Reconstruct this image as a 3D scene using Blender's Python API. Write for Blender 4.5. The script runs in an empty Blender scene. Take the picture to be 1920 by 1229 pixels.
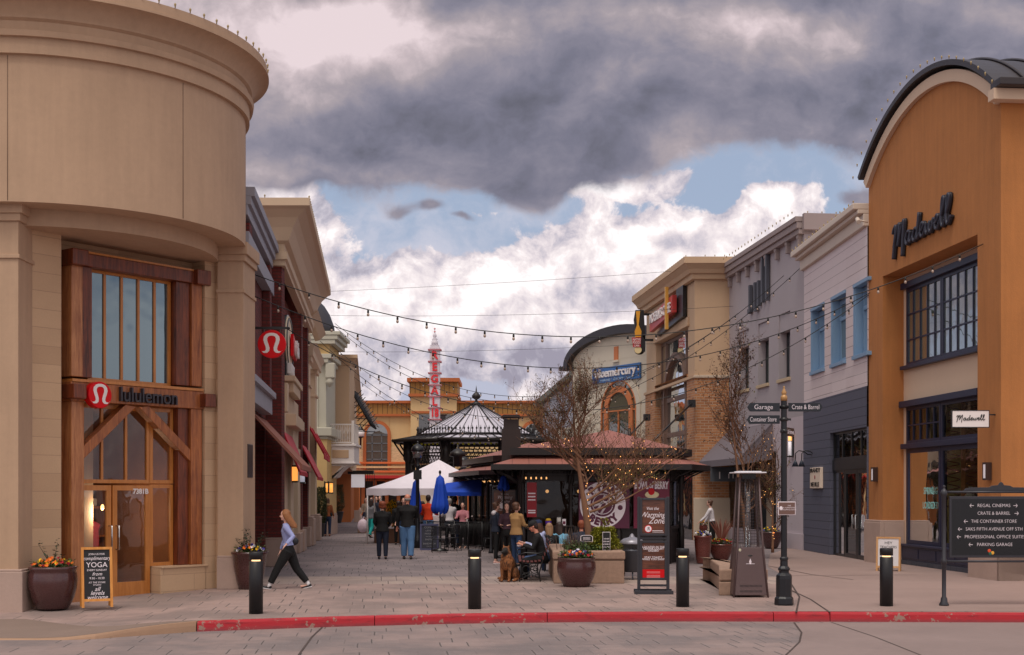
import bpy, bmesh, math, random
from mathutils import Vector, Matrix, Quaternion
R = random.Random(11)
# ------------------------------------------------------------------ camera, sky, sun, exposure
F, CX, HV, CH = 2400.0, 960.0, 925.0, 1.95
SC = bpy.context.scene
COL = SC.collection
cam_d = bpy.data.cameras.new("camera"); cam = bpy.data.objects.new("camera", cam_d); COL.objects.link(cam)
cam.location = (0, 0, CH); cam.rotation_euler = (math.radians(90), 0, 0)
cam_d.sensor_width = 36; cam_d.lens = 45; cam_d.shift_y = 0.1617; cam_d.clip_end = 5000; cam_d.clip_start = 0.1
SC.camera = cam
SC.view_settings.view_transform = 'Standard'; SC.view_settings.look = 'None'; SC.view_settings.gamma = 1
SC.view_settings.exposure = 0.40
SUN_EL, SUN_AZ = 66.0, 195.0     # azimuth clockwise from +Y: behind the camera, to its left
W = bpy.data.worlds.new("World"); SC.world = W; W.use_nodes = True
sd = bpy.data.lights.new("sun", 'SUN'); sd.energy = 1.3; sd.angle = math.radians(24); sd.color = (1, .93, .85)
sun = bpy.data.objects.new("sun", sd); COL.objects.link(sun)
_e, _a = math.radians(SUN_EL), math.radians(SUN_AZ)
_sd = Vector((math.sin(_a)*math.cos(_e), math.cos(_a)*math.cos(_e), math.sin(_e)))
sun.rotation_euler = _sd.to_track_quat('Z', 'Y').to_euler()

class NG:
    """tiny node helper"""
    def __init__(s, nt): s.t = nt; s.N = nt.nodes; s.L = nt.links
    def n(s, typ, **kw):
        x = s.N.new(typ)
        for k, v in kw.items(): setattr(x, k, v)
        return x
    def put(s, sock, val):
        if isinstance(val, bpy.types.NodeSocket): s.L.new(val, sock)
        elif val is not None: sock.default_value = val
    def m(s, op, a=None, b=None, c=None, clamp=False):
        x = s.n('ShaderNodeMath', operation=op); x.use_clamp = clamp
        for i, v in enumerate((a, b, c)):
            if v is not None: s.put(x.inputs[i], v)
        return x.outputs[0]
    def mix(s, f, a, b, mode='MIX'):
        x = s.n('ShaderNodeMix', data_type='RGBA', blend_type=mode)
        s.put(x.inputs[0], f)
        s.put(x.inputs[6], a if isinstance(a, bpy.types.NodeSocket) else tuple(a)[:3]+(1,))
        s.put(x.inputs[7], b if isinstance(b, bpy.types.NodeSocket) else tuple(b)[:3]+(1,))
        return x.outputs[2]
    def noise(s, vec, scale, detail=4, rough=.55, dist=0):
        x = s.n('ShaderNodeTexNoise'); s.put(x.inputs['Vector'], vec); x.inputs['Scale'].default_value = scale
        x.inputs['Detail'].default_value = detail; x.inputs['Roughness'].default_value = rough
        x.inputs['Distortion'].default_value = dist
        return x.outputs['Fac']
    def step(s, v, lo, hi):
        x = s.n('ShaderNodeMapRange', interpolation_type='SMOOTHSTEP'); s.put(x.inputs[0], v)
        x.inputs[1].default_value = lo; x.inputs[2].default_value = hi
        return x.outputs[0]
    def comb(s, x, y, z=0.0):
        c = s.n('ShaderNodeCombineXYZ'); s.put(c.inputs[0], x); s.put(c.inputs[1], y); s.put(c.inputs[2], z); return c.outputs[0]
    def sep(s, v):
        c = s.n('ShaderNodeSeparateXYZ'); s.put(c.inputs[0], v); return c.outputs
    def vm(s, op, a, b=None, scale=None):
        x = s.n('ShaderNodeVectorMath', operation=op); s.put(x.inputs[0], a)
        if b is not None: s.put(x.inputs[1], b)
        if scale is not None: s.put(x.inputs['Scale'], scale)
        return x.outputs[0]

def build_world():
    g = NG(W.node_tree); g.N.clear()
    out = g.n('ShaderNodeOutputWorld'); bg = g.n('ShaderNodeBackground'); bg.inputs[1].default_value = 0.1
    g.L.new(bg.outputs[0], out.inputs[0])
    sky = g.n('ShaderNodeTexSky', sky_type='NISHITA'); sky.sun_disc = False
    sky.sun_elevation = math.radians(SUN_EL); sky.sun_rotation = math.radians(SUN_AZ)
    sky.air_density = 1.0; sky.dust_density = 1.5; sky.ozone_density = 1.2
    tc = g.n('ShaderNodeTexCoord')
    d = g.sep(tc.outputs['Generated'])
    # world directions flattened on a vertical plane north (and, mirrored, south) of the street
    yy = g.m('MAXIMUM', g.m('ABSOLUTE', d[1]), .3)
    P = g.comb(g.m('MULTIPLY', g.m('DIVIDE', d[0], yy), 2.4), g.m('MULTIPLY', g.m('DIVIDE', d[2], yy), 2.4), g.m('MULTIPLY', d[1], .35))
    warp = g.n('ShaderNodeTexNoise'); warp.inputs['Scale'].default_value = 3.0; warp.inputs['Detail'].default_value = 3
    g.L.new(P, warp.inputs['Vector'])
    wv = g.vm('SCALE', g.vm('SUBTRACT', warp.outputs['Color'], (.5, .5, .5)), scale=.10)
    Q = g.vm('ADD', P, wv)
    def blobs(vec, lst):
        acc = None
        s_ = g.sep(vec)
        for (u, v, rx, ry, w) in lst:
            du = g.m('MULTIPLY', g.m('SUBTRACT', s_[0], (u-960)/1000), 1000/rx)
            dv = g.m('MULTIPLY', g.m('SUBTRACT', s_[1], (925-v)/1000), 1000/ry)
            q = g.m('ADD', g.m('MULTIPLY', du, du), g.m('MULTIPLY', dv, dv))
            e = g.m('MULTIPLY', g.m('POWER', 2.718, g.m('MULTIPLY', q, -1.0)), w)
            acc = e if acc is None else g.m('ADD', acc, e)
        return acc
    # ---- cumulus
    cum = [(1000, 640, 330, 60, 1.1), (1250, 590, 160, 70, 1.0), (720, 660, 160, 46, .9), (560, 560, 110, 90, .9), (1110, 490, 130, 85, 1.2), (1000, 570, 120, 75, 1.1), (1230, 500, 120, 75, 1.1), (1120, 620, 260, 60, .9), (1445, 385, 60, 34, 1.1),
           (1380, 440, 110, 50, .9), (1300, 470, 90, 50, .8), (760, 540, 95, 62, 1.1), (690, 600, 110, 60, .9), (640, 690, 160, 50, .7), (555, 420, 80, 90, 1.0), (500, 480, 90, 90, .9),
           (1250, 235, 60, 34, .8), (1190, 350, 110, 24, .7), (1335, 228, 46, 22, .55), (1270, 330, 50, 20, .4), (880, 640, 200, 36, .6), (1560, 400, 110, 60, .35),
           (1680, 300, 90, 80, .5), (480, 345, 90, 26, .8), (1010, 725, 60, 14, .5), (920, 400, 40, 12, .35)]
    # ---- heavy grey cloud
    dark = [(700, 150, 420, 150, 1.3), (1050, 240, 190, 90, 1.1), (1000, 60, 500, 160, 1.4), (1500, 60, 500, 150, 1.4), (560, 250, 150, 60, .9),
            (1480, 170, 300, 62, 1.1), (1800, 130, 300, 120, 1.3), (1010, 340, 60, 50, .8), (900, 300, 120, 30, .5), (300, 60, 400, 250, 1.3),
            (2200, 200, 400, 300, 1), (-300, 300, 500, 400, 1), (825, 388, 34, 14, .5), (765, 402, 24, 16, .42), (890, 410, 26, 10, .5), (1602, 374, 46, 20, .6),
            (960, -500, 1600, 500, 1.3)]
    fine = g.n('ShaderNodeTexNoise'); fine.inputs['Scale'].default_value = 14; fine.inputs['Detail'].default_value = 4; g.L.new(P, fine.inputs['Vector'])
    Q2 = g.vm('ADD', Q, g.vm('SCALE', g.vm('SUBTRACT', fine.outputs['Color'], (.5, .5, .5)), scale=.035))
    n1 = g.noise(Q2, 7.5, 11, .64); n2 = g.noise(g.vm('ADD', Q2, (.013, -.028, .0)), 7.5, 11, .64)
    vo = g.n('ShaderNodeTexVoronoi', feature='SMOOTH_F1'); vo.inputs['Scale'].default_value = 11; vo.inputs['Smoothness'].default_value = .6; g.L.new(Q2, vo.inputs['Vector'])
    puff = g.m('SUBTRACT', .5, vo.outputs['Distance'])
    c = g.m('ADD', blobs(Q2, cum), g.m('ADD', g.m('MULTIPLY', g.m('SUBTRACT', n1, .5), 1.5), g.m('MULTIPLY', puff, .35)))
    cm = g.step(c, .36, .50)
    relief = g.m('ADD', .60, g.m('ADD', g.m('MULTIPLY', g.m('SUBTRACT', n1, n2), 2.4), g.m('MULTIPLY', g.m('SUBTRACT', puff, .08), .5)), clamp=True)
    thick = g.step(c, .35, 1.2)
    under = blobs(Q, [(1150, 550, 110, 30, .55), (1110, 670, 200, 34, .6), (820, 690, 260, 40, .6), (1280, 450, 50, 18, .5), (560, 500, 90, 40, .5), (1040, 660, 120, 24, .6), (700, 640, 90, 24, .4), (480, 440, 60, 60, .3)])
    lit = g.m('SUBTRACT', g.m('ADD', g.m('MULTIPLY', relief, .86), g.m('MULTIPLY', thick, .42)), g.m('MULTIPLY', under, .75), clamp=True)
    ramp = g.n('ShaderNodeValToRGB'); g.put(ramp.inputs[0], lit)
    cr = ramp.color_ramp; cr.elements[0].position = .12; cr.elements[0].color = (2.7, 2.5, 3.1, 1)
    cr.elements[1].position = .98; cr.elements[1].color = (8.4, 7.9, 7.9, 1)
    for p_, c_ in ((.40, (4.1, 3.85, 4.45)), (.62, (5.9, 5.3, 5.6)), (.82, (7.3, 6.6, 6.65))):
        e = cr.elements.new(p_); e.color = c_+(1,)
    # ---- grey layer: broad soft masses
    S_ = g.vm('MULTIPLY', Q2, (1.0, 1.3, 1.0))
    n3 = g.noise(S_, 3.2, 9, .56); n4 = g.noise(g.vm('ADD', S_, (.02, -.06, 0)), 3.2, 9, .56)
    n5 = g.noise(g.vm('MULTIPLY', Q, (1.0, 1.4, 1.0)), 1.6, 3, .5)
    dk = g.m('ADD', blobs(Q2, dark), g.m('ADD', g.m('MULTIPLY', g.m('SUBTRACT', n3, .5), 1.2), g.m('MULTIPLY', g.m('SUBTRACT', n1, .5), .75)))
    dm = g.step(dk, .34, .70)
    lite = blobs(Q, [(660, 40, 170, 70, .50), (760, 110, 90, 50, .25), (560, 130, 90, 90, .30), (1370, 60, 190, 50, .30), (1120, 40, 120, 40, .28), (1880, 20, 90, 40, .25), (1240, 250, 70, 36, .25), (960, 150, 70, 30, .12), (1660, 100, 80, 30, .12), (300, 0, 300, 200, .3)])
    deep = blobs(Q, [(640, 280, 150, 36, .26), (1060, 270, 150, 70, .30), (1740, 120, 180, 60, .26), (1000, 190, 260, 50, .20), (1450, 200, 220, 40, .20), (850, 240, 170, 50, .22), (1000, 370, 60, 30, .2), (1500, 20, 120, 30, .1), (1100, 110, 200, 30, .10)])
    sh = g.m('ADD', g.m('ADD', .43, g.m('MULTIPLY', g.m('SUBTRACT', n3, n4), 1.9)), g.m('MULTIPLY', g.m('SUBTRACT', n5, .5), .45))
    sh = g.m('SUBTRACT', g.m('ADD', sh, lite), deep, clamp=True)
    ramp2 = g.n('ShaderNodeValToRGB'); g.put(ramp2.inputs[0], sh); cr = ramp2.color_ramp
    cr.elements[0].position = .0; cr.elements[0].color = (1.05, 1.05, 1.35, 1)
    cr.elements[1].position = 1.0; cr.elements[1].color = (6.2, 5.2, 5.4, 1)
    for p_, c_ in ((.22, (1.5, 1.48, 1.95)), (.45, (2.1, 1.98, 2.45)), (.68, (3.1, 2.7, 2.95)), (.85, (4.6, 3.85, 4.05))):
        e = cr.elements.new(p_); e.color = c_+(1,)
    # ---- clear sky between, hazy towards the horizon
    s2 = g.sep(P)
    hz = g.step(s2[1], .55, .1)
    clear = g.mix(.65, g.mix(1.0, sky.outputs[0], (.6, .6, .6), 'MULTIPLY'), (3.5, 4.15, 5.5))
    clear = g.mix(g.m('MULTIPLY', hz, .8), clear, (4.1, 4.05, 5.0))
    clear = g.mix(g.m('MULTIPLY', g.step(g.m('ADD', n3, g.m('MULTIPLY', n1, .6)), .74, 1.0), .55), clear, (5.6, 5.3, 5.9))
    col = g.mix(cm, clear, ramp.outputs[0])
    col = g.mix(dm, col, ramp2.outputs[0])
    # paler cloud added in the unseen side and rear sky to brighten the walls
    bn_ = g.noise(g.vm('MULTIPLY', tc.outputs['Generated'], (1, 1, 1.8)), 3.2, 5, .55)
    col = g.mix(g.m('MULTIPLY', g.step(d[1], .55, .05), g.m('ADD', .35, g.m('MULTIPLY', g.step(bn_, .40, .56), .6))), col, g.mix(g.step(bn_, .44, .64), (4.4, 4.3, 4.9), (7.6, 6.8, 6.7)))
    # broad bright patch added to unseen sky round the sun direction, lighting the street
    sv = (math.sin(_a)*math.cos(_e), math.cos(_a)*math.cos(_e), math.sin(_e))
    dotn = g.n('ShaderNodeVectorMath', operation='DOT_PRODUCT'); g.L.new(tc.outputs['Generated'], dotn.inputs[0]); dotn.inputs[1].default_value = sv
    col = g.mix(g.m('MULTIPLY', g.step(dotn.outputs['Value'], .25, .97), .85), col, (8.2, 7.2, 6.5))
    # below the horizon: dull ground light
    col = g.mix(g.step(d[2], 0.0, -.05), col, (1.6, 1.4, 1.3))
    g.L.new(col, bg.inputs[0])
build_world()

# ------------------------------------------------------------------ colours and materials
def lin(c):
    c /= 255.0
    return c/12.92 if c <= .04045 else ((c+.055)/1.055)**2.4
def S(r, g, b, k=1.0): return tuple(min(1, lin(x)*k) for x in (r, g, b))
MATS = {}
def M(name, col, rough=.8, var=.10, scale=1.6, bump=.12, bscale=45, metal=0.0, spec=.5, stretch=None, emit=0, streak=0, coat=0):
    if name in MATS: return MATS[name]
    m = bpy.data.materials.new(name); m.use_nodes = True; MATS[name] = m
    g = NG(m.node_tree); b = g.N['Principled BSDF']
    b.inputs['Roughness'].default_value = rough; b.inputs['Metallic'].default_value = metal
    b.inputs['Specular IOR Level'].default_value = spec; b.inputs['Coat Weight'].default_value = coat
    tc = g.n('ShaderNodeTexCoord').outputs['Object']
    if stretch: tc = g.vm('MULTIPLY', tc, stretch)
    base = tuple(col)+(1,)
    if var > 0:
        n = g.noise(tc, scale, 5, .6); n2 = g.noise(tc, scale*14, 3, .6)
        f = g.m('ADD', g.m('MULTIPLY', g.m('SUBTRACT', n, .5), 2.4), g.m('MULTIPLY', g.m('SUBTRACT', n2, .5), 1.0))
        if streak:
            n3 = g.noise(g.vm('MULTIPLY', tc, (3, 3, .22)), 2.2, 4, .6)
            f = g.m('ADD', f, g.m('MULTIPLY', g.m('SUBTRACT', n3, .5), 2.4*streak))
        k = g.m('ADD', 1.0, g.m('MULTIPLY', f, var))
        base = g.vm('SCALE', tuple(col), scale=k)
        g.L.new(base, b.inputs['Base Color'])
        g.L.new(g.m('ADD', rough, g.m('MULTIPLY', g.m('SUBTRACT', n2, .5), .15), clamp=True), b.inputs['Roughness'])
    else: b.inputs['Base Color'].default_value = base
    if bump > 0:
        bn = g.n('ShaderNodeBump'); bn.inputs['Strength'].default_value = bump; bn.inputs['Distance'].default_value = .01
        g.L.new(g.noise(tc, bscale, 4, .6), bn.inputs['Height']); g.L.new(bn.outputs[0], b.inputs['Normal'])
    if emit:
        b.inputs['Emission Color'].default_value = tuple(col)+(1,); b.inputs['Emission Strength'].default_value = emit
    return m
def brick_mat(name, c1, c2, mortar, bw=.22, bh=.075, mw=.01, rough=.85, bump=.35, squash=1.0, streaks=.0):
    m = bpy.data.materials.new(name); m.use_nodes = True; MATS[name] = m
    g = NG(m.node_tree); b = g.N['Principled BSDF']; b.inputs['Roughness'].default_value = rough
    uv = g.n('ShaderNodeTexCoord').outputs['UV']
    br = g.n('ShaderNodeTexBrick'); g.L.new(uv, br.inputs['Vector'])
    br.inputs['Scale'].default_value = 1; br.inputs['Brick Width'].default_value = bw; br.inputs['Row Height'].default_value = bh
    br.inputs['Mortar Size'].default_value = mw; br.inputs['Mortar Smooth'].default_value = .3; br.inputs['Bias'].default_value = -.1
    br.inputs['Color1'].default_value = tuple(c1)+(1,); br.inputs['Color2'].default_value = tuple(c2)+(1,); br.inputs['Mortar'].default_value = tuple(mortar)+(1,)
    n = g.noise(uv, 1.3, 5, .6); n2 = g.noise(uv, 30, 3, .6)
    k = g.m('ADD', .82, g.m('ADD', g.m('MULTIPLY', n, .22), g.m('MULTIPLY', n2, .16)))
    g.L.new(g.vm('SCALE', br.outputs['Color'], scale=k), b.inputs['Base Color'])
    bn = g.n('ShaderNodeBump'); bn.inputs['Strength'].default_value = bump; bn.inputs['Distance'].default_value = .01
    h = g.m('ADD', g.m('MULTIPLY', br.outputs['Fac'], -1), g.m('MULTIPLY', n2, .3))
    g.L.new(h, bn.inputs['Height']); g.L.new(bn.outputs[0], b.inputs['Normal'])
    return m
def lines_mat(name, col, gap, period, w=.03, axis=1, rough=.7, var=.06, bump=.6):
    """boards or ribs: dark narrow grooves every `period` metres along UV axis"""
    m = bpy.data.materials.new(name); m.use_nodes = True; MATS[name] = m
    g = NG(m.node_tree); b = g.N['Principled BSDF']; b.inputs['Roughness'].default_value = rough
    uv = g.n('ShaderNodeTexCoord').outputs['UV']; s = g.sep(uv)
    fr = g.m('FRACT', g.m('DIVIDE', s[axis], period))
    line = g.m('SUBTRACT', 1.0, g.step(fr, w*.3, w))
    idx = g.m('FLOOR', g.m('DIVIDE', s[axis], period))
    wn = g.n('ShaderNodeTexWhiteNoise', noise_dimensions='1D'); g.L.new(idx, wn.inputs['W'])
    n = g.noise(uv, 2.0, 5, .6); nf = g.noise(g.vm('MULTIPLY', uv, (6, 60, 1) if axis == 1 else (60, 6, 1)), 1, 3, .6)
    k = g.m('ADD', 1.0, g.m('MULTIPLY', g.m('ADD', g.m('SUBTRACT', n, .5), g.m('ADD', g.m('MULTIPLY', g.m('SUBTRACT', wn.outputs[0], .5), .6), g.m('SUBTRACT', nf, .5))), var*2))
    c = g.mix(line, g.vm('SCALE', tuple(col), scale=k), gap)
    g.L.new(c, b.inputs['Base Color'])
    bn = g.n('ShaderNodeBump'); bn.inputs['Strength'].default_value = bump; bn.inputs['Distance'].default_value = .012
    g.L.new(g.m('ADD', fr, g.m('MULTIPLY', line, -1.0)) , bn.inputs['Height']); g.L.new(bn.outputs[0], b.inputs['Normal'])
    return m
def wood_mat(name, c1, c2, rough=.45, axis='z', scale=1.0, coat=.15):
    m = bpy.data.materials.new(name); m.use_nodes = True; MATS[name] = m
    g = NG(m.node_tree); b = g.N['Principled BSDF']; b.inputs['Roughness'].default_value = rough; b.inputs['Coat Weight'].default_value = coat
    tc = g.n('ShaderNodeTexCoord').outputs['Object']
    st = {'z': (9, 9, .7), 'x': (.7, 9, 9)}[axis]
    v = g.vm('MULTIPLY', tc, st)
    n = g.noise(v, 1.6*scale, 6, .65, .8); n2 = g.noise(g.vm('MULTIPLY', tc, tuple(x*5 for x in st)), 1.8*scale, 3, .6)
    n3 = g.noise(tc, 1.7, 3, .6)
    f = g.m('ADD', g.m('MULTIPLY', g.m('SUBTRACT', n, .5), 2.4), g.m('ADD', g.m('MULTIPLY', g.m('SUBTRACT', n2, .5), .9), g.m('MULTIPLY', n3, .9)), clamp=True)
    g.L.new(g.mix(f, c1, c2), b.inputs['Base Color'])
    bn = g.n('ShaderNodeBump'); bn.inputs['Strength'].default_value = .2; bn.inputs['Distance'].default_value = .01
    g.L.new(n2, bn.inputs['Height']); g.L.new(bn.outputs[0], b.inputs['Normal'])
    return m
def glass_mat(name, tint=(.8, .85, .85), refl=.35, rough=.02, dark=None, gcol=(.9, .92, .95)):
    """window glass: see-through with mirror reflections; dark = opaque backing colour instead of see-through"""
    m = bpy.data.materials.new(name); m.use_nodes = True; MATS[name] = m
    g = NG(m.node_tree); g.N.clear(); out = g.n('ShaderNodeOutputMaterial')
    lw = g.n('ShaderNodeFresnel'); lw.inputs[0].default_value = 1.5
    fac = g.m('ADD', refl, g.m('MULTIPLY', lw.outputs[0], .8), clamp=True)
    gl = g.n('ShaderNodeBsdfGlossy'); gl.inputs['Roughness'].default_value = rough; gl.inputs['Color'].default_value = tuple(gcol)+(1,)
    tc = g.n('ShaderNodeTexCoord').outputs['Object']
    bn = g.n('ShaderNodeBump'); bn.inputs['Strength'].default_value = .04; bn.inputs['Distance'].default_value = .3
    g.L.new(g.noise(tc, 1.1, 2, .5), bn.inputs['Height']); g.L.new(bn.outputs[0], gl.inputs['Normal'])
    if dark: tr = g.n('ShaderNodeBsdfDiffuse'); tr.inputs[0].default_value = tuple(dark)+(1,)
    else: tr = g.n('ShaderNodeBsdfTransparent'); tr.inputs[0].default_value = tuple(tint)+(1,)
    mx = g.n('ShaderNodeMixShader'); g.L.new(fac, mx.inputs[0]); g.L.new(tr.outputs[0], mx.inputs[1]); g.L.new(gl.outputs[0], mx.inputs[2])
    g.L.new(mx.outputs[0], out.inputs[0]); return m

# ------------------------------------------------------------------ geometry helpers
def gp(u, v, z=0.0):
    Y = F*(CH-z)/(v-HV); return ((u-CX)/F*Y, Y)
def at(u, v, Y): return ((u-CX)/F*Y, Y, CH-(v-HV)/F*Y)
class Fr:
    """upright frame on a wall line: a along it, n out of it, z up"""
    def __init__(s, A, B, z=0.0):
        s.o = (A[0], A[1]); d = (B[0]-A[0], B[1]-A[1]); L = math.hypot(*d); s.d = (d[0]/L, d[1]/L); s.n = (s.d[1], -s.d[0]); s.L = L; s.oz = z
    def P(s, a, n, z): return (s.o[0]+s.d[0]*a+s.n[0]*n, s.o[1]+s.d[1]*a+s.n[1]*n, s.oz+z)
    def a(s, u, n=0):
        k = (u-CX)/F; ox = s.o[0]+s.n[0]*n; oy = s.o[1]+s.n[1]*n
        return (k*oy-ox)/(s.d[0]-k*s.d[1])
    def Y(s, u, n=0): return s.o[1]+s.n[1]*n+s.d[1]*s.a(u, n)
    def z(s, u, v, n=0): return CH+(HV-v)/F*s.Y(u, n)
def FA(x, y, deg, z=0.0):
    """frame at a point, a axis turned deg counter-clockwise from +X; n then points to -Y for deg 0"""
    r = math.radians(deg); return Fr((x, y), (x+math.cos(r), y+math.sin(r)), z)
ID = None
ROOTS = {}
class MB:
    def __init__(s, fr=None): s.v = []; s.l = []; s.f = []; s.sm = []; s.mi = []; s.fr = fr; s.cm = 0
    def pt(s, a, n, z):
        s.l.append((a, n, z)); s.v.append(s.fr.P(a, n, z) if s.fr else (a, n, z)); return len(s.v)-1
    def face(s, ids, sm=False): s.f.append(tuple(ids)); s.sm.append(sm); s.mi.append(s.cm)
    def quad(s, *ps): s.face([s.pt(*p) for p in ps])
    def box(s, a0, a1, n0, n1, z0, z1):
        i = [s.pt(a, n, z) for z in (z0, z1) for (a, n) in ((a0, n0), (a1, n0), (a1, n1), (a0, n1))]
        for q in ((0, 3, 2, 1), (4, 5, 6, 7), (0, 1, 5, 4), (1, 2, 6, 5), (2, 3, 7, 6), (3, 0, 4, 7)): s.face([i[k] for k in q])
        return s
    def prism(s, poly, z0, z1):
        """polygon in (a,n), from z0 to z1"""
        lo = [s.pt(a, n, z0) for a, n in poly]; hi = [s.pt(a, n, z1) for a, n in poly]; k = len(poly)
        s.face(lo[::-1]); s.face(hi)
        for i in range(k): s.face((lo[i], lo[(i+1) % k], hi[(i+1) % k], hi[i]))
        return s
    def extr(s, poly, n0, n1):
        """polygon in (a,z), from n0 to n1"""
        lo = [s.pt(a, n0, z) for a, z in poly]; hi = [s.pt(a, n1, z) for a, z in poly]; k = len(poly)
        s.face(lo[::-1]); s.face(hi)
        for i in range(k): s.face((lo[i], lo[(i+1) % k], hi[(i+1) % k], hi[i]))
        return s
    def extra(s, poly, a0, a1):
        """polygon in (n,z), from a0 to a1"""
        lo = [s.pt(a0, n, z) for n, z in poly]; hi = [s.pt(a1, n, z) for n, z in poly]; k = len(poly)
        s.face(lo[::-1]); s.face(hi)
        for i in range(k): s.face((lo[i], lo[(i+1) % k], hi[(i+1) % k], hi[i]))
        return s
    def tube(s, path, r, seg=8, caps=True, sm=True, ry=None):
        """round tube through points; r number or list"""
        P = [Vector(p) for p in path]; n = len(P); rs = r if isinstance(r, (list, tuple)) else [r]*n
        t0 = (P[1]-P[0]).normalized(); up = Vector((0, 0, 1)) if abs(t0.z) < .9 else Vector((1, 0, 0))
        x = t0.cross(up).normalized(); rings = []
        for i in range(n):
            t = (P[min(i+1, n-1)]-P[max(i-1, 0)]).normalized()
            x = (x - t*x.dot(t)); x = x.normalized() if x.length > 1e-6 else t.orthogonal().normalized(); y = t.cross(x)
            k = ry if ry else 1.0
            rings.append([s.pt(*(P[i]+x*(math.cos(2*math.pi*j/seg)*rs[i])+y*(math.sin(2*math.pi*j/seg)*rs[i]*k))) for j in range(seg)])
        for a, b in zip(rings, rings[1:]):
            for j in range(seg): s.face((a[j], a[(j+1) % seg], b[(j+1) % seg], b[j]), sm)
        if caps: s.face(rings[0][::-1]); s.face(rings[-1])
        return s
    def lathe(s, c, prof, seg=24, a0=0, a1=360, sm=True, sx=1.0, sy=1.0):
        """profile [(r,z)] turned about the upright axis through c"""
        full = abs(a1-a0) >= 360; m = seg if full else seg+1; rings = []
        for r, z in prof:
            rings.append([s.pt(c[0]+math.cos(math.radians(a0+(a1-a0)*j/seg))*r*sx, c[1]+math.sin(math.radians(a0+(a1-a0)*j/seg))*r*sy, c[2]+z) for j in range(m)])
        for a, b in zip(rings, rings[1:]):
            for j in range(seg): s.face((a[j], a[(j+1) % m], b[(j+1) % m], b[j]), sm)
        if full:
            if prof[0][0] > 1e-4: s.face(rings[0][::-1])
            if prof[-1][0] > 1e-4: s.face(rings[-1])
        return s
    def ell(s, c, r, seg=12, rings=8, rot=None):
        M3 = rot if rot is not None else Matrix.Identity(3); c = Vector(c); rows = []
        for i in range(rings+1):
            th = math.pi*i/rings
            if i in (0, rings): rows.append([s.pt(*(c+M3@Vector((0, 0, r[2]*math.cos(th)))))]); continue
            rows.append([s.pt(*(c+M3@Vector((r[0]*math.sin(th)*math.cos(2*math.pi*j/seg), r[1]*math.sin(th)*math.sin(2*math.pi*j/seg), r[2]*math.cos(th))))) for j in range(seg)])
        for i in range(rings):
            a, b = rows[i], rows[i+1]
            for j in range(seg):
                if len(a) == 1: s.face((a[0], b[j], b[(j+1) % seg]), True)
                elif len(b) == 1: s.face((a[j], b[0], a[(j+1) % seg]), True)
                else: s.face((a[j], b[j], b[(j+1) % seg], a[(j+1) % seg]), True)
        return s
    def ring(s, c, R_, r, seg=24, tseg=6, sx=1.0, sz=1.0, plane='az'):
        pts = []
        for j in range(seg+1):
            t = 2*math.pi*j/seg
            pts.append((c[0]+math.cos(t)*R_*sx, c[1], c[2]+math.sin(t)*R_*sz) if plane == 'az' else (c[0]+math.cos(t)*R_*sx, c[1]+math.sin(t)*R_*sz, c[2]))
        return s.tube(pts, r, tseg, caps=False)
    def band(s, c, R0, R1, n0, n1, a0=0, a1=180, seg=24, sx=1.0):
        """flat arch band in the (a,z) plane, from n0 to n1"""
        pts = [(math.cos(math.radians(a0+(a1-a0)*j/seg)), math.sin(math.radians(a0+(a1-a0)*j/seg))) for j in range(seg+1)]
        for (x0, y0), (x1, y1) in zip(pts, pts[1:]):
            s.extr([(c[0]+x0*R0*sx, c[2]+y0*R0), (c[0]+x0*R1*sx, c[2]+y0*R1), (c[0]+x1*R1*sx, c[2]+y1*R1), (c[0]+x1*R0*sx, c[2]+y1*R0)], n0, n1)
        return s
    def add(s, vs, fs, a, n, z, flip=False, sm=False):
        """local mesh (x right, y up, z out) laid on the frame at a, n, z"""
        off = len(s.v)
        for x, y, w in vs: s.pt(a+x, n+w, z+y)
        for f in fs: s.face([off+k for k in f], sm)
        return s
    def build(s, name, mat, parent=None, bevel=0, loc=None, remesh=0, smooth=0, merge=False, bseg=2):
        if parent is not None: o3 = Vector(ROOTS[parent])
        elif loc is not None: o3 = Vector(loc)
        elif s.v:
            o3 = Vector(((min(p[0] for p in s.v)+max(p[0] for p in s.v))/2, (min(p[1] for p in s.v)+max(p[1] for p in s.v))/2, min(p[2] for p in s.v)))
        me = bpy.data.meshes.new(name)
        me.from_pydata([tuple(Vector(p)-o3) for p in s.v], [], s.f)
        for m_ in (mat if isinstance(mat, (list, tuple)) else [mat]): me.materials.append(m_)
        me.polygons.foreach_set('use_smooth', s.sm); me.polygons.foreach_set('material_index', s.mi)
        uvl = me.uv_layers.new(name='UVMap'); uv = []
        for f in s.f:
            p = [s.l[k] for k in f]; nx = ny = nz = 0.0
            for i in range(len(p)):
                q, r = p[i], p[(i+1) % len(p)]
                nx += (q[1]-r[1])*(q[2]+r[2]); ny += (q[2]-r[2])*(q[0]+r[0]); nz += (q[0]-r[0])*(q[1]+r[1])
            ax, ay, az = abs(nx), abs(ny), abs(nz)
            for q in p:
                uv += ((q[0], q[2]) if ay >= ax and ay >= az else (q[1], q[2]) if ax >= az else (q[0], q[1]))
        uvl.data.foreach_set('uv', uv)
        bm = bmesh.new(); bm.from_mesh(me)
        if merge: bmesh.ops.remove_doubles(bm, verts=bm.verts, dist=1e-4)
        bmesh.ops.recalc_face_normals(bm, faces=bm.faces); bm.to_mesh(me); bm.free()
        ob = bpy.data.objects.new(name, me); COL.objects.link(ob)
        if parent is not None: ob.parent = parent; ROOTS[ob] = o3
        else: ob.location = o3; ROOTS[ob] = o3
        if bevel:
            md = ob.modifiers.new('bevel', 'BEVEL'); md.width = bevel; md.segments = bseg; md.limit_method = 'ANGLE'; md.angle_limit = .7
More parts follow.
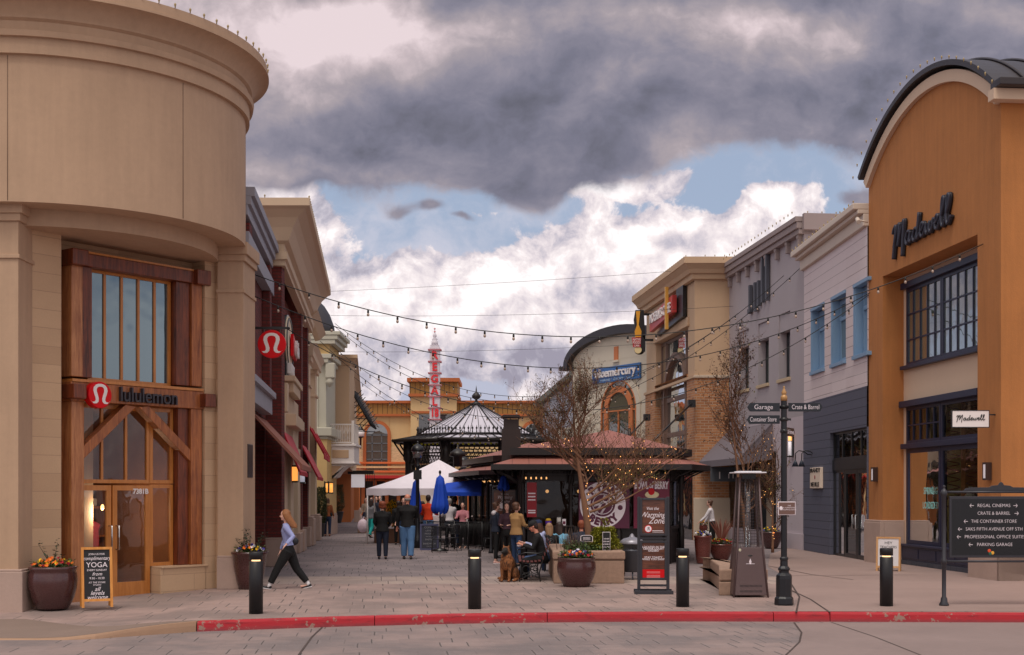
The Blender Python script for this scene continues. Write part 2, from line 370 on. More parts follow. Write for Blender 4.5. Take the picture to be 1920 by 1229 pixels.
        if remesh:
            md = ob.modifiers.new('remesh', 'REMESH'); md.mode = 'VOXEL'; md.voxel_size = remesh; md.use_smooth_shade = True
            if smooth:
                md = ob.modifiers.new('smooth', 'SMOOTH'); md.factor = .5; md.iterations = smooth
        return ob
def tag(o, label, cat, group=None):
    o['label'] = label; o['category'] = cat
    if group: o['group'] = group
    return o
def thing(name, loc, label, cat, group=None):
    o = bpy.data.objects.new(name, None); COL.objects.link(o); o.location = loc; ROOTS[o] = Vector(loc); o.empty_display_size = .3
    return tag(o, label, cat, group)
def structure(o): o['kind'] = 'structure'; return o
def dup(root, loc, rz=0, label=None, group=None):
    def cp(o, par):
        c = o.copy(); COL.objects.link(c)
        if par is not None: c.parent = par
        for ch in [x for x in KIDS(o)]: cp(ch, c)
        return c
    r = cp(root, None); r.location = loc; r.rotation_euler = (0, 0, rz); ROOTS[r] = Vector(loc)
    if label: r['label'] = label
    if group: r['group'] = group
    return r
def KIDS(o): return [x for x in ROOTS if isinstance(x, bpy.types.Object) and x.parent == o] if False else list(o.children)
_txt = {}
def glyphs(txt, size, depth=.01, bold=0.0, shear=0.0, sx=1.0, align='CENTER', space=1.0):
    key = (txt, size, depth, bold, shear, sx, align, space)
    if key in _txt: return _txt[key]
    c = bpy.data.curves.new('lettering', 'FONT'); c.body = txt; c.size = size; c.extrude = depth/2; c.offset = bold; c.shear = shear
    c.align_x = align; c.align_y = 'CENTER'; c.space_character = space; c.resolution_u = 3
    o = bpy.data.objects.new('lettering', c); COL.objects.link(o)
    dg = bpy.context.evaluated_depsgraph_get(); me = bpy.data.meshes.new_from_object(o.evaluated_get(dg))
    vs = [(v.co.x*sx, v.co.y, v.co.z+depth/2) for v in me.vertices]; fs = [tuple(p.vertices) for p in me.polygons]
    bpy.data.objects.remove(o); bpy.data.curves.remove(c); bpy.data.meshes.remove(me)
    _txt[key] = (vs, fs); return vs, fs
def fit(txt, size, width, **kw):
    vs, fs = glyphs(txt, size, **kw); w = max(p[0] for p in vs)-min(p[0] for p in vs); k = min(1.0, width/w)
    return [(p[0]*k, p[1], p[2]) for p in vs], fs
def write(mb, txt, size, a, n, z, **kw):
    vs, fs = glyphs(txt, size, **kw); return mb.add(vs, fs, a, n, z)
def wall(mb, a0, a1, z0, z1, ops, depth=.25, n=0.0):
    """wall face at n with rectangular openings (a0,a1,z0,z1) and their reveals going back `depth`"""
    A = sorted(set([a0, a1]+[x for o in ops for x in o[:2]])); Z = sorted(set([z0, z1]+[x for o in ops for x in o[2:4]]))
    A = [x for x in A if a0 <= x <= a1]; Z = [x for x in Z if z0 <= x <= z1]
    for i in range(len(A)-1):
        for j in range(len(Z)-1):
            ca, cz = (A[i]+A[i+1])/2, (Z[j]+Z[j+1])/2
            if any(o[0] < ca < o[1] and o[2] < cz < o[3] for o in ops): continue
            mb.quad((A[i], n, Z[j]), (A[i+1], n, Z[j]), (A[i+1], n, Z[j+1]), (A[i], n, Z[j+1]))
    for o in ops:
        b0, b1, y0, y1 = o[:4]
        mb.quad((b0, n, y0), (b0, n, y1), (b0, n-depth, y1), (b0, n-depth, y0))
        mb.quad((b1, n, y0), (b1, n-depth, y0), (b1, n-depth, y1), (b1, n, y1))
        mb.quad((b0, n, y1), (b1, n, y1), (b1, n-depth, y1), (b0, n-depth, y1))
        if y0 > z0+.001: mb.quad((b0, n, y0), (b0, n-depth, y0), (b1, n-depth, y0), (b1, n, y0))
    return mb
def shell(mb, a0, a1, z0, z1, depth, n=0.0, top=True, sides=(True, True), off=.0):
    """sides, back and roof of a building body behind a wall face"""
    d = n-depth
    if sides[0]: mb.quad((a0, n, z0), (a0, n, z1), (a0, d, z1), (a0, d, z0))
    if sides[1]: mb.quad((a1, n, z0), (a1, d, z0), (a1, d, z1), (a1, n, z1))
    mb.quad((a0, d, z0), (a0, d, z1), (a1, d, z1), (a1, d, z0))
    if top: mb.quad((a0, n, z1), (a1, n, z1), (a1, d, z1), (a0, d, z1))
    return mb
BULB = None
def edge_bulbs(parent, pts, r=.035):
    """small bulbs clipped along a roof edge: one mesh, a copy per bulb"""
    first = None
    for p in pts:
        if first is None:
            mb = MB(); mb.lathe((0, 0, 0), [(.010, 0), (.012, .03), (r*.6, .05), (r*.6, .07), (.001, .095)], 8)
            ROOTS[parent] = ROOTS[parent]
            mb.v = [tuple(Vector(v)+ROOTS[parent]) for v in mb.v]
            first = mb.build('roof_light', BULBM, parent); o = first
        else:
            o = first.copy(); COL.objects.link(o); o.parent = parent
        o.location = Vector(p)-ROOTS[parent]
BULBM = M('roof bulb', S(180, 156, 108, .8), rough=.25, var=0, bump=0)
DARKIN = M('dark interior', (.012, .011, .011), rough=.9, var=.2, bump=0)
# ------------------------------------------------------------------ ground
STN = (-.107, .9943)      # street direction
def paving_mat(name, cA, cB, w, h, jw=.022, ang=6.1, tone=1.0, joint=(.035, .03, .028), fade=.25):
    m = bpy.data.materials.new(name); m.use_nodes = True; MATS[name] = m
    g = NG(m.node_tree); b = g.N['Principled BSDF']; b.inputs['Roughness'].default_value = .78
    p = g.n('ShaderNodeNewGeometry').outputs['Position']
    ro = g.n('ShaderNodeVectorRotate', rotation_type='Z_AXIS'); g.L.new(p, ro.inputs['Vector']); ro.inputs['Angle'].default_value = math.radians(-ang)
    wob = g.noise(p, 3.0, 3, .5)
    s = g.sep(ro.outputs[0]); x = g.m('ADD', s[0], g.m('MULTIPLY', g.m('SUBTRACT', wob, .5), .03)); y = s[1]
    row = g.m('FLOOR', g.m('DIVIDE', y, h)); wn = g.n('ShaderNodeTexWhiteNoise', noise_dimensions='1D'); g.L.new(row, wn.inputs['W'])
    xs = g.m('ADD', g.m('DIVIDE', x, w), g.m('ADD', g.m('MULTIPLY', row, .5), g.m('MULTIPLY', wn.outputs[0], .25)))
    fx = g.m('FRACT', xs); dx = g.m('MULTIPLY', g.m('SUBTRACT', .5, g.m('ABSOLUTE', g.m('SUBTRACT', fx, .5))), w)
    fy = g.m('FRACT', g.m('DIVIDE', y, h)); dy = g.m('MULTIPLY', g.m('SUBTRACT', .5, g.m('ABSOLUTE', g.m('SUBTRACT', fy, .5))), h)
    cell = g.n('ShaderNodeTexWhiteNoise', noise_dimensions='2D'); g.L.new(g.comb(g.m('FLOOR', xs), row), cell.inputs['Vector'])
    edge = g.n('ShaderNodeTexWhiteNoise', noise_dimensions='2D'); g.L.new(g.comb(g.m('ROUND', xs), row), edge.inputs['Vector'])
    vis = g.step(edge.outputs[0], .25, .75)
    jx = g.m('MULTIPLY', g.m('SUBTRACT', 1.0, g.step(dx, jw*.25, jw*.75)), vis)
    jy = g.m('MULTIPLY', g.m('SUBTRACT', 1.0, g.step(dy, jw*.2, jw)), fade)
    # light dusty rim beside each open joint
    rim = g.m('MULTIPLY', g.m('MULTIPLY', g.m('SUBTRACT', 1.0, g.step(dx, jw, jw*3.5)), vis), .35)
    n1 = g.noise(p, .55, 5, .62); n2 = g.noise(p, 6.0, 4, .6); n3 = g.noise(g.vm('MULTIPLY', p, (1, 3, 1)), 38, 3, .65); n4 = g.noise(g.vm('MULTIPLY', ro.outputs[0], (.5, 3.0, 1)), 1.4, 4, .6)
    k = g.m('ADD', .66, g.m('ADD', g.m('MULTIPLY', n2, .22), g.m('ADD', g.m('MULTIPLY', n3, .26), g.m('ADD', g.m('MULTIPLY', cell.outputs[0], .10), g.m('MULTIPLY', n4, .22)))))
    base = g.vm('SCALE', g.mix(g.step(n1, .38, .62), cA, cB), scale=g.m('MULTIPLY', k, tone))
    # dark spots of old gum and stains
    vo = g.n('ShaderNodeTexVoronoi'); g.L.new(p, vo.inputs['Vector']); vo.inputs['Scale'].default_value = 1.6
    spot = g.m('MULTIPLY', g.m('SUBTRACT', 1.0, g.step(vo.outputs['Distance'], .03, .055)), .35)
    base = g.mix(spot, base, (.06, .05, .045))
    base = g.mix(rim, base, tuple(c*1.35 for c in cB))
    base = g.mix(g.m('MAXIMUM', jx, jy), base, joint)
    g.L.new(base, b.inputs['Base Color'])
    bn = g.n('ShaderNodeBump'); bn.inputs['Strength'].default_value = .5; bn.inputs['Distance'].default_value = .012
    g.L.new(g.m('SUBTRACT', g.m('MULTIPLY', n3, .5), g.m('MAXIMUM', jx, jy)), bn.inputs['Height']); g.L.new(bn.outputs[0], b.inputs['Normal'])
    return m
pave_near = paving_mat('plaza paving', S(156, 133, 126), S(130, 114, 109), .36, .66, jw=.017, joint=(.07, .06, .055))
pave_far = paving_mat('street paving', S(136, 123, 123), S(118, 108, 109), .36, .66, tone=.98, jw=.02, joint=(.07, .06, .058))
pave_road = paving_mat('road paving', S(138, 121, 117), S(114, 104, 103), .38, .5, fade=.12, jw=.016, joint=(.075, .065, .06))
pave_band = paving_mat('band paving', S(164, 146, 136), S(146, 130, 124), .34, 2.6, fade=.5, jw=.018, joint=(.08, .07, .065))
conc = M('smooth concrete', S(150, 128, 121), rough=.75, var=.22, scale=.4, bump=.2, bscale=70)
conc_d = M('rough concrete apron', S(128, 110, 100), rough=.9, var=.16, scale=.8, bump=.6, bscale=90)
kerb_plain = M('plain kerb concrete', S(160, 128, 104), rough=.85, var=.14, bump=.4, bscale=60)
def kerb_paint():
    m = bpy.data.materials.new('worn red kerb paint'); m.use_nodes = True; g = NG(m.node_tree); b = g.N['Principled BSDF']; b.inputs['Roughness'].default_value = .5
    p = g.n('ShaderNodeNewGeometry').outputs['Position']
    n = g.noise(p, 7, 6, .7); n2 = g.noise(g.vm('MULTIPLY', p, (1, 1, 5)), 3.0, 5, .65); n3 = g.noise(p, 60, 2, .6)
    chip = g.step(g.m('ADD', g.m('ADD', n, g.m('MULTIPLY', g.m('SUBTRACT', g.noise(p, .9, 2, .5), .5), .5)), g.m('MULTIPLY', n3, .12)), .69, .72)
    scuff = g.m('MULTIPLY', g.step(n2, .5, .68), .6)
    s = g.sep(p)
    low = g.m('MULTIPLY', g.m('SUBTRACT', 1.0, g.step(g.m('ADD', s[2], g.m('MULTIPLY', n, .06)), -.12, -.04)), .55)
    c = g.mix(scuff, S(176, 30, 42), S(112, 26, 34)); c = g.mix(low, c, S(112, 62, 66)); c = g.mix(chip, c, S(150, 120, 108))
    g.L.new(c, b.inputs['Base Color'])
    bn = g.n('ShaderNodeBump'); bn.inputs['Strength'].default_value = .4; bn.inputs['Distance'].default_value = .01
    g.L.new(n2, bn.inputs['Height']); g.L.new(bn.outputs[0], b.inputs['Normal']); return m
KR = kerb_paint()
# kerb line (top front edge) from left to right
KL = [(-60, 20.2), (-14, 18.3)] + [(gp(u, v)[0], gp(u, v)[1]) for u, v in ((150, 1181), (250, 1174), (372, 1166), (640, 1157.5), (850, 1152.5), (1100, 1149.5), (1280, 1148.5), (1560, 1149), (1920, 1150.5))] + [(14, 20.9), (60, 22.5)]
def kz(x):          # walk level: it falls to the road left of the painted kerb
    def sst(t): t = max(0, min(1, t)); return t*t*(3-2*t)
    return -.142*sst((-4.78-x)/2.1)
def ground():
    mb = MB(); mb.quad((-400, -60, -.15), (400, -60, -.15), (400, 900, -.15), (-400, 900, -.15))
    structure(mb.build('road', pave_road, loc=(0, 0, 0)))
    # raised plaza, a strip mesh that follows the kerb and slopes down on the left
    xs = [-60, -30, -14, -11, -9.5, -8.5, -8, -7.5, -7.1, -6.8, -6.4, -6, -5.6, -5.2, -4.78] + [KL[i][0] for i in range(6, len(KL))]
    def ky(x):
        for (x0, y0), (x1, y1) in zip(KL, KL[1:]):
            if x0 <= x <= x1: return y0+(y1-y0)*(x-x0)/(x1-x0)
        return KL[-1][1]
    def strip(name, mat, rows, zoff=0.0, x_lo=-1e9, x_hi=1e9, far=.0):
        mb = MB(); grid = []
        X = [x for x in xs if x_lo <= x <= x_hi]
        for (fy, k) in rows:
            row = []
            for x in X:
                y = ky(x)+.16 if fy is None else fy(x) if callable(fy) else fy
                z = (kz(x)*k if x < -4.78 else 0)+zoff
                row.append(mb.pt(x, y, z))
            grid.append(row)
        for a, b in zip(grid, grid[1:]):
            for j in range(len(X)-1): mb.face((a[j], a[j+1], b[j+1], b[j]))
        return structure(mb.build(name, mat, loc=(0, 0, 0)))
    strip('plaza_pavement', pave_near, [(None, 1), (22.2, .9), (24, .5), (26.5, 0), (27.5, 0)])
    strip('paving_band', pave_band, [(27.5, 0), (29.9, 0)])
    strip('street_pavement', pave_far, [(29.9, 0), (60, 0), (400, 0)])
    # smooth concrete on the right, 4 mm above
    mb = MB(); pl = [gp(u, v) for u, v in ((1492, 1149.5), (1498, 1120), (1478, 1085), (1440, 1063), (1444, 1040), (1500, 1020))] + [(20, 60), (30, 20.95+.16)]
    pl[0] = (pl[0][0], ky(pl[0][0])+.165)
    mb.face([mb.pt(x, y, .004) for x, y in pl]); structure(mb.build('concrete_walk', conc, loc=(0, 0, 0)))
    # apron of rough concrete in front of the round corner building
    mb = MB(); X = [-30, -14, -11, -9.5, -8.5, -8, -7.5, -7.1, -6.8, -6.4, -6, -5.6, -5.2, -4.78]
    top = [mb.pt(x, ky(x)+.17+(0 if x > -4.8 else (2.6 if x < -8 else 2.6*max(0, (-4.78-x)/3.2))), kz(x)*(.95 if x > -8 else .9)+.006) for x in X]; bot = [mb.pt(x, ky(x)+.165, kz(x)+.004) for x in X]
    for j in range(len(X)-1): mb.face((bot[j], bot[j+1], top[j+1], top[j]))
    structure(mb.build('concrete_apron', conc_d, loc=(0, 0, 0)))
    # joints
    for k, px in enumerate((((1493, 1149.3), (1499, 1120), (1478, 1087)), ((1556, 1149.3), (1520, 1125), (1484, 1108)), ((1440, 1062), (1520, 1078), (1600, 1088)), ((1290, 1082), (1400, 1081), (1720, 1079)))):
        mb = MB(); w = .016; P_ = [gp(*q) for q in px]
        for (x0, y0), (x1, y1) in zip(P_, P_[1:]):
            L_ = math.hypot(x1-x0, y1-y0); nx, ny = -(y1-y0)/L_*w, (x1-x0)/L_*w
            mb.quad((x0-nx, y0-ny, .008+k*.001), (x1-nx, y1-ny, .008+k*.001), (x1+nx, y1+ny, .008+k*.001), (x0+nx, y0+ny, .008+k*.001))
        structure(mb.build('pavement_joint', M('joint filler', S(70, 58, 54), var=.2), loc=(0, 0, 0)))
    for k, px in enumerate((((1489, 1168), (1503, 1187), (1499, 1205), (1474, 1229), (1440, 1262)), ((1559, 1168), (1640, 1195), (1725, 1229), (1800, 1262)), ((604, 1177), (585, 1195), (560, 1229), (540, 1262)))):
        mb = MB(); w = .014; P_ = [gp(u, v, -.15) for u, v in px]
        for (x0, y0), (x1, y1) in zip(P_, P_[1:]):
            L_ = math.hypot(x1-x0, y1-y0); nx, ny = -(y1-y0)/L_*w, (x1-x0)/L_*w
            mb.quad((x0-nx, y0-ny, -.144), (x1-nx, y1-ny, -.144), (x1+nx, y1+ny, -.144), (x0+nx, y0+ny, -.144))
        structure(mb.build('road_joint', MATS['joint filler'], loc=(0, 0, 0)))
    mb = MB(); pl = [gp(u, v, -.15) for u, v in ((1491, 1169), (1503, 1187), (1499, 1205), (1474, 1229), (1440, 1262))]
    pl = pl + [(pl[-1][0], 8)] + [(60, 8), (60, 22)]
    mb.face([mb.pt(x, y, -.146) for x, y in pl]); structure(mb.build('road_slab', M('road concrete', S(136, 119, 115), rough=.8, var=.22, scale=.5, bump=.3), loc=(0, 0, 0)))
    # kerb: painted lengths with joints between them, rounded top edge, plain ramped length on the left
    cuts = [-4.78]+[gp(u, 1150)[0] for u in (709, 1026, 1453, 1559)]+[14, 60]
    k_ = thing('kerb', (0, 20, -.15), 'x', 'kerb'); del k_['label']; del k_['category']; structure(k_)
    for c0, c1 in zip(cuts, cuts[1:]):
        X = [c0+.006]+[x for x in [KL[i][0] for i in range(len(KL))] if c0+.05 < x < c1-.05]+[c1-.006]; mb = MB(); rings = []
        for x in X:
            y = ky(x); rings.append([mb.pt(x, y+.17, -.15), mb.pt(x, y-.004, -.15), mb.pt(x, y+.006, -.03), mb.pt(x, y+.014, -.008), mb.pt(x, y+.035, .001), mb.pt(x, y+.17, .001)])
        for a, b in zip(rings, rings[1:]):
            for j in range(6): mb.face((a[j], a[(j+1) % 6], b[(j+1) % 6], b[j]))
        mb.face(rings[0][::-1]); mb.face(rings[-1]); mb.build('painted_length', KR, k_)
    X = [-60, -14, -9.5, -8.5, -7.5, -7.1, -6.8, -6.4, -6, -5.6, -5.2, -4.79]; mb = MB(); rings = []
    for x in X:
        y = ky(x); t = kz(x); rings.append([mb.pt(x, y+.17, -.15), mb.pt(x, y-.004, -.15), mb.pt(x, y+.01, -.15+.6*(t+.15)), mb.pt(x, y+.03, t+.002), mb.pt(x, y+.17, t+.002)])
    for a, b in zip(rings, rings[1:]):
        for j in range(5): mb.face((a[j], a[(j+1) % 5], b[(j+1) % 5], b[j]))
    mb.face(rings[-1]); mb.build('ramped_length', kerb_plain, k_)
ground()

# ------------------------------------------------------------------ round corner building (left)
stucco = M('beige stucco', S(182, 152, 126), rough=.9, var=.14, scale=.7, bump=.2, bscale=40, streak=.7)
stucco_l = M('light cream stucco', S(205, 178, 148), rough=.9, var=.06, scale=.6, bump=.15, streak=.3)
stone = brick_mat('travertine block', S(196, 164, 132), S(180, 148, 118), S(166, 136, 110), 1.5, .33, .006, bump=.15)
plinth_m = M('pinkish stone plinth', S(176, 152, 140), rough=.8, var=.14, scale=2, bump=.3)
timber = wood_mat('stained timber', S(116, 58, 28), S(184, 112, 60))
timber_d = wood_mat('dark stained timber', S(70, 28, 14), S(138, 66, 34))
timber_p = wood_mat('pale weathered timber', S(146, 86, 48), S(196, 134, 86))
frame_o = wood_mat('orange varnished frame', S(176, 108, 44), S(200, 130, 62), coat=.3)
glass_sky = glass_mat('reflecting upper glass', refl=.24, dark=(.04, .06, .07), gcol=(.46, .60, .68))
glass_shop = glass_mat('shop glass', tint=(.75, .78, .78), refl=.03)
steel = M('brushed steel', (.6, .6, .6), rough=.25, metal=1, var=.05, bump=0)
black = M('black paint', (.012, .012, .014), rough=.35, var=.1, bump=.05)
white = M('white paint', S(232, 226, 224, .95), rough=.5, var=.03, bump=.05)
redsign = M('glossy red sign', S(208, 6, 20), rough=.5, var=.02, bump=0, spec=.25)
OMEGA_L = [(-.13, -.30), (-.30, -.26), (-.38, -.17), (-.30, -.215), (-.17, -.20), (-.17, -.10), (-.235, .05), (-.25, .17), (-.20, .28), (-.10, .335), (0, .35)]
OMEGA_I = [(0, .24), (-.08, .225), (-.115, .16), (-.10, .06), (-.045, -.09), (-.035, -.19), (-.07, -.27), (-.13, -.30)]
def omega(mb, R_, n0, n1):
    """white looped mark: two mirrored halves"""
    k = R_/.5
    half = OMEGA_L + OMEGA_I[:-1]
    # triangulate as strip between outer and inner paths
    out = [(-.36, -.19), (-.31, -.235), (-.21, -.225), (-.175, -.17), (-.19, -.08), (-.235, .03), (-.262, .14), (-.245, .24), (-.17, .32), (-.08, .352), (0, .36)]
    inn = [(-.36, -.19), (-.25, -.285), (-.14, -.28), (-.075, -.22), (-.065, -.12), (-.10, .0), (-.135, .1), (-.14, .18), (-.11, .235), (-.06, .262), (0, .268)]
    for sgn in (-1, 1):
        for (o0, o1, i0, i1) in zip(out, out[1:], inn, inn[1:]):
            ps = [(sgn*-p[0]*k, p[1]*k) for p in (o0, o1, i1, i0)]
            if o0 == i0: ps = ps[:3]
            mb.extr([(p[0]+mb.oa, p[1]+mb.oz_) for p in ps], n0, n1)
def round_building():
    B = thing('corner_store_building', (-8.9, 24.5, -.15), 'beige round-cornered store building with a drum-shaped upper floor and timber entrance', 'building')
    C = (-8.93, 25.59, 0)
    mb = MB(); prof = [(2.9, 6.98), (3.53, 6.98), (3.53, 9.52), (3.61, 9.52), (3.61, 9.80), (3.68, 9.80), (3.70, 9.90), (3.60, 9.92), (3.60, 10.08), (3.66, 10.12), (3.67, 10.16), (3.70, 10.2), (3.74, 10.27), (3.82, 10.35), (3.93, 10.40), (4.0, 10.41), (4.0, 10.45), (3.97, 10.45), (3.97, 10.62), (3.6, 10.66), (0.001, 10.9)]
    mb.lathe(C, prof, 128, sm=False); d = mb.build('drum_wall', stucco, B)
    d.data.polygons.foreach_set('use_smooth', [True]*len(d.data.polygons)); d.data.set_sharp_from_angle(angle=.6)
    for k in range(4):     # panel joints of the drum
        an = math.radians(-137+k*50.8); mb = MB(); r = 3.534
        mb.tube([(C[0]+math.cos(an)*r, C[1]+math.sin(an)*r, 7.0), (C[0]+math.cos(an)*r, C[1]+math.sin(an)*r, 9.5)], .005, 5)
        mb.build('joint', M('dark joint', S(110, 88, 72), var=0), B)
    mb = MB(); mb.lathe(C, [(0.001, 6.68), (2.98, 6.68), (2.98, 6.99), (2.5, 7.0)], 96, sm=True); d = mb.build('soffit_ring', stucco, B); d.data.set_sharp_from_angle(angle=.6)
    T = Fr((-8.7, 22.9), (-6.04, 26.35))
    # stone facade, recessed centre
    mb = MB(T); mb.box(-.05, .72, -.9, 0, -.15, 6.72); mb.box(4.02, 4.36, -.9, -.02, -.15, 6.72); mb.box(.72, 4.02, -.9, -.42, 6.2, 6.72)
    mb.box(4.30, 4.42, -.4, .035, -.15, 6.70)
    mb.build('stone_surround', stone, B, bevel=.01)
    mb = MB(T); mb.box(2.93, 4.06, -.5, -.02, -.15, .46); mb.box(2.93, 4.09, -.5, .01, .46, .50); mb.build('stone_base', stone, B, bevel=.008)
    # pilasters square to the street
    G = FA(-8.62, 22.35, 0)
    mb = MB(G); mb.box(-6, 0, -4, 0, -.15, 6.7); mb.box(-6, .1, -4, .09, 6.83, 7.1); mb.box(-6, .05, -4, .05, 6.7, 6.83); mb.box(-6, .03, -4, .03, 6.05, 6.12); mb.build('left_pilaster', stucco, B, bevel=.008)
    mb = MB(G); mb.box(-6.02, .1, -.5, .08, -.15, .58); mb.box(-6.02, .08, -.5, .06, .58, .62); mb.build('left_plinth', plinth_m, B, bevel=.012)
    G2 = FA(-6.03, 26.2, 0)
    mb = MB(G2); mb.box(0, .53, -1.2, 0, 0, 6.7); mb.box(-.02, .63, -1.2, .09, 6.83, 7.08); mb.box(-.02, .58, -1.2, .05, 6.7, 6.83); mb.box(-.02, .56, -1.2, .03, 6.05, 6.12); mb.build('right_pilaster', stucco, B, bevel=.008)
    mb = MB(G2); mb.box(.0, .6, -1.25, .07, -.01, .62); mb.box(.0, .58, -1.2, .05, .62, .67); mb.build('right_plinth', plinth_m, B, bevel=.012)
    mb = MB(); mb.box(-14.6, -7.6, 29.2, 32, -.1, 6.9); mb.build('rear_wing', stucco, B)
    # timber frame
    for a0, a1, n0, n1 in ((.98, 1.22, -.42, -.08), (3.74, 4.0, -.42, -.08)): mb = MB(T); mb.box(a0, a1, n0, n1, 4.12, 6.2); mb.build('post', timber_p if a0 < 2 else timber, B, bevel=.012)
    for a0, a1 in ((1.225, 1.46), (3.40, 3.735)): mb = MB(T); mb.box(a0, a1, -.40, -.14, 4.12, 6.2); mb.build('post', timber_d, B, bevel=.01)
    mb = MB(T); mb.box(.95, 4.05, -.42, -.06, 6.2, 6.44); mb.build('upper_beam', timber_d, B, bevel=.01)
    for a0 in (.92, 3.78):
        mb = MB(T); mb.box(a0, a0+.34, -.4, .06, 6.18, 6.48); mb.build('beam_end', timber_d, B, bevel=.015)
    mb = MB(T); mb.box(1.27, 3.77, -.40, -.055, 6.443, 6.48); mb.build('beam_flashing', frame_o, B)
    for nm, a0, a1, mt in (('post', .98, 1.25, timber_p), ('post', 3.72, 4.0, timber)):
        mb = MB(T); mb.box(a0, a1, -.42, -.08, -.13 if a0 < 2 else .5, 3.66); mb.build(nm, mt, B, bevel=.012)
    mb = MB(T); mb.box(3.46, 3.715, -.42, -.16, .5, 3.66); mb.build('post', timber_d, B, bevel=.01)
    mb = MB(T); mb.box(.95, 4.03, -.42, -.05, 3.66, 4.02); mb.build('sign_beam', timber, B, bevel=.012)
    for a0 in (.9, 3.93):
        mb = MB(T); mb.box(a0, a0+.27, -.4, .12, 3.70, 3.97); mb.build('beam_end', timber_d, B, bevel=.015)
    for sgn, a0, a1 in ((1, 1.2, 2.28), (-1, 3.78, 2.62)):     # diagonal braces
        mb = MB(T); mb.extr([(a0, 2.78), (a0, 2.54), (a1+.14*sgn, 3.63), (a1-.10*sgn, 3.66)], -.3, -.1); mb.build('brace', timber, B, bevel=.008)
    mb = MB(T); mb.box(.97, 4.0, -.41, -.03, 4.022, 4.075); mb.build('window_sill', frame_o, B)
    # upper window
    def win(name, a0, a1, z0, z1, nv, nh=(), f=.07, n=-.30, gm=glass_sky, back=True, mt=frame_o, mw=.05):
        mb = MB(T)
        mb.box(a0, a1, n-.06, n, z0, z0+f); mb.box(a0, a1, n-.06, n, z1-f, z1); mb.box(a0, a0+f, n-.06, n, z0+f, z1-f); mb.box(a1-f, a1, n-.06, n, z0+f, z1-f)
        for k in range(1, nv): c = a0+(a1-a0)*k/nv; mb.box(c-mw/2, c+mw/2, n-.06, n-.002, z0+f, z1-f)
        for z in nh: mb.box(a0+f, a1-f, n-.055, n-.004, z-.03, z+.03)
        w = mb.build(name, mt, B, bevel=.004); mb = MB(T); mb.quad((a0+.02, n-.035, z0+.02), (a1-.02, n-.035, z0+.02), (a1-.02, n-.035, z1-.02), (a0+.02, n-.035, z1-.02)); mb.build('pane', gm, w); return w
    win('upper_window', 1.47, 3.39, 4.08, 6.22, 5)
    win('transom_window', 1.25, 2.88, 2.14, 3.64, 3, gm=glass_shop); win('side_window', 2.89, 3.45, 2.14, 3.64, 1, gm=glass_shop); win('side_window', 2.89, 3.45, .5, 2.12, 1, gm=glass_shop)
    for a0 in (1.13, 2.03):
        w = win('door', a0, a0+.86, -.1 if a0 < 2 else -.08, 2.1, 1, f=.1, gm=glass_shop); mb = MB(T); mb.box(a0+.1, a0+.76, -.35, -.302, -.0, .22); mb.build('kick_rail', frame_o, w)
        s_ = 1.94 if a0 < 2 else 2.10
        mb = MB(T); mb.tube([(s_, -.3, .86), (s_, -.2, .86), (s_, -.2, 1.32), (s_, -.3, 1.32)], .014, 8); mb.build('handle', steel, w)
    mb = MB(T); write(mb, '7381B', .14, 2.66, -.295, 1.98, bold=.004); mb.build('street_number', white, B)
    # interior seen through the glass
    mb = MB(T); mb.quad((.5, -4.2, -.1), (4.2, -4.2, -.1), (4.2, -4.2, 3.7), (.5, -4.2, 3.7)); mb.quad((.5, -.45, -.1), (.5, -4.2, -.1), (.5, -4.2, 3.7), (.5, -.45, 3.7)); mb.quad((4.2, -.45, -.1), (4.2, -4.2, -.1), (4.2, -4.2, 3.7), (4.2, -.45, 3.7))
    mb.quad((.5, -.45, 3.7), (4.2, -.45, 3.7), (4.2, -4.2, 3.7), (.5, -4.2, 3.7)); mb.build('interior_wall', M('shop interior', S(150, 96, 60), var=.25, scale=1.5), B)
    mb = MB(T); mb.quad((.5, -.42, -.09), (4.2, -.42, -.09), (4.2, -4.2, -.09), (.5, -4.2, -.09)); mb.build('interior_floor', M('shop floor', S(90, 70, 60), var=.1, rough=.4), B)
    mb = MB(T)
    for z in (.5, 1.0, 1.62): mb.box(.9, 4.0, -3.6, -3.1, z, z+.05)
    mb.box(.9, 1.0, -3.6, -3.1, -.1, 2.0); mb.box(3.9, 4.0, -3.6, -3.1, -.1, 2.0); mb.build('display_shelf', timber, B)
    cols = [S(30, 28, 34), S(190, 180, 170), S(150, 30, 40), S(70, 72, 90), S(200, 190, 180), S(24, 22, 26), S(120, 110, 120)]
    for k in range(16):
        a = 1.1+R.random()*2.7; z = R.choice((.55, 1.05, 1.67)); mb = MB(T); h = .12+.2*R.random()
        mb.prism([(a, -3.5), (a+.28, -3.5), (a+.3, -3.2), (a-.02, -3.2)], z, z+h); mb.build('folded_clothes', M('clothes%d' % (k % 7), cols[k % 7], var=.2, scale=9), B, bevel=.03)
    for a, z in ((2.6, .75), (3.15, .8), (2.2, .8)):   # tops on hangers
        mb = MB(T); mb.extr([(a-.17, z), (a+.17, z), (a+.15, z+.35), (a+.2, z+.48), (a+.05, z+.56), (a-.05, z+.56), (a-.2, z+.48), (a-.15, z+.35)], -2.75, -2.6); mb.build('hanging_top', M('clothes%d' % int(a*3 % 7), cols[int(a*3) % 7]), B, bevel=.02)
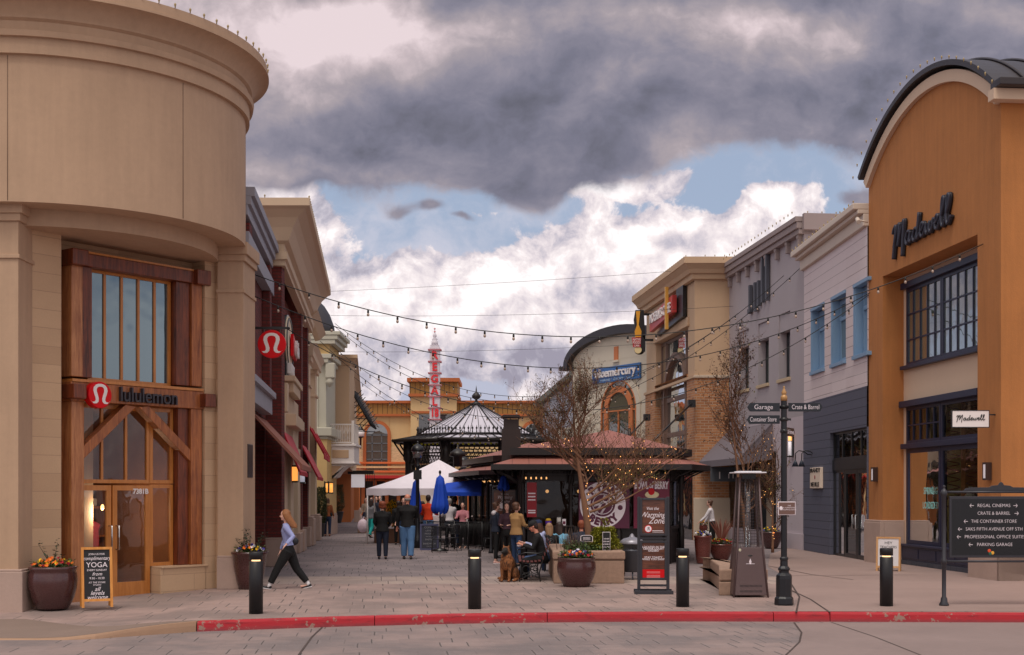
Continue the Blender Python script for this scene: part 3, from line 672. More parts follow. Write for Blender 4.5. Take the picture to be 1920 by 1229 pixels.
    for a, z in ((1.66, 2.72), (1.62, 2.1), (2.9, 1.72)):
        mb = MB(T); mb.lathe(T.P(a, -1.9, z), [(.05, -.12), (.055, .1), (.02, .14)], 12); lp = mb.build('pendant_lamp', black, B)
        mb = MB(T); mb.fr = None; mb.ell(T.P(a, -1.9, z-.06), (.035, .035, .06)); mb.build('bulb', M('warm glow', (1, .55, .2), emit=3.0, var=0, bump=0), lp); pl = bpy.data.lights.new('pendant_light', 'POINT'); pl.energy = 26; pl.color = (1, .72, .45); pl.shadow_soft_size = .06; po = bpy.data.objects.new('pendant_light', pl); COL.objects.link(po); po.location = T.P(a, -1.9, z-.16)
    # roof lights
    pts = [(C[0]+math.cos(math.radians(t))*3.98, C[1]+math.sin(math.radians(t))*3.98, 10.62) for t in [-112+k*4.6 for k in range(30)]]
    edge_bulbs(B, pts)
    # signs: round red disc and raised lettering on the timber beam, hanging round sign
    D = thing('round_sign', T.P(1.72, .0, 3.6), 'red round sign with a white looped mark on the timber beam over the entrance', 'sign')
    ac = T.a(187, .1); zc = T.z(187, 741, .1)
    mb = MB(T); mb.extr([(ac+.25*math.cos(t*math.pi/24), zc+.25*math.sin(t*math.pi/24)) for t in range(48)], -.045, .12); mb.build('disc', redsign, D, bevel=.01)
    mb = MB(T); mb.oa = ac; mb.oz_ = zc; omega(mb, .29, .121, .127); mb.build('mark', white, D)
    Ls = thing('shop_lettering', T.P(2.7, 0, 3.7), 'dark grey raised lowercase lettering lululemon on the timber beam'.replace('lululemon ', ''), 'sign')
    mb = MB(T); vs, fs = glyphs('lululemon', .40, depth=.08, bold=.002, sx=.86); mb.add(vs, fs, (T.a(218)+T.a(338))/2, -.045, 3.83); mb.build('letters', M('charcoal sign letters', S(52, 50, 58), rough=.4, var=0), Ls)
    # hanging sign on a bracket from the right pilaster
    H = thing('hanging_round_sign', (-5.5, 27.6, 3.5), 'double-sided red round sign hanging from a black bracket past the corner building', 'sign')
    Yh = 27.8; c = at(510, 646, Yh); G3 = FA(c[0], c[1], 0)
    mb = MB(G3); mb.extr([(.305*math.cos(t*math.pi/24), c[2]+.305*math.sin(t*math.pi/24)) for t in range(48)], -.05, .05); mb.build('disc', redsign, H, bevel=.01)
    for sd_ in (1, -1):
        mb = MB(G3); mb.oa = 0; mb.oz_ = c[2]; omega(mb, .34, .051 if sd_ > 0 else -.057, .057 if sd_ > 0 else -.051); mb.build('mark', white, H)
    zb = at(510, 616, Yh)[2]
    mb = MB(G3); mb.box(-.5, .36, -.02, .02, zb-.02, zb+.03); mb.box(-.18, -.165, -.01, .01, c[2]+.25, zb); mb.box(.165, .18, -.01, .01, c[2]+.25, zb); mb.box(-.5, -.47, -.05, .05, zb-.15, zb+.15); mb.ell((.36, 0, zb), (.035, .035, .035)); mb.build('bracket', black, H)
    # wall box on the right pilaster corner
    c = at(470, 865, 27.0); mb = MB(); mb.box(c[0]-.06, c[0]+.03, 26.6, 27.1, c[2]-.35, c[2]+.35); tag(mb.build('wall_box', M('dark bronze', S(48, 36, 32), rough=.4), bevel=.01), 'slim dark bronze box fixed on the corner of the right pilaster', 'wall fixture')
round_building()
# ------------------------------------------------------------------ right side buildings
def roof_pts(fr, a0, a1, n, z, step):
    k = max(2, int(abs(a1-a0)/step)); return [fr.P(a0+(a1-a0)*i/k, n, z) for i in range(k+1)]
orange = M('orange stucco', S(176, 115, 64), rough=.9, var=.15, scale=.8, bump=.4, bscale=28, streak=1.0)
cream_r = M('cream render', S(210, 184, 160), rough=.9, var=.05, scale=.6, bump=.12, streak=.3)
navy = M('navy window paint', S(38, 42, 66), rough=.4, var=.08, bump=.05)
roofdark = M('dark standing seam roof', S(46, 38, 40), rough=.45, var=.1, bump=.05)
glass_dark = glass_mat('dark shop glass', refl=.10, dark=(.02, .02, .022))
glass_up = glass_mat('old upper glass', refl=.34, dark=(.10, .13, .11))
def framed(fr, parent, name, a0, a1, z0, z1, n, nv=1, nh=1, f=.06, d=.06, mt=None, gm=None, mw=.035, sill=None, pane_in=.035):
    mb = MB(fr)
    mb.box(a0, a1, n-d, n, z0, z0+f); mb.box(a0, a1, n-d, n, z1-f, z1); mb.box(a0, a0+f, n-d, n, z0+f, z1-f); mb.box(a1-f, a1, n-d, n, z0+f, z1-f)
    for k in range(1, nv): c = a0+(a1-a0)*k/nv; mb.box(c-mw/2, c+mw/2, n-d, n-.004, z0+f, z1-f)
    for k in range(1, nh): c = z0+(z1-z0)*k/nh; mb.box(a0+f, a1-f, n-d+.004, n-.008, c-mw/2, c+mw/2)
    w = mb.build(name, mt, parent); mb = MB(fr); p = n-pane_in
    mb.quad((a0+.02, p, z0+.02), (a1-.02, p, z0+.02), (a1-.02, p, z1-.02), (a0+.02, p, z1-.02)); mb.build('pane', gm, w)
    if sill: mb = MB(fr); mb.box(a0-sill[0], a1+sill[0], n-d, n+sill[1], z0-sill[2], z0-.002); mb.build('sill', sill[3], w)
    return w
def coat_script(mb, fr, k, a, n, z, r, y1=0.0):
    """flowing one-line script strokes for the shop name"""
    def spl(pts, m=6):
        out = []; P_ = [pts[0]]+pts+[pts[-1]]
        for i in range(1, len(P_)-2):
            p0, p1, p2, p3 = [Vector(p) for p in P_[i-1:i+3]]
            for j in range(m):
                t = j/m; out.append(.5*((2*p1)+(p2-p0)*t+(2*p0-5*p1+4*p2-p3)*t*t+(3*p1-p0-3*p2+p3)*t*t*t))
        out.append(Vector(pts[-1])); return out
    st = [
        [(-2.02, .28), (-1.92, .42), (-1.80, .44), (-1.90, .0), (-2.0, -.42)],
        [(-1.95, -.1), (-1.72, .3), (-1.56, .48), (-1.60, .1), (-1.66, -.12), (-1.45, .25), (-1.24, .52), (-1.30, .1), (-1.38, -.45)],
        [(-.82, .12), (-.98, .14), (-1.10, -.02), (-1.08, -.16), (-.96, -.16), (-.84, .02), (-.80, .12), (-.86, -.10), (-.78, -.16), (-.66, -.05)],
        [(-.34, .10), (-.50, .13), (-.62, -.02), (-.60, -.16), (-.48, -.16), (-.34, .05), (-.24, .5), (-.36, -.02), (-.34, -.16), (-.2, -.06)],
        [(-.2, -.06), (-.02, .02), (.06, .14), (-.04, .18), (-.14, .02), (-.10, -.15), (.04, -.14), (.18, .02)],
        [(.22, .13), (.20, -.06), (.26, -.16), (.38, -.05), (.44, .12), (.42, -.08), (.50, -.16), (.62, -.02), (.66, .14), (.74, .10)],
        [(.74, .0), (.88, .03), (.96, .14), (.87, .19), (.78, .04), (.80, -.13), (.94, -.14), (1.06, .02)],
        [(1.06, .0), (1.24, .25), (1.32, .5), (1.24, .56), (1.17, .35), (1.15, -.05), (1.24, -.16), (1.36, -.02)],
        [(1.36, .0), (1.54, .25), (1.62, .5), (1.54, .56), (1.47, .35), (1.45, -.05), (1.54, -.16), (1.70, .0)]]
    for s_ in st:
        pts = spl([(x, y+y1*x) for x, y in s_])
        mb.tube([(a+p.x*k, n, z+p.y*k) for p in pts], r, 6, ry=1.0)
def orange_store():
    fr = Fr((13.42-.09*36.4, 36.4), (13.42-.09*28.4, 28.4))
    B = thing('arched_store_building', fr.P(4, -2, 0), 'orange stucco store building with an arched gable and navy framed windows', 'building')
    L_ = 8.0; zs = 10.55; R_ = 6.1; zc = 10.95+1.5-R_
    # wall with recess; arched top
    mb = MB(fr); wall(mb, 0, L_, 0, 9.0, [(1.05, 6.85, -1, 7.93)], depth=.6)
    arc = [(L_/2+math.sin(t)*R_, zc-.35+math.cos(t)*R_) for t in [(-1+2*i/24)*math.asin(4/R_) for i in range(25)]]
    top = [mb.pt(a, 0, z) for a, z in arc]; low = [mb.pt(a, 0, 9.0) for a, z in arc]
    for i in range(24): mb.face((low[i], low[i+1], top[i+1], top[i]))
    b1 = [mb.pt(a, -9, z) for a, z in arc]
    for i in range(24): mb.face((top[i], top[i+1], b1[i+1], b1[i]))
    mb.quad((L_, 0, 0), (L_, -22, 0), (L_, -22, 10.7), (L_, 0, 10.7)); mb.quad((0, 0, 0), (0, -22, 0), (0, -22, 10.5), (0, 0, 10.5)); mb.quad((0, -22, 0), (L_, -22, 0), (L_, -22, 10.5), (0, -22, 10.5))
    mb.build('wall', orange, B)
    # vaulted seam roof and its rims
    mb = MB(fr)
    ro = R_+.36
    an = [(-1+2*i/32)*math.asin(4.25/ro) for i in range(33)]
    o1 = [(L_/2+math.sin(t)*ro, zc-.35+math.cos(t)*ro+.12) for t in an]; o0 = [(L_/2+math.sin(t)*(ro-.13), zc-.35+math.cos(t)*(ro-.13)+.12) for t in an]
    for i in range(32): mb.extr([o0[i], o1[i], o1[i+1], o0[i+1]], -22, .24)
    mb.build('vault_roof', roofdark, B)
    mb = MB(fr)
    for i in range(32): mb.extr([(L_/2+math.sin(an[i])*(ro-.50), zc-.23+math.cos(an[i])*(ro-.50)), (L_/2+math.sin(an[i])*(ro-.222), zc-.23+math.cos(an[i])*(ro-.222)), (L_/2+math.sin(an[i+1])*(ro-.222), zc-.23+math.cos(an[i+1])*(ro-.222)), (L_/2+math.sin(an[i+1])*(ro-.50), zc-.23+math.cos(an[i+1])*(ro-.50))], -.1, .12)
    mb.box(L_+.004, L_+.28, -22, .30, 10.62, 10.86); mb.build('arch_trim', cream_r, B)
    mb = MB(fr); mb.box(L_+.02, L_+.5, -22, .26, 10.87, 11.04); mb.build('gutter', roofdark, B, bevel=.02)
    for k in range(14):
        mb = MB(fr); y = -.5-k*.75
        mb.tube([(L_/2+math.sin(t)*(ro+.02), y, zc-.35+math.cos(t)*(ro+.02)+.13) for t in an[14:]], .035, 4); mb.build('roof_seam', roofdark, B)
    edge_bulbs(B, [fr.P(L_/2+math.sin(t)*(ro+.0), .35, zc-.23+math.cos(t)*(ro)) for t in [(-1+2*i/22)*math.asin(4.3/ro) for i in range(23)]])
    # recess back wall
    mb = MB(fr); wall(mb, 1.05, 6.85, 0, 7.93, [(1.22, 5.75, .0, 4.42), (1.22, 5.75, 5.44, 7.66)], depth=.2, n=-.6); mb.build('recess_wall', cream_r, B)
    mb = MB(fr); mb.box(-.12, 1.12, -.02, .1, -.02, 1.14); mb.box(-.10, 1.10, -.62, .08, 1.14, 1.2); mb.box(.98, 1.12, -.6, -.02, -.02, 1.14); mb.build('pier_plinth', plinth_m, B, bevel=.015)
    mb = MB(fr); mb.box(6.55, 8.1, -.6, .1, -.1, .62); mb.box(8.0, 8.1, -22, .1, -.1, .62); mb.build('pier_plinth', plinth_m, B, bevel=.02)
    # upper window
    mb = MB(fr); mb.box(1.1, 5.85, -.65, -.48, 7.55, 7.72); mb.box(1.1, 5.85, -.65, -.46, 5.34, 5.44); mb.build('window_head', navy, B, bevel=.01)
    framed(fr, B, 'upper_window', 1.22, 3.52, 5.44, 7.55, -.6, 5, 3, .09, .1, navy, glass_up, .04); framed(fr, B, 'upper_window', 3.53, 5.75, 5.44, 7.55, -.6, 5, 3, .09, .1, navy, glass_up, .04)
    # shop window
    mb = MB(fr); mb.box(1.08, 5.85, -.66, -.44, 4.30, 4.47); mb.box(1.1, 5.8, -.65, -.48, 3.16, 3.3); mb.build('window_head', navy, B, bevel=.01)
    framed(fr, B, 'transom_window', 1.22, 3.45, 3.3, 4.30, -.6, 5, 2, .09, .1, navy, glass_shop2, .04); framed(fr, B, 'transom_window', 3.47, 5.75, 3.3, 4.30, -.6, 1, 1, .09, .1, navy, glass_shop2, .04)
    framed(fr, B, 'display_window', 1.22, 3.45, .55, 3.16, -.6, 1, 1, .12, .12, navy, glass_shop2); framed(fr, B, 'display_window', 3.47, 5.75, .55, 3.16, -.6, 1, 1, .12, .12, navy, glass_shop2)
    mb = MB(fr); mb.box(1.14, 5.9, -.7, -.5, .12, .5); mb.box(1.12, 5.9, -.7, -.44, .5, .56); mb.build('stall_riser', navy, B, bevel=.01)
    for k in range(4): mb = MB(fr); mb.box(1.25+k*1.13, 2.28+k*1.13, -.5, -.485, .18, .44); mb.build('riser_panel', navy, B, bevel=.012)
    mb = MB(fr); mb.box(1.12, 5.9, -.7, -.46, -.1, .12); mb.build('tiled_base', brick_mat('slate tile', S(70, 70, 80), S(58, 60, 70), S(40, 40, 44), .35, .3, .01), B)
    # display interior
    mb = MB(fr); mb.quad((1.1, -3.2, 0), (6.6, -3.2, 0), (6.6, -3.2, 4.5), (1.1, -3.2, 4.5)); mb.quad((1.1, -.82, 0), (1.1, -3.2, 0), (1.1, -3.2, 4.5), (1.1, -.82, 4.5)); mb.quad((6.6, -.82, 0), (6.6, -3.2, 0), (6.6, -3.2, 4.5), (6.6, -.82, 4.5)); mb.quad((1.1, -.82, 4.5), (6.6, -.82, 4.5), (6.6, -3.2, 4.5), (1.1, -3.2, 4.5)); mb.build('display_wall', M('display wall', S(190, 170, 120), var=.1), B)
    mb = MB(fr); mb.box(1.1, 6.6, -3.2, -.85, .3, .5); mb.build('display_floor', cream_r, B)
    mb = MB(fr); mb.box(2.9, 3.15, -3.1, -1.4, .5, 4.4); mb.build('display_pier', orange, B)
    for ca in (3.0, 4.15):
        mb = MB(fr); pts = []; 
        for i in range(120): t = i/120; pts.append((ca+.22*math.cos(i*.75), -1.15+.15*math.sin(i*.75), 4.3-t*2.9))
        mb.tube(pts, .014, 5); mb.build('hanging_coil', M('copper coil', S(120, 50, 30), rough=.4, metal=.5), B)
    mannequin_skin = M('mannequin', S(210, 196, 180), rough=.5, var=.03)
    for ca, top_c, leg_c, hat in ((3.25, S(214, 200, 190), S(60, 90, 120), False), (4.55, S(206, 120, 30), S(190, 160, 120), True), (5.2, S(170, 160, 160), S(70, 70, 80), False)):
        mb = MB(fr); mb.lathe((ca, -1.5, 0), [(.05, .5), (.15, .9), (.17, 1.25)], 12); b_ = mb.build('mannequin_skirt', M('cloth %s' % ca, leg_c, var=.15), B)
        mb = MB(fr); mb.lathe((ca, -1.5, 0), [(.15, 1.2), (.15, 1.5), (.2, 1.75), (.19, 1.9), (.07, 1.97), (.001, 2.0)], 14, sy=.7); mb.ell((ca-.2, -1.5, 1.6), (.06, .07, .25)); mb.ell((ca+.2, -1.5, 1.6), (.06, .07, .25)); mb.build('mannequin_top', M('top %s' % ca, top_c, var=.15), B)
        mb = MB(fr); mb.lathe((ca, -1.5, 0), [(.05, 1.95), (.05, 2.12), (.001, 2.13)], 10); mb.build('mannequin_neck', mannequin_skin, B)
        if hat: mb = MB(fr); mb.lathe((ca-.1, -1.3, 1.45), [(.26, 0), (.1, .06), (.1, .2), (.001, .22)], 18); mb.build('straw_hat', M('straw', S(214, 186, 130), var=.2), B)
    mb = MB(fr); write(mb, 'SPRING', .26, 2.75, -.59, 2.0, depth=.004, sx=.75); write(mb, 'LOADED', .26, 2.75, -.59, 1.62, depth=.004, sx=.75); mb.build('window_lettering', M('pale teal vinyl', S(150, 214, 206), var=0), B)
    # raised script sign
    sgn = thing('script_lettering_sign', fr.P(3.9, .1, 8.2), 'dark navy raised script lettering across the orange arched wall', 'sign')
    mb = MB(fr); coat_script(mb, fr, .97, 3.98, .10, 8.63, .040); mb.build('letter_face', M('charcoal letters', S(52, 52, 66), rough=.4, var=0, bump=0), sgn)
    mb = MB(fr); coat_script(mb, fr, .97, 3.98, .05, 8.63, .052); mb.build('letter_return', M('dark letters', S(22, 22, 32), rough=.5, var=0, bump=0), sgn)
    # blade sign
    bl = thing('blade_sign', fr.P(6.6, .3, 3.9), 'small white hanging blade sign with black script beside the orange pier', 'sign')
    Yb = 28.7; c0 = at(1785, 801, Yb); c1 = at(1853, 771, Yb); g3 = FA(c0[0], Yb, 0); w_ = c1[0]-c0[0]
    mb = MB(g3); mb.box(0, w_, -.03, .03, c0[2], c1[2]); mb.build('panel', M('sign white', S(236, 228, 226), rough=.4, var=.02), bl)
    mb = MB(g3); z0, z1 = c0[2], c1[2]
    for q in ((-.015, w_+.015, z0-.015, z0), (-.015, w_+.015, z1, z1+.015), (-.015, 0, z0, z1), (w_, w_+.015, z0, z1)): mb.box(q[0], q[1], -.036, .036, q[2], q[3])
    mb.box(w_, w_+.35, -.015, .015, z1-.1, z1-.07); mb.build('frame', black, bl)
    mb = MB(g3); coat_script(mb, g3, w_*.21, w_/2+.03, .036, (z0+z1)/2, .008); mb.build('script', black, bl)
    for u, v, nm in ((1638, 890, 'left'), (1849, 884, 'right')):
        a = fr.a(u, .1); zc_ = fr.z(u, v, .1); s_ = thing('wall_lantern', fr.P(a, 0, zc_), 'small frosted box lantern on the orange pier '+('beside the dark grey shopfront' if nm == 'left' else 'above the directory board'), 'lantern')
        mb = MB(fr); mb.box(a-.085, a+.085, .01, .15, zc_-.2, zc_-.16); mb.box(a-.085, a+.085, .01, .15, zc_+.16, zc_+.2); mb.box(a-.085, a-.065, .01, .15, zc_-.16, zc_+.16); mb.box(a+.065, a+.085, .01, .15, zc_-.16, zc_+.16); mb.build('casing', M('bronze lantern', S(60, 44, 40), rough=.4), s_)
        mb = MB(fr); mb.box(a-.062, a+.062, .02, .14, zc_-.158, zc_+.158); mb.build('diffuser', M('frosted lamp glass', S(236, 228, 232), rough=.3, var=0, emit=.15), s_)
glass_shop2 = glass_mat('shop front glass', tint=(.72, .78, .72), refl=.06)
orange_store()
board_w = lines_mat('pale pink white boards', S(216, 202, 202), S(132, 118, 120), .30, w=.06, var=.04)
board_g = lines_mat('dark slate boards', S(88, 90, 106), S(44, 46, 56), .26, w=.07, var=.05)
bluew = M('blue window paint', S(122, 154, 184), rough=.5, var=.05)
trim_w = M('off white trim', S(206, 192, 178), rough=.7, var=.05)
def board_store():
    fr = Fr((9.97, 43.7), (10.1, 36.85)); A1 = 7.3
    B = thing('boarded_store_building', fr.P(3.4, -2, 0), 'white clapboard store building with three blue windows over a dark slate ground floor', 'building')
    W3 = [(1.04, 2.66), (3.55, 5.11), (6.0, 7.5)]
    mb = MB(fr); wall(mb, -.03, A1, 5.0, 9.75, [(a0, min(a1, 7.29), 5.92, 8.02) for a0, a1 in W3], depth=.35); shell(mb, -.03, A1, 5.0, 10.1, 18, sides=(True, False)); mb.build('upper_wall', board_w, B)
    mb = MB(fr); wall(mb, -.03, A1, -.02, 5.0, [(3.36, 7.29, -1, 3.84)], depth=.3, n=.02); mb.quad((-.03, .02, 5), (A1, .02, 5), (A1, 0, 5), (-.03, 0, 5)); mb.build('lower_wall', board_g, B)
    mb = MB(fr); mb.box(-.1, A1, -.1, .12, 9.55, 9.9); mb.box(-.16, A1, -.1, .28, 9.9, 10.02); mb.box(-.2, A1, -.1, .42, 10.02, 10.2); mb.box(-.2, -.04, -3, .1, 9.9, 10.2); mb.build('cornice', trim_w, B, bevel=.02)
    edge_bulbs(B, roof_pts(fr, -.1, 7.2, .38, 10.2, .45))
    for a0, a1 in W3:
        framed(fr, B, 'window', a0+.05, a1-.05, 5.98, 7.97, -.22, 1, 1, .16, .1, bluew, glass_up, .06)
        mb = MB(fr); mb.box(a0+.2, a1-.2, -.26, -.2, 7.30, 7.42); mb.box(a0-.03, a1+.03, -.3, .08, 5.86, 5.97); mb.box(a0-.02, a1+.02, -.2, .05, 7.98, 8.08); mb.box(a0-.03, a0+.06, -.34, .03, 5.97, 7.98); mb.box(a0+.06, a0+.10, -.33, -.0, 5.97, 7.98); mb.build('window_casing', bluew, B, bevel=.008)
    fm = M('black aluminium', S(24, 24, 27), rough=.35, var=.05)
    framed(fr, B, 'transom_window', 3.36, 7.3, 2.98, 3.84, -.1, 4, 1, .07, .08, fm, glass_dark2, .09)
    mb = MB(fr); mb.box(3.36, 7.3, -.2, -.06, 2.66, 2.98); mb.build('door_header', fm, B)
    framed(fr, B, 'side_window', 3.36, 4.6, 0, 2.66, -.1, 2, 1, .08, .08, fm, glass_dark2, .09)
    for a0 in (4.62, 5.95):
        w = framed(fr, B, 'door', a0, a0+1.3, 0, 2.66, -.1, 1, 1, .13, .08, fm, glass_dark2, .09)
        mb = MB(fr); x = a0+.15 if a0 > 5 else a0+1.15; mb.tube([(x, -.1, .9), (x, .0, .9), (x, .0, 1.3), (x, -.1, 1.3)], .015, 6); mb.build('handle', steel, w)
    mb = MB(fr); mb.box(3.2, 7.3, -3, -2.9, 0, 4); mb.build('interior_wall', M('dim interior', S(60, 46, 40), var=.5, scale=2), B)
    for k in range(9):
        mb = MB(fr); a = 3.6+k*.42; mb.box(a, a+.3, -2.5, -2.2, .1+.2*(k % 3), 1.2+.3*((k*7) % 3)); mb.build('display_stock', M('stock%d' % (k % 4), [S(120, 60, 50), S(160, 150, 150), S(60, 80, 70), S(150, 120, 80)][k % 4], var=.3), B)
    s = thing('wall_sign_panel', fr.P(1.3, 0, 2), 'cream upright sign panel with dark lettering on the dark slate boards', 'sign')
    a0, a1 = fr.a(1522, .06), fr.a(1541, .06); z0, z1 = fr.z(1531, 916, .06), fr.z(1531, 877, .06)
    mb = MB(fr); mb.box(a0, a1, .02, .12, z0, z1); mb.build('panel', M('cream sign', S(240, 220, 200), rough=.5, var=.02), s, bevel=.01)
    mb = MB(fr); am = (a0+a1)/2
    for t_, z in (('BRANDY', z1-.1), ('MELVILLE', z0+.12)):
        vs, fs = glyphs(t_, .2, depth=.01, bold=.003, sx=(a1-a0)*.9/(len(t_)*.115)); mb.add(vs, fs, am, .121, z)
    mb.build('lettering', black, s)
    mb = MB(fr); mb.ell((am, .125, (z0+z1)/2+.02), (.05, .01, .07)); mb.build('flower_mark', M('dull red', S(150, 40, 50), var=0), s)
    cam_ = thing('security_camera', fr.P(6.3, .3, 9.7), 'white bullet security camera under the white cornice beside the orange building', 'camera')
    c = at(1606, 413, fr.Y(1606, .5)); mb = MB(); mb.tube([(c[0]-.02, c[1]-.3, c[2]-.12), (c[0]+.05, c[1]+.1, c[2]+.05)], .06, 10); mb.build('body', trim_w, cam_); mb = MB(); mb.tube([(c[0]+.05, c[1], c[2]), (c[0]+.32, c[1], c[2]-.06)], .025, 6); mb.build('arm', trim_w, cam_)
glass_dark2 = glass_mat('dim shop glass', tint=(.5, .5, .5), refl=.08)
board_store()
greyst = M('lilac grey stucco', S(168, 160, 164), rough=.9, var=.06, scale=.5, bump=.15, streak=.4)
greylt = M('pale grey stucco', S(190, 178, 184), rough=.9, var=.05, scale=.5, bump=.12, streak=.3)
greytr = M('grey brown trim', S(150, 136, 134), rough=.8, var=.05)
def grey_store():
    fr = Fr((14.69-.108*54, 54), (14.69-.108*43.7, 43.7)); A1 = fr.L
    B = thing('grey_store_building', fr.P(5, -2, 0), 'lilac grey stucco store building with bracketed cornice and three narrow windows', 'building')
    W3 = [(2.45, 3.9), (5.1, 6.45), (7.6, 8.9)]
    mb = MB(fr); wall(mb, -.2, A1, 4.6, 10.95, [(a0, a1, 6.05, 8.4) for a0, a1 in W3], depth=.45); shell(mb, -.2, A1, 4.6, 11.2, 20, sides=(True, True)); mb.build('upper_wall', greyst, B)
    mb = MB(fr); wall(mb, -.2, A1, 0, 4.6, [(.5, 7.3, -1, 3.5)], depth=.6, n=.0); mb.build('lower_wall', greylt, B)
    mb = MB(fr); mb.box(-.2, A1+.02, .004, .07, 0, .55); mb.build('base_course', greylt, B)
    for a0, a1 in W3:
        mb = MB(fr); mb.box(a0, a1, -.42, -.05, 7.75, 8.39); mb.build('lintel_panel', greyst, B, bevel=.01)
        framed(fr, B, 'window', a0, a1, 6.06, 7.75, -.3, 1, 1, .1, .1, M('dark window frame', S(36, 36, 42), rough=.4), glass_up)
        mb = MB(fr); mb.box(a0-.05, a1+.05, -.3, .08, 5.93, 6.05); mb.build('window_sill', M('yellowish sill', S(190, 170, 140)), B, bevel=.01)
    mb = MB(fr); mb.box(-.3, A1+.05, -.3, .20, 10.8, 10.98); mb.box(-.36, A1+.08, -.3, .28, 10.98, 11.2); mb.box(-.42, A1+.1, -.3, .34, 11.2, 11.38); mb.build('cornice', greytr, B, bevel=.015)
    # side return facing the camera above the white building
    mb = MB(fr); mb.box(A1+.11, A1+.3, -6, .1, 10.9, 11.45); mb.build('side_cornice', greytr, B)
    mb = MB(fr); mb.box(A1+.004, A1+.02, -6, -.4, 10, 10.9); mb.build('side_panel', orange, B)
    for k in range(9):
        a = .25+k*(A1-.5)/8; mb = MB(fr); mb.box(a-.085, a+.085, .0, .15, 10.40, 10.795); mb.box(a-.10, a+.10, .0, .17, 10.68, 10.795); mb.build('bracket', greytr, B, bevel=.01)
    edge_bulbs(B, roof_pts(fr, -.3, A1+.05, .44, 11.45, .42)+[fr.P(A1+.2, .44-i*.5, 11.45) for i in range(1, 8)])
    # awning
    mb = MB(fr); mb.extra([(.02, 4.55), (1.25, 3.25), (1.25, 3.0), (1.2, 3.0), (1.2, 3.2), (.02, 4.45)], .9, 6.9); mb.quad((.9, .02, 3.2), (.9, .02, 4.5), (.9, 1.22, 3.22), (.9, 1.2, 3.0)); mb.quad((6.9, .02, 3.2), (6.9, .02, 4.5), (6.9, 1.22, 3.22), (6.9, 1.2, 3.0)); mb.build('awning', M('grey awning cloth', S(112, 104, 110), rough=.9, var=.08, bump=.3), B)
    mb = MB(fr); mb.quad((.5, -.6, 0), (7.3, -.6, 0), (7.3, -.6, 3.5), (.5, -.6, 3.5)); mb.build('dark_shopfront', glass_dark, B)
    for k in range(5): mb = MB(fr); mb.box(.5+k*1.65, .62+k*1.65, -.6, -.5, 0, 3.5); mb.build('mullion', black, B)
    # raised lettering of tall thin letters
    s = thing('tall_letter_sign', fr.P(5.5, 0, 8.9), 'tall thin dark grey letters standing off the upper wall of the grey building', 'sign'); lm = M('slate letters', S(74, 76, 86), rough=.5, var=.05)
    def col(a, w, z0, z1): mb.box(a-w/2, a+w/2, .03, .16, z0, z1)
    mb = MB(fr); col(4.42, .17, 8.95, 10.0); mb.box(4.2, 4.34, .03, .16, 8.92, 9.1); mb.build('letter', lm, s)
    mb = MB(fr); mb.box(4.72, 4.86, .03, .16, 9.05, 9.2); mb.build('dot', lm, s)
    mb = MB(fr); col(5.08, .16, 9.0, 10.0); mb.box(5.0, 5.3, .03, .16, 8.9, 9.0); mb.build('letter', lm, s)
    for a, z0, z1 in ((5.52, 9.05, 10.0), (6.02, 9.1, 10.85), (6.55, 9.1, 10.85)):
        mb = MB(fr); col(a, .17, z0, z1); mb.build('letter', lm, s)
    # blade sign of the same shop, low on the wall
    bs = thing('grey_blade_sign', fr.P(.3, .4, 3.0), 'dark grey projecting sign with pale tall letters by the tan brick corner', 'sign')
    Yb = 51; c0 = at(1332, 903, Yb); c1 = at(1400, 876, Yb); g3 = FA(c0[0], Yb, 0); w_ = c1[0]-c0[0]
    mb = MB(g3); mb.box(0, w_, -.04, .04, c0[2], c1[2]); mb.build('panel', M('slate panel', S(74, 78, 84)), bs)
    mb = MB(g3)
    for x, z0, z1 in ((.25, .1, .38), (.5, .12, .3), (.62, .12, .36), (.80, .12, .46), (.96, .12, .46)): mb.box(w_*x-.02, w_*x+.02, .042, .06, c0[2]+z0, c0[2]+z1)
    mb.build('letters', white, bs)
    # slim wall light and swan neck lamps
    a = fr.a(1482, .1); z0, z1 = fr.z(1482, 855, .1), fr.z(1482, 815, .1); wl = thing('tube_wall_light', fr.P(a, 0, z0), 'tall slim tube lantern on the pale grey wall by the direction post', 'lantern')
    mb = MB(fr); mb.box(a-.1, a+.1, .0, .05, z0, z1); mb.box(a-.09, a+.09, .05, .2, z0-.05, z0); mb.box(a-.09, a+.09, .05, .2, z1, z1+.05); mb.build('casing', black, wl)
    mb = MB(fr); mb.tube([(a, .12, z0), (a, .12, z1-.25)], .06, 10); mb.build('tube', M('white tube', S(240, 232, 236), emit=.3, var=0, bump=0), wl)
    mb = MB(fr); mb.tube([(a, .12, z1-.22), (a, .12, z1)], .061, 10); mb.build('glow', M('warm lamp glow', S(255, 180, 110), emit=1.2, var=0, bump=0), wl)
    for u in (1491, 1503):
        Yl = 42.5; s_ = thing('swan_neck_lamp', (0, 0, 0), 'black swan neck lamp over the '+('pale grey wall end' if u < 1500 else 'cream sign panel'), 'lamp')
        c = at(u, 868, Yl); c2 = at(u+34, 853, Yl+.2); s_.location = c2; ROOTS[s_] = Vector(c2)
        mb = MB(); pts = [c2, (c[0]+.42, Yl, c2[2]), (c[0]+.28, Yl, c2[2]+.1), (c[0]+.12, Yl, c2[2]+.13), (c[0]+.01, Yl, c2[2]+.04), (c[0], Yl, c[2]+.06)]; mb.tube(pts, .018, 6); mb.build('arm', black, s_)
        mb = MB(); mb.lathe(c, [(.03, .08), (.05, .03), (.12, -.13), (.11, -.13), (.02, .02)], 14); mb.build('shade', M('blue black shade', S(44, 52, 66), rough=.3), s_)
grey_store()
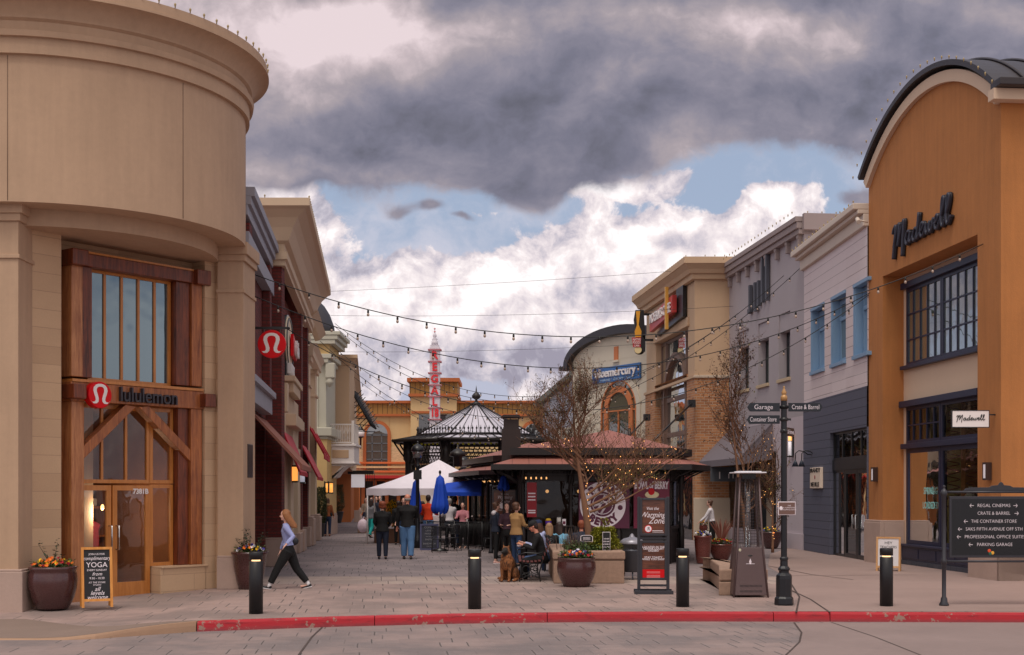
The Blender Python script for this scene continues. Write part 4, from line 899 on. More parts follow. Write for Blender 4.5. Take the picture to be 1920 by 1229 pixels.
tanst = M('tan stucco', S(194, 164, 134), rough=.9, var=.06, scale=.5, bump=.12, streak=.35)
brick_t = brick_mat('tan brick', S(186, 128, 84), S(150, 98, 66), S(176, 150, 126), .34, .11, .014, bump=.4)
bluegl = glass_mat('big window glass', refl=.5, dark=(.05, .06, .06))
browntr = M('brown window trim', S(120, 96, 84), rough=.6, var=.06)
def tan_store():
    fr = Fr((13.32-.108*62.5, 62.5), (13.32-.108*53, 53)); L_ = 9.62
    B = thing('tan_brick_store_building', fr.P(5, -2, 0), 'tan stucco and brick corner store building with a huge arched window', 'building')
    wa0, wa1 = 2.1, 8.3
    mb = MB(fr); wall(mb, 0, L_, 6.76, 11.0, [(wa0, wa1, 6, 9.0)], depth=.5); shell(mb, 0, L_, 0, 11.2, 16); mb.build('upper_wall', tanst, B)
    mb = MB(fr); wall(mb, 0, L_, 0, 6.76, [(wa0, wa1, 3.3, 7)], depth=.45, n=.06); mb.quad((L_, .06, 0), (L_, -16, 0), (L_, -16, 6.76), (L_, .06, 6.76)); mb.build('brick_wall', brick_t, B)
    g2 = FA(fr.P(L_, 0, 0)[0], fr.P(L_, 0, 0)[1], 0)
    mb = MB(g2); mb.box(-.06, 1.35, -.02, .10, 0, 6.70); mb.build('brick_pier', brick_t, B); mb = MB(g2); mb.box(-.06, 1.4, -.02, .06, 6.82, 11.0); mb.build('pier_top', tanst, B)
    mb = MB(g2); mb.box(-.1, 1.4, -.02, .16, 6.70, 6.82); mb.build('pier_cap', M('pale stone trim', S(196, 178, 158)), B, bevel=.02); mb = MB(g2); mb.box(-.1, 1.4, -.02, .15, 0, 1.75); mb.build('pier_base', M('pale stone trim', S(196, 178, 158)), B, bevel=.02)
    mb = MB(fr); mb.box(-.1, L_, -.02, .12, 6.72, 6.84); mb.build('string_course', tanst, B)
    # cornice returning round the corner
    prof = [(0, 10.75), (.14, 10.78), (.16, 10.98), (.26, 11.0), (.34, 11.16), (.52, 11.34), (.56, 11.36), (.56, 11.62), (-.2, 11.66), (-.2, 10.75)]
    mb = MB(); rows = []; d1 = Vector((fr.n[0], fr.n[1], 0)); d2 = Vector((0, -1, 0)); md = (d1+d2)/(1+d1.dot(d2))
    for pos, dr in ((Vector(fr.P(-.55, 0, 0)), d1), (Vector(fr.P(L_, 0, 0)), md), (Vector(g2.P(2.2, 0, 0)), d2)): rows.append([mb.pt(*(pos+dr*(n+.06)+Vector((0, 0, z)))) for n, z in prof])
    for a, b in zip(rows, rows[1:]):
        for j in range(len(prof)-1): mb.face((a[j], a[j+1], b[j+1], b[j]))
    mb.face(rows[0]); mb.face(rows[-1][::-1]); mb.build('cornice', tanst, B)
    edge_bulbs(B, roof_pts(fr, -.5, L_+.4, .52, 11.62, .36)+[g2.P(.3+i*.4, .55, 11.62) for i in range(5)])
    # glazed bay with arched muntin
    w = framed(fr, B, 'bay_window', wa0, wa1, 3.3, 8.98, -.25, 1, 1, .14, .12, browntr, bluegl, .1)
    mb = MB(fr); ca = (wa0+wa1)/2
    for a in (wa0+1.2, wa1-1.2): mb.box(a-.07, a+.07, -.36, -.2, 3.4, 8.9)
    for z in (4.6, 6.2): mb.box(wa0+.14, wa1-.14, -.35, -.22, z-.1, z+.1)
    mb.build('mullions', browntr, w); mb = MB(fr); mb.band((ca, 0, 6.0), 2.0, 2.25, -.3, -.12, 0, 180, 24); mb.box(ca-2.25, ca-2.0, -.3, -.12, 3.4, 6.0); mb.box(ca+2.0, ca+2.25, -.3, -.12, 3.4, 6.0); mb.build('arched_muntin', browntr, w)
    mb = MB(fr); mb.box(wa0-.25, wa1+.25, -.02, .1, 9.0, 9.12); mb.box(wa0-.2, wa1+.2, -.02, .06, 9.12, 9.4); mb.build('window_head', tanst, B, bevel=.02)
    mb = MB(fr); wall(mb, .3, L_-.3, 0, 3.2, [], n=.08); mb.build('ground_glazing', glass_dark, B)
    for k, (u, v) in enumerate(((1348, 790), (1296, 757), (1210, 795))): pass
    # big cafe sign on brackets
    s = thing('cafe_wall_sign', fr.P(4.3, 0, 9.3), 'red and white cafe wall sign with a black frame and upright gold bar', 'sign')
    a0, a1 = fr.a(1224, .3), fr.a(1276, .3)
    mb = MB(fr); mb.extr([(a0, 9.45), (a1-.9, 9.75), (a1-.9, 10.5), (a0, 10.15)], .25, .45); mb.build('red_panel', M('red sign panel', S(190, 60, 56), rough=.4), s)
    mb = MB(fr); mb.extr([(a0+.5, 9.2), (a1, 9.45), (a1, 11.0), (a1-1.2, 11.0), (a1-1.2, 9.62), (a0+.5, 9.4)], .05, .2); mb.build('black_frame', black, s)
    am = fr.a(1251, .5); mb = MB(fr); mb.box(am-.08, am+.08, .46, .6, 9.1, 10.95); mb.build('gold_bar', M('gold bar', S(214, 160, 70), rough=.4), s)
    mb = MB(fr); vs, fs = glyphs('BLUE NW CAFE', .75, depth=.06, bold=.012, sx=.72*(a1-a0-1)/3.6); vs, fs = glyphs("MOEBIN'S CAFE", .6, depth=.06, bold=.008, sx=(a1-a0-1.2)/4.3)
    mb.add(vs, fs, (a0+a1)/2-.4, .47, 9.98); mb.build('lettering', white, s)
    # hanging fork sign
    h = thing('fork_blade_sign', at(1195, 660, 61), 'vertical black sign with a gold fork and red name box on the tan building corner', 'sign')
    Yb = 61; g3 = FA(at(1196, 600, Yb)[0], Yb, 0); z = lambda v: at(1196, v, Yb)[2]
    mb = MB(g3); mb.extr([(-.10, z(628)), (.18, z(628)), (.36, z(640)), (.28, z(582)), (-.12, z(582)), (-.2, z(600))], -.08, .04); mb.box(-.1, .35, -.08, .04, z(660), z(628)); mb.ell((.08, -.02, z(657)), (.25, .08, .22)); mb.build('back_shape', black, h)
    mb = MB(g3); mb.extr([(-.10, z(584)), (.10, z(584)), (.03, z(610)), (-.05, z(610))], .05, .1); mb.extr([(-.05, z(610)), (.03, z(610)), (.16, z(622)), (.14, z(633)), (-.14, z(633)), (-.16, z(622))], .05, .1); mb.build('fork', M('gold fork', S(226, 160, 40), rough=.4, var=.05), h)
    mb = MB(g3); mb.extr([(-.3, z(634)), (.14, z(634)), (.12, z(652)), (-.24, z(652))], .06, .14); mb.build('name_box', M('red name box', S(190, 30, 34), rough=.4), h)
    mb = MB(g3)
    for i, t_ in enumerate(('NATIVE', 'FOODS', 'CAFE')): vs, fs = glyphs(t_, .16, depth=.01, bold=.003, sx=.7); mb.add(vs, fs, -.07, .141, z(638)-i*.14)
    mb.build('lettering', white, h); mb = MB(g3); mb.extr([(.17*math.cos(t), z(657)+.17*math.sin(t)) for t in [i*.35 for i in range(18)]], .07, .12); mb.build('disc', M('cream disc', S(230, 210, 160)), h)
    mb = MB(g3); mb.box(.2, .75, -.03, .03, z(592), z(588)); mb.box(.2, .75, -.03, .03, z(640), z(636)); mb.build('bracket', black, h)
tan_store()
whst = M('whitish stucco', S(206, 196, 178), rough=.9, var=.06, scale=.6, bump=.12, streak=.4)
terra = M('terracotta window frame', S(196, 116, 68), rough=.6, var=.05)
greengl = glass_mat('greenish glass', refl=.18, dark=(.05, .06, .04))
def beauty_store():
    A = at(1074, 925, 69.0); Bp = at(1262, 925, 61.5); fr = Fr((A[0], A[1]), (Bp[0], Bp[1])); L_ = fr.L
    B = thing('arched_cream_building', fr.P(3, -2, 0), 'whitish stucco building with a dark curved gable and a terracotta arched window', 'building')
    ca = fr.a(1160); R_ = 3.2; zt = fr.z(1158, 612); zs = fr.z(1080, 686)
    hw = ca-fr.a(1068)
    print('beauty', L_, ca, zt, zs, hw)
    mb = MB(fr); oc = fr.a(1161); wr = 1.55; zo = fr.z(1161, 770)
    arc = [(ca+math.sin(t)*hw, zs+(zt-zs-.3)*math.cos(t)) for t in [(-1+2*i/24)*math.pi/2 for i in range(25)]]
    n_ = len(arc); top = [mb.pt(a, 0, z) for a, z in arc]; low = [mb.pt(a, 0, zs-.02) for a, z in arc]
    for i in range(n_-1): mb.face((low[i], low[i+1], top[i+1], top[i]))
    wall(mb, 0, L_, 0, zs, [], depth=.1); shell(mb, 0, L_, 0, zs, 14); bk = [mb.pt(a, -12, z) for a, z in arc]
    for i in range(n_-1): mb.face((top[i], top[i+1], bk[i+1], bk[i]))
    mb.build('wall', whst, B)
    mb = MB(fr); o1 = [(ca+math.sin(t)*(hw+.12), zs+(zt-zs)*math.cos(t)) for t in [(-1+2*i/24)*math.pi/2 for i in range(25)]]; o0 = [(ca+math.sin(t)*(hw-.26), zs+(zt-zs-.45)*math.cos(t)) for t in [(-1+2*i/24)*math.pi/2 for i in range(25)]]
    for i in range(24): mb.extr([o0[i], o1[i], o1[i+1], o0[i+1]], -12, .35)
    mb.box(o1[0][0]-.35, o1[0][0]+.4, -12, .38, zs-.22, zs); mb.box(-.3, .1, -14, .3, zs-.25, zs-.05); mb.build('curved_roof_rim', roofdark, B)
    a, z = fr.a(1156), fr.z(1156, 663)
    mb = MB(fr); mb.box(a-.17, a+.17, -.05, .05, z-.35, z+.35); w = mb.build('slot_window', terra, B); mb = MB(fr); mb.box(a-.25, a+.25, -.05, .1, z-.45, z-.35); mb.build('sill', whst, w)
    # arched window
    mb = MB(fr); mb.band((oc, 0, zo), wr, wr+.32, -.02, .07, 0, 180, 28); mb.box(oc-wr-.32, oc-wr, -.02, .07, 3.2, zo); mb.box(oc+wr, oc+wr+.32, -.02, .07, 3.2, zo); mb.build('arch_surround', whst, B)
    mb = MB(fr); mb.extr([(oc+math.cos(t*math.pi/24)*wr, zo+math.sin(t*math.pi/24)*wr) for t in range(25)]+[(oc-wr, 3.2), (oc+wr, 3.2)], .004, .02); w = mb.build('arched_window', greengl, B)
    mb = MB(fr); mb.band((oc, 0, zo), wr*.60, wr*.80, .02, .09, 0, 180, 24); mb.box(oc-wr*.8, oc-wr*.6, .02, .09, 3.2, zo); mb.box(oc+wr*.6, oc+wr*.8, .02, .09, 3.2, zo); mb.band((oc, 0, zo), wr*.955, wr, .02, .08, 0, 180, 24); mb.box(oc-wr, oc-wr*.95, .02, .08, 3.2, zo); mb.box(oc+wr*.95, oc+wr, .02, .08, 3.2, zo); mb.build('terracotta_frame', terra, w)
    mb = MB(fr)
    for t in (25, 65, 115, 155): c_, s_ = math.cos(math.radians(t)), math.sin(math.radians(t)); mb.tube([(oc+c_*wr*.78, .05, zo+s_*wr*.78), (oc+c_*wr*.97, .05, zo+s_*wr*.97)], .03, 4)
    mb.box(oc-wr*.97, oc+wr*.97, .03, .075, zo-.05, zo+.02); mb.box(oc-.04, oc+.04, .03, .075, 3.2, zo); mb.build('glazing_bars', terra, w)
    s = thing('blue_shop_sign', fr.P(fr.a(1155), .1, 8), 'blue rectangular shop sign with white lettering above the terracotta arch', 'sign')
    a0, a1 = fr.a(1111, .1), fr.a(1200, .1); z0, z1 = fr.z(1155, 715, .1), fr.z(1155, 686.5, .1)
    mb = MB(fr); mb.box(a0, a1, .02, .12, z0, z1); mb.build('panel', M('blue sign panel', S(52, 100, 160), rough=.4, var=.05), s)
    vs, fs = glyphs('bluemercury', .62, depth=.06, bold=.01, sx=(a1-a0)*.94/3.45); mb = MB(fr); mb.add(vs, fs, (a0+a1)/2, .122, z0+(z1-z0)*.60); mb.build('lettering', white, s)
    vs, fs = glyphs('makeup · skincare · spa', .2, depth=.01, sx=(a1-a0)*.7/2.1); mb = MB(fr); mb.add(vs, fs, (a0+a1)/2, .122, z0+(z1-z0)*.17); mb.build('small_lettering', M('pale blue letters', S(170, 200, 230), var=0), s)
    # low wing and the pale gabled building behind, to its left
    F2 = Fr((at(1040, 925, 74)[0], 74), (at(1074, 925, 70)[0], 70)); mb = MB(F2); wall(mb, 0, F2.L, 0, 5.6, []); shell(mb, 0, F2.L, 0, 5.6, 3); o = mb.build('low_wing', whst, B)
    P_ = thing('pale_gabled_building', at(1045, 925, 92), 'pale blue grey boarded building with a low gable, behind the cream arched one', 'building')
    g4 = Fr((at(1018, 925, 93)[0], 93), (at(1100, 925, 86)[0], 86)); L4 = g4.L; mb = MB(g4); mb.extr([(0, 0), (L4, 0), (L4, g4.z(1080, 690)), (0, g4.z(1018, 760))], -8, 0); mb.build('wall', lines_mat('pale blue boards', S(176, 180, 192), S(150, 154, 168), .3, w=.05), P_)
    mb = MB(g4); mb.extr([(-.5, g4.z(1018, 762)), (L4, g4.z(1080, 694)), (L4, g4.z(1080, 684)), (-.5, g4.z(1018, 752))], -8, .4); mb.build('roof_edge', M('grey green roof edge', S(110, 112, 106)), P_)
beauty_store()
# ------------------------------------------------------------------ left row of stores
brick_r = brick_mat('maroon brick', S(112, 40, 34), S(84, 28, 26), S(70, 40, 36), .25, .085, .012, bump=.5)
maroon = M('maroon render', S(110, 44, 38), rough=.85, var=.08, bump=.2)
creamst = M('cream stone render', S(200, 176, 150), rough=.9, var=.05, scale=.6, bump=.12, streak=.3)
palegrey = M('pale grey trim', S(150, 150, 160), rough=.7, var=.04)
def left_rows():
    L = Fr((-6.12, 34), (-8.22, 54)); LL = lambda x: L.P(x, 0, 0)
    # --- narrow maroon store next to the round building
    A = Fr((-5.62, 27.6), (-6.28, 33.95))
    B = thing('narrow_brick_store', A.P(3, -2, 0), 'narrow maroon brick store with pale grey trim and a brown awning', 'building')
    mb = MB(A); wall(mb, -.3, A.L, 0, 8.2, [(.8, 6.0, -1, 3.9), (1.2, 3.4, 6.0, 7.2)], depth=.5, n=-.25); shell(mb, -.3, A.L, 0, 8.2, 1.2, n=-.25); mb.build('wall', brick_r, B)
    mb = MB(A); mb.quad((.8, -.75, 0), (6, -.75, 0), (6, -.75, 3.9), (.8, -.75, 3.9)); mb.build('shopfront', glass_dark, B)
    framed(A, B, 'window', 1.2, 3.4, 6.0, 7.2, -.4, 2, 1, .08, .08, palegrey, glass_up)
    for k, (z0, z1, n1, nm) in enumerate(((7.9, 8.12, -.05, 'cornice'), (8.12, 8.3, .02, 'cornice'), (8.3, 8.5, .10, 'cornice'), (3.95, 4.35, .02, 'lintel'), (4.35, 4.5, .12, 'lintel'), (7.15, 7.55, -.02, 'window_head'))):
        mb = MB(A); mb.box(-.25, A.L-.1 if k < 3 or k > 4 else 5.2, -.3, n1, z0, z1); mb.build(nm, palegrey, B, bevel=.01)
    mb = MB(A); mb.box(.1, .75, -.24, -.05, 0, 7.8); mb.build('pier', brick_r, B); mb = MB(A); mb.box(5.3, 5.9, -.24, -.05, 4.5, 7.8); mb.build('pier', brick_r, B)
    mb = MB(A); mb.extra([(-.2, 3.85), (.95, 2.62), (.95, 2.5), (.9, 2.5), (.9, 2.58), (-.2, 3.78)], 2.3, 6.2); mb.build('awning', M('brown awning', S(150, 96, 80), rough=.85, var=.1, bump=.4), B)
    sc = thing('dome_camera', A.P(2, .3, 7.6), 'white dome security camera hung from a bracket by the grey stone cornice', 'camera')
    c = at(485, 432, 30.5); mb = MB(); mb.lathe(c, [(.03, .32), (.1, .25), (.13, .1), (.13, 0), (.001, .0)], 14); mb.tube([(c[0], c[1], c[2]+.3), (c[0]-.15, c[1], c[2]+.34), (c[0]-.35, c[1], c[2]+.3)], .035, 6); mb.build('housing', white, sc)
    mb = MB(); mb.ell((c[0], c[1], c[2]), (.115, .115, .13)); mb.build('dark_dome', black, sc)
    # --- big maroon store with cove cornice
    B = thing('cove_corniced_brick_store', L.P(6, -2, 0), 'large maroon brick store with a deep cream cove cornice and pink awnings', 'building')
    g = FA(L.P(0, 0, 0)[0], L.P(0, 0, 0)[1], 0)
    mb = MB(g); mb.box(-5, 0, -.45, 0, .72, 8.0); mb.build('side_pier', brick_r, B)
    mb = MB(g); mb.box(-5, .06, -.5, .06, 0, .72); mb.box(-5, .04, -.5, .04, .72, .77); mb.build('side_plinth', plinth_m, B, bevel=.015)
    mb = MB(L); wall(mb, .0, 14, 4.4, 8.0, [], n=-.35); shell(mb, .02, 14, 0, 9.6, 12, n=-.35); mb.build('wall', maroon, B)
    for a0, a1 in ((0.004, 1.0), (8.9, 9.7), (12.6, 13.3)):
        mb = MB(L); mb.box(a0, a1, -.4, 0, .72 if a0 < 1 or a0 > 8 else 5.0, 8.0); mb.build('brick_pier', brick_r, B)
    for a0, a1 in ((8.7, 9.9), (12.5, 13.4)): mb = MB(L); mb.box(a0, a1, -.4, .12, 0, .72); mb.build('pier_plinth', plinth_m, B, bevel=.03)
    # entablature and cove following street side and near end
    prof = [(-.1, 7.95), (.10, 7.98), (.10, 8.1), (.16, 8.14), (.16, 8.34), (.08, 8.36), (.08, 8.55), (.16, 8.6), (.2, 8.62), (.24, 8.72), (.32, 8.95), (.46, 9.18), (.66, 9.36), (.74, 9.40), (.78, 9.42), (.78, 9.62), (-.1, 9.66)]
    def mitred(fr1, fr2, pr, L1, L2):
        """one moulding along two walls meeting at fr1's start"""
        mb = MB(); rows = []
        d1 = Vector((fr1.n[0], fr1.n[1], 0)); d2 = Vector((fr2.n[0], fr2.n[1], 0)); mdir = (d1+d2)/(1+d1.dot(d2))
        o = Vector(fr1.P(0, 0, 0))
        for pos, dr in ((Vector(fr2.P(-L2, 0, 0)), d2), (o, mdir), (Vector(fr1.P(L1, 0, 0)), d1)):
            rows.append([mb.pt(*(pos+dr*n+Vector((0, 0, z)))) for n, z in pr])
        for a, b in zip(rows, rows[1:]):
            for j in range(len(pr)-1): mb.face((a[j], a[j+1], b[j+1], b[j]))
        mb.face(rows[-1]); mb.face(rows[0][::-1]); return mb
    mitred(L, g, prof, 14.3, 5).build('cove_cornice', creamst, B)
    edge_bulbs(B, [L.P(-.7+i*.3, .76, 9.62) for i in range(50)]+[g.P(-.3-i*.75, .76, 9.62) for i in range(5)])
    # cream centre surround
    mb = MB(L); mb.box(1.0, 8.9, -.34, -.1, 3.4, 4.9); mb.box(1.4, 1.9, -.34, .06, 4.2, 5.0); mb.box(3.4, 6.6, -.34, .1, 4.9, 5.2); mb.box(3.1, 6.9, -.34, .16, 5.2, 5.36); mb.box(6.6, 8.6, -.34, .12, 4.0, 4.3); mb.box(3.0, 6.2, -.34, .2, 3.9, 4.25); mb.build('stone_surround', creamst, B, bevel=.02)
    for a0, a1 in ((1.0, 2.6), (4.0, 5.3), (7.4, 8.7)): mb = MB(L); mb.box(a0, a1, -.34, -.02, 0, 3.4); mb.build('stone_pilaster', creamst, B, bevel=.015); mb = MB(L); mb.box(a0-.02, a1+.05, -.3, .06, 0, .66); mb.build('pier_plinth', plinth_m, B, bevel=.03)
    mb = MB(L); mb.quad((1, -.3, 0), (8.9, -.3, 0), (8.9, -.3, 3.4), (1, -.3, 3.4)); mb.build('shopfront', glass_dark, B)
    pink = M('pink red awning', S(196, 84, 92), rough=.85, var=.12, scale=3, bump=.3); pinkd = M('red awning valance', S(170, 30, 44), rough=.85)
    for a0, a1, z1, n1 in ((1.2, 5.1, 3.66, .40), (9.6, 13.8, 3.62, .50)):
        w = MB(L); w.extra([(-.05, z1), (n1, z1-1.1), (n1, z1-1.14), (-.05, z1-.04)], a0, a1); w = w.build('awning', pink, B)
        mb = MB(L); mb.box(a0, a1, n1-.01, n1+.02, z1-1.22, z1-1.11); mb.tube([(a0, -.05, z1-.02), (a0, n1, z1-1.12)], .03, 5); mb.build('valance', pinkd, w)
    # oval sign and lettering
    s = thing('oval_cafe_sign', L.P(4, .1, 6.5), 'tall oval cream sign with dark rims and red lettering on the maroon brick wall', 'sign')
    ca, cz, ra, rz = 4.5, 6.42, 1.6, .86
    el = lambda k: [(ca+ra*k*math.cos(t*math.pi/20), cz+rz*k*math.sin(t*math.pi/20)) for t in range(40)]
    mb = MB(L); mb.extr(el(1), -.34, -.12); mb.build('dark_rim', black, s); mb = MB(L); mb.extr(el(.95), -.3, -.09); mb.build('face', M('cream sign face', S(222, 206, 180)), s)
    mb = MB(L); mb.ring((ca, -.09, cz), ra*.86, .035, 30, 6, 1, rz/ra); mb.build('inner_ring', black, s)
    mb = MB(L); mb.extr([(ca-.1, cz-.35), (ca+1.5, cz-.35), (ca+1.5, cz+.12), (ca-.1, cz+.3)], -.06, .03); mb.build('red_plate', redsign, s)
    mb = MB(L); vs, fs = glyphs('Cafe', .62, depth=.08, bold=.02); mb.add(vs, fs, ca+.75, .04, cz-.1); mb.build('lettering', white, s)
    mb = MB(L); vs, fs = glyphs('CAFE', .5, depth=.1, bold=.01); mb.add(vs, fs, 4.1, -.08, 5.62)
    s2 = thing('white_letter_sign', L.P(4.2, .1, 5.4), 'row of white raised letters on black under the oval sign', 'sign')
    mb = MB(L); vs, fs = glyphs('PIYATOS', .42, depth=.12, bold=.01, sx=.9); mb = MB(L); mb.box(3.2, 5.2, -.34, -.1, 5.38, 5.8); mb.build('back_box', black, s2); mb = MB(L); mb.add(vs, fs, 4.2, -.09, 5.59); mb.build('lettering', white, s2)
    # wall lanterns (lit)
    glow = M('lit lantern glass', S(255, 168, 80), emit=.8, var=0, bump=0)
    for u, v, Y, w_, h_, lab in ((553, 889, 38.5, .17, .42, 'lit amber lantern on the cream pier under the first pink awning'), (614, 915, 58, .15, .42, 'left of the two small amber lanterns on the yellow corner wall'), (621, 915, 57.6, .15, .42, 'right of the two small amber lanterns on the yellow corner wall'), (567, 893, 42.5, .16, .4, 'pale box lantern on the brick pier under the second pink awning')):
        c = at(u, v, Y); s_ = thing('wall_lantern', c, lab, 'lantern'); mb = MB()
        for dz in (-h_/2-.05, h_/2): mb.box(c[0]-w_*.6, c[0]+w_*.6, c[1]-w_*.6, c[1]+w_*.6, c[2]+dz, c[2]+dz+.05)
        mb.box(c[0]-w_, c[0]-w_*.7, c[1]-.06, c[1]+.06, c[2]-h_*.6, c[2]+h_*.7); mb.build('casing', black, s_)
        mb = MB(); mb.lathe((c[0], c[1], c[2]-h_/2), [(w_/2, 0), (w_/2, h_)], 10); mb.build('glass_tube', glow if u != 567 else M('pale lantern glass', S(200, 200, 215), emit=.3, var=0, bump=0), s_)
    # --- cream store with pilasters
    B = thing('cream_pilaster_store', L.P(16, -2, 0), 'cream grey store with square pilasters and a red slatted awning', 'building')
    mb = MB(L); wall(mb, 13.6, 21.0, 0, 8.6, [(15.0, 18.5, -1, 4.2)], depth=.4, n=-.3); shell(mb, 13.6, 21, 0, 8.6, 10, n=-.3); mb.build('wall', whst, B)
    for a0, a1 in ((13.55, 14.7), (18.6, 19.8)):
        mb = MB(L); mb.box(a0, a1, -.35, .0, 0, 7.0); mb.box(a0-.08, a1+.08, -.35, .10, 6.85, 7.05); mb.box(a0-.05, a1+.05, -.35, .07, 5.9, 5.98); mb.build('pilaster', creamst, B, bevel=.015); mb = MB(L); mb.box(a0-.15, a1+.15, -.3, .2, 0, 1.0); mb.box(a0-.1, a1+.1, -.3, .15, 1.0, 1.08); mb.build('pilaster_plinth', plinth_m, B, bevel=.03)
    mb = MB(L); mb.extra([(-.1, 7.0), (.16, 7.05), (.16, 7.3), (.3, 7.5), (-.1, 7.5)], 13.4, 20.5); mb.build('entablature', creamst, B); mb = MB(L); mb.extra([(-.1, 8.4), (.1, 8.45), (.35, 8.7), (-.1, 8.72)], 13.4, 20.5); mb.build('cornice', creamst, B)
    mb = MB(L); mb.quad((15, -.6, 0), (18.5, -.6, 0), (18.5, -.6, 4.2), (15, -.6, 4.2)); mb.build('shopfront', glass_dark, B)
    for a0, a1 in ((14.2, 16.6), (16.9, 19.6)):
        mb = MB(L); mb.extra([(-.05, 4.5), (.52, 3.45), (.52, 3.38), (-.05, 4.42)], a0, a1); w = mb.build('red_awning', pink, B)
        mb = MB(L); mb.box(a0, a1, .52, .55, 3.24, 3.44); mb.tube([(a0, -.05, 4.5), (a0, .53, 3.44)], .04, 5); mb.tube([(a1, -.05, 4.5), (a1, .53, 3.44)], .04, 5); mb.build('awning_frame', pinkd, w)
    # --- domed corner store: pale column with capital, yellow lower wall
    yel = M('soft yellow stucco', S(204, 172, 118), rough=.9, var=.06, streak=.3)
    palegr = M('pale green grey stone', S(188, 184, 168), rough=.85, var=.05)
    c0 = (-8.74, 58.5); g = FA(-8.84, 58.5, 0)
    B = thing('domed_corner_store', (c0[0]-1.5, 58, 0), 'yellow and pale grey corner store with a carved capital and small dark dome', 'building')
    mb = MB(g); mb.box(-3, .38, -3.2, 0, 0, 4.45); mb.build('yellow_wall', yel, B); mb = MB(g); mb.box(-3, .42, -3.3, .04, 0, .9); mb.box(-3, .4, -3.3, .02, .9, 1.0); mb.build('plinth', plinth_m, B, bevel=.02)
    mb = MB(g); mb.box(-3, .45, -3.2, .06, 4.42, 4.55); mb.box(-3, .62, -3.3, .14, 4.55, 4.95); mb.build('mid_cornice', palegr, B, bevel=.04)
    mb = MB(g); mb.box(-2.4, -.02, -3.2, -.05, 4.95, 8.2); mb.box(-.3, .33, -3.2, -.12, 4.95, 8.2); mb.build('column', palegr, B, bevel=.02)
    for k, (z0, z1, x1) in enumerate(((7.9, 8.1, .45), (8.1, 8.3, .6), (8.75, 8.95, .78), (8.95, 9.15, .9), (9.15, 9.32, 1.02))):
        mb = MB(g); mb.box(-2.6, x1, -3.3, x1*.3, z0, z1); mb.build('capital_moulding', palegr, B, bevel=.02)
    mb = MB(g); mb.box(-2.4, .5, -3.2, .05, 8.3, 8.75); mb.build('frieze', yel, B); mb = MB(g); mb.box(.32, .75, -.3, .1, 7.2, 7.9); mb.lathe((.5, -.1, 6.8), [(.05, 0), (.2, .2), (.16, .5)], 10); mb.build('scroll_bracket', palegr, B, bevel=.05)
    mb = MB(g); mb.lathe((-.65, -1.2, 9.3), [(1.25, 0), (1.2, .4), (1.0, .95), (.75, 1.35), (.5, 1.6), (.12, 1.7), (.1, 1.95), (.001, 2.1)], 18); mb.build('dome', M('slate dome', S(54, 52, 58), rough=.6, var=.15), B)
    # --- tan building with balcony
    B = thing('balcony_building', (-9.5, 66, 0), 'tan building with a white lattice balcony projecting over the street', 'building')
    G = FA((655-960)/2400*62, 62, 0); S_ = Fr((G.o[0], 62), (G.o[0]-.11*30, 92))
    mb = MB(G); mb.box(-4, 0, -2, 0, 3.2, 8.2); mb.build('front_wall', tanst, B); mb = MB(S_); wall(mb, 0, 30, 3.2, 8.2, [(6, 9, 4.5, 6.5), (12, 15, 4.5, 6.5)], depth=.3); shell(mb, 0, 30, 3.2, 8.2, 8); mb.build('side_wall', tanst, B)
    prof2 = [(-.1, 8.1), (.06, 8.14), (.12, 8.3), (.34, 8.45), (.4, 8.46), (.4, 8.62), (-.1, 8.66)]
    mitred(S_, G, prof2, 30, 4).build('cornice', tanst, B)
    brn = M('orange brown render', S(178, 106, 62), rough=.9, var=.08)
    mb = MB(S_); wall(mb, 24, 44, 0, 3.2, [(27, 29, -1, 2.7), (33, 36, -1, 2.7)], depth=.5, n=-.3); shell(mb, 24, 44, 0, 3.2, 8, n=-.3); mb.quad((0, 0, 3.2), (30, 0, 3.2), (30, -8, 3.2), (0, -8, 3.2)); mb.build('lower_wall', brn, B)
    for a in (24.5, 30, 38): mb = MB(S_); mb.box(a-.25, a+.25, -.1, .2, .8, 3.2); mb.build('pier', brn, B); mb = MB(S_); mb.box(a-.35, a+.35, -.1, .3, 0, .8); mb.build('pier_base', plinth_m, B, bevel=.02)
    # balcony
    H = FA((593-960)/2400*60, 60.0, 0); w_ = (664-593)/2400*60; zf, zr, zb, zc = 4.15, 5.2, 3.32, 2.45
    mb = MB(H); mb.box(0, w_, -2, .0, zb, zf); mb.box(-.05, w_+.1, -2, .08, zf, zf+.1); mb.box(-.05, w_+.06, -2, .05, zb, zb+.08); mb.build('balcony_box', white, B, bevel=.015)
    mb = MB(H); mb.box(.75, w_-.25, 0, .03, zb+.28, zf-.18); mb.build('balcony_panel', tanst, B, bevel=.01)
    mb = MB(H); mb.extr([(.5, zb), (w_-.1, zb), (w_-.45, zb-.12), (w_-.75, zb-.38), (w_-.9, zb-.62), (w_-1.25, zb-.72), (.55, zb-.8)], -1.8, -.1); mb.build('corbel', white, B, bevel=.02); mb = MB(H); mb.extr([(.58, zb-.1), (w_-.6, zb-.1), (w_-.95, zb-.5), (.62, zb-.62)], -.1, -.08); mb.build('corbel_panel', tanst, B)
    lat = M('off white railing', S(222, 214, 208), rough=.5, var=0, bump=0)
    mb = MB(H); mb.box(.0, w_, -.06, .0, zr-.06, zr); mb.box(0, w_, -.06, 0, zf+.14, zf+.2); mb.box(w_-.12, w_, -.1, .02, zf+.1, zr+.15)
    for k in range(20): a = .06+k*(w_-.2)/19; mb.box(a-.012, a+.012, -.04, -.02, zf+.2, zr-.06)
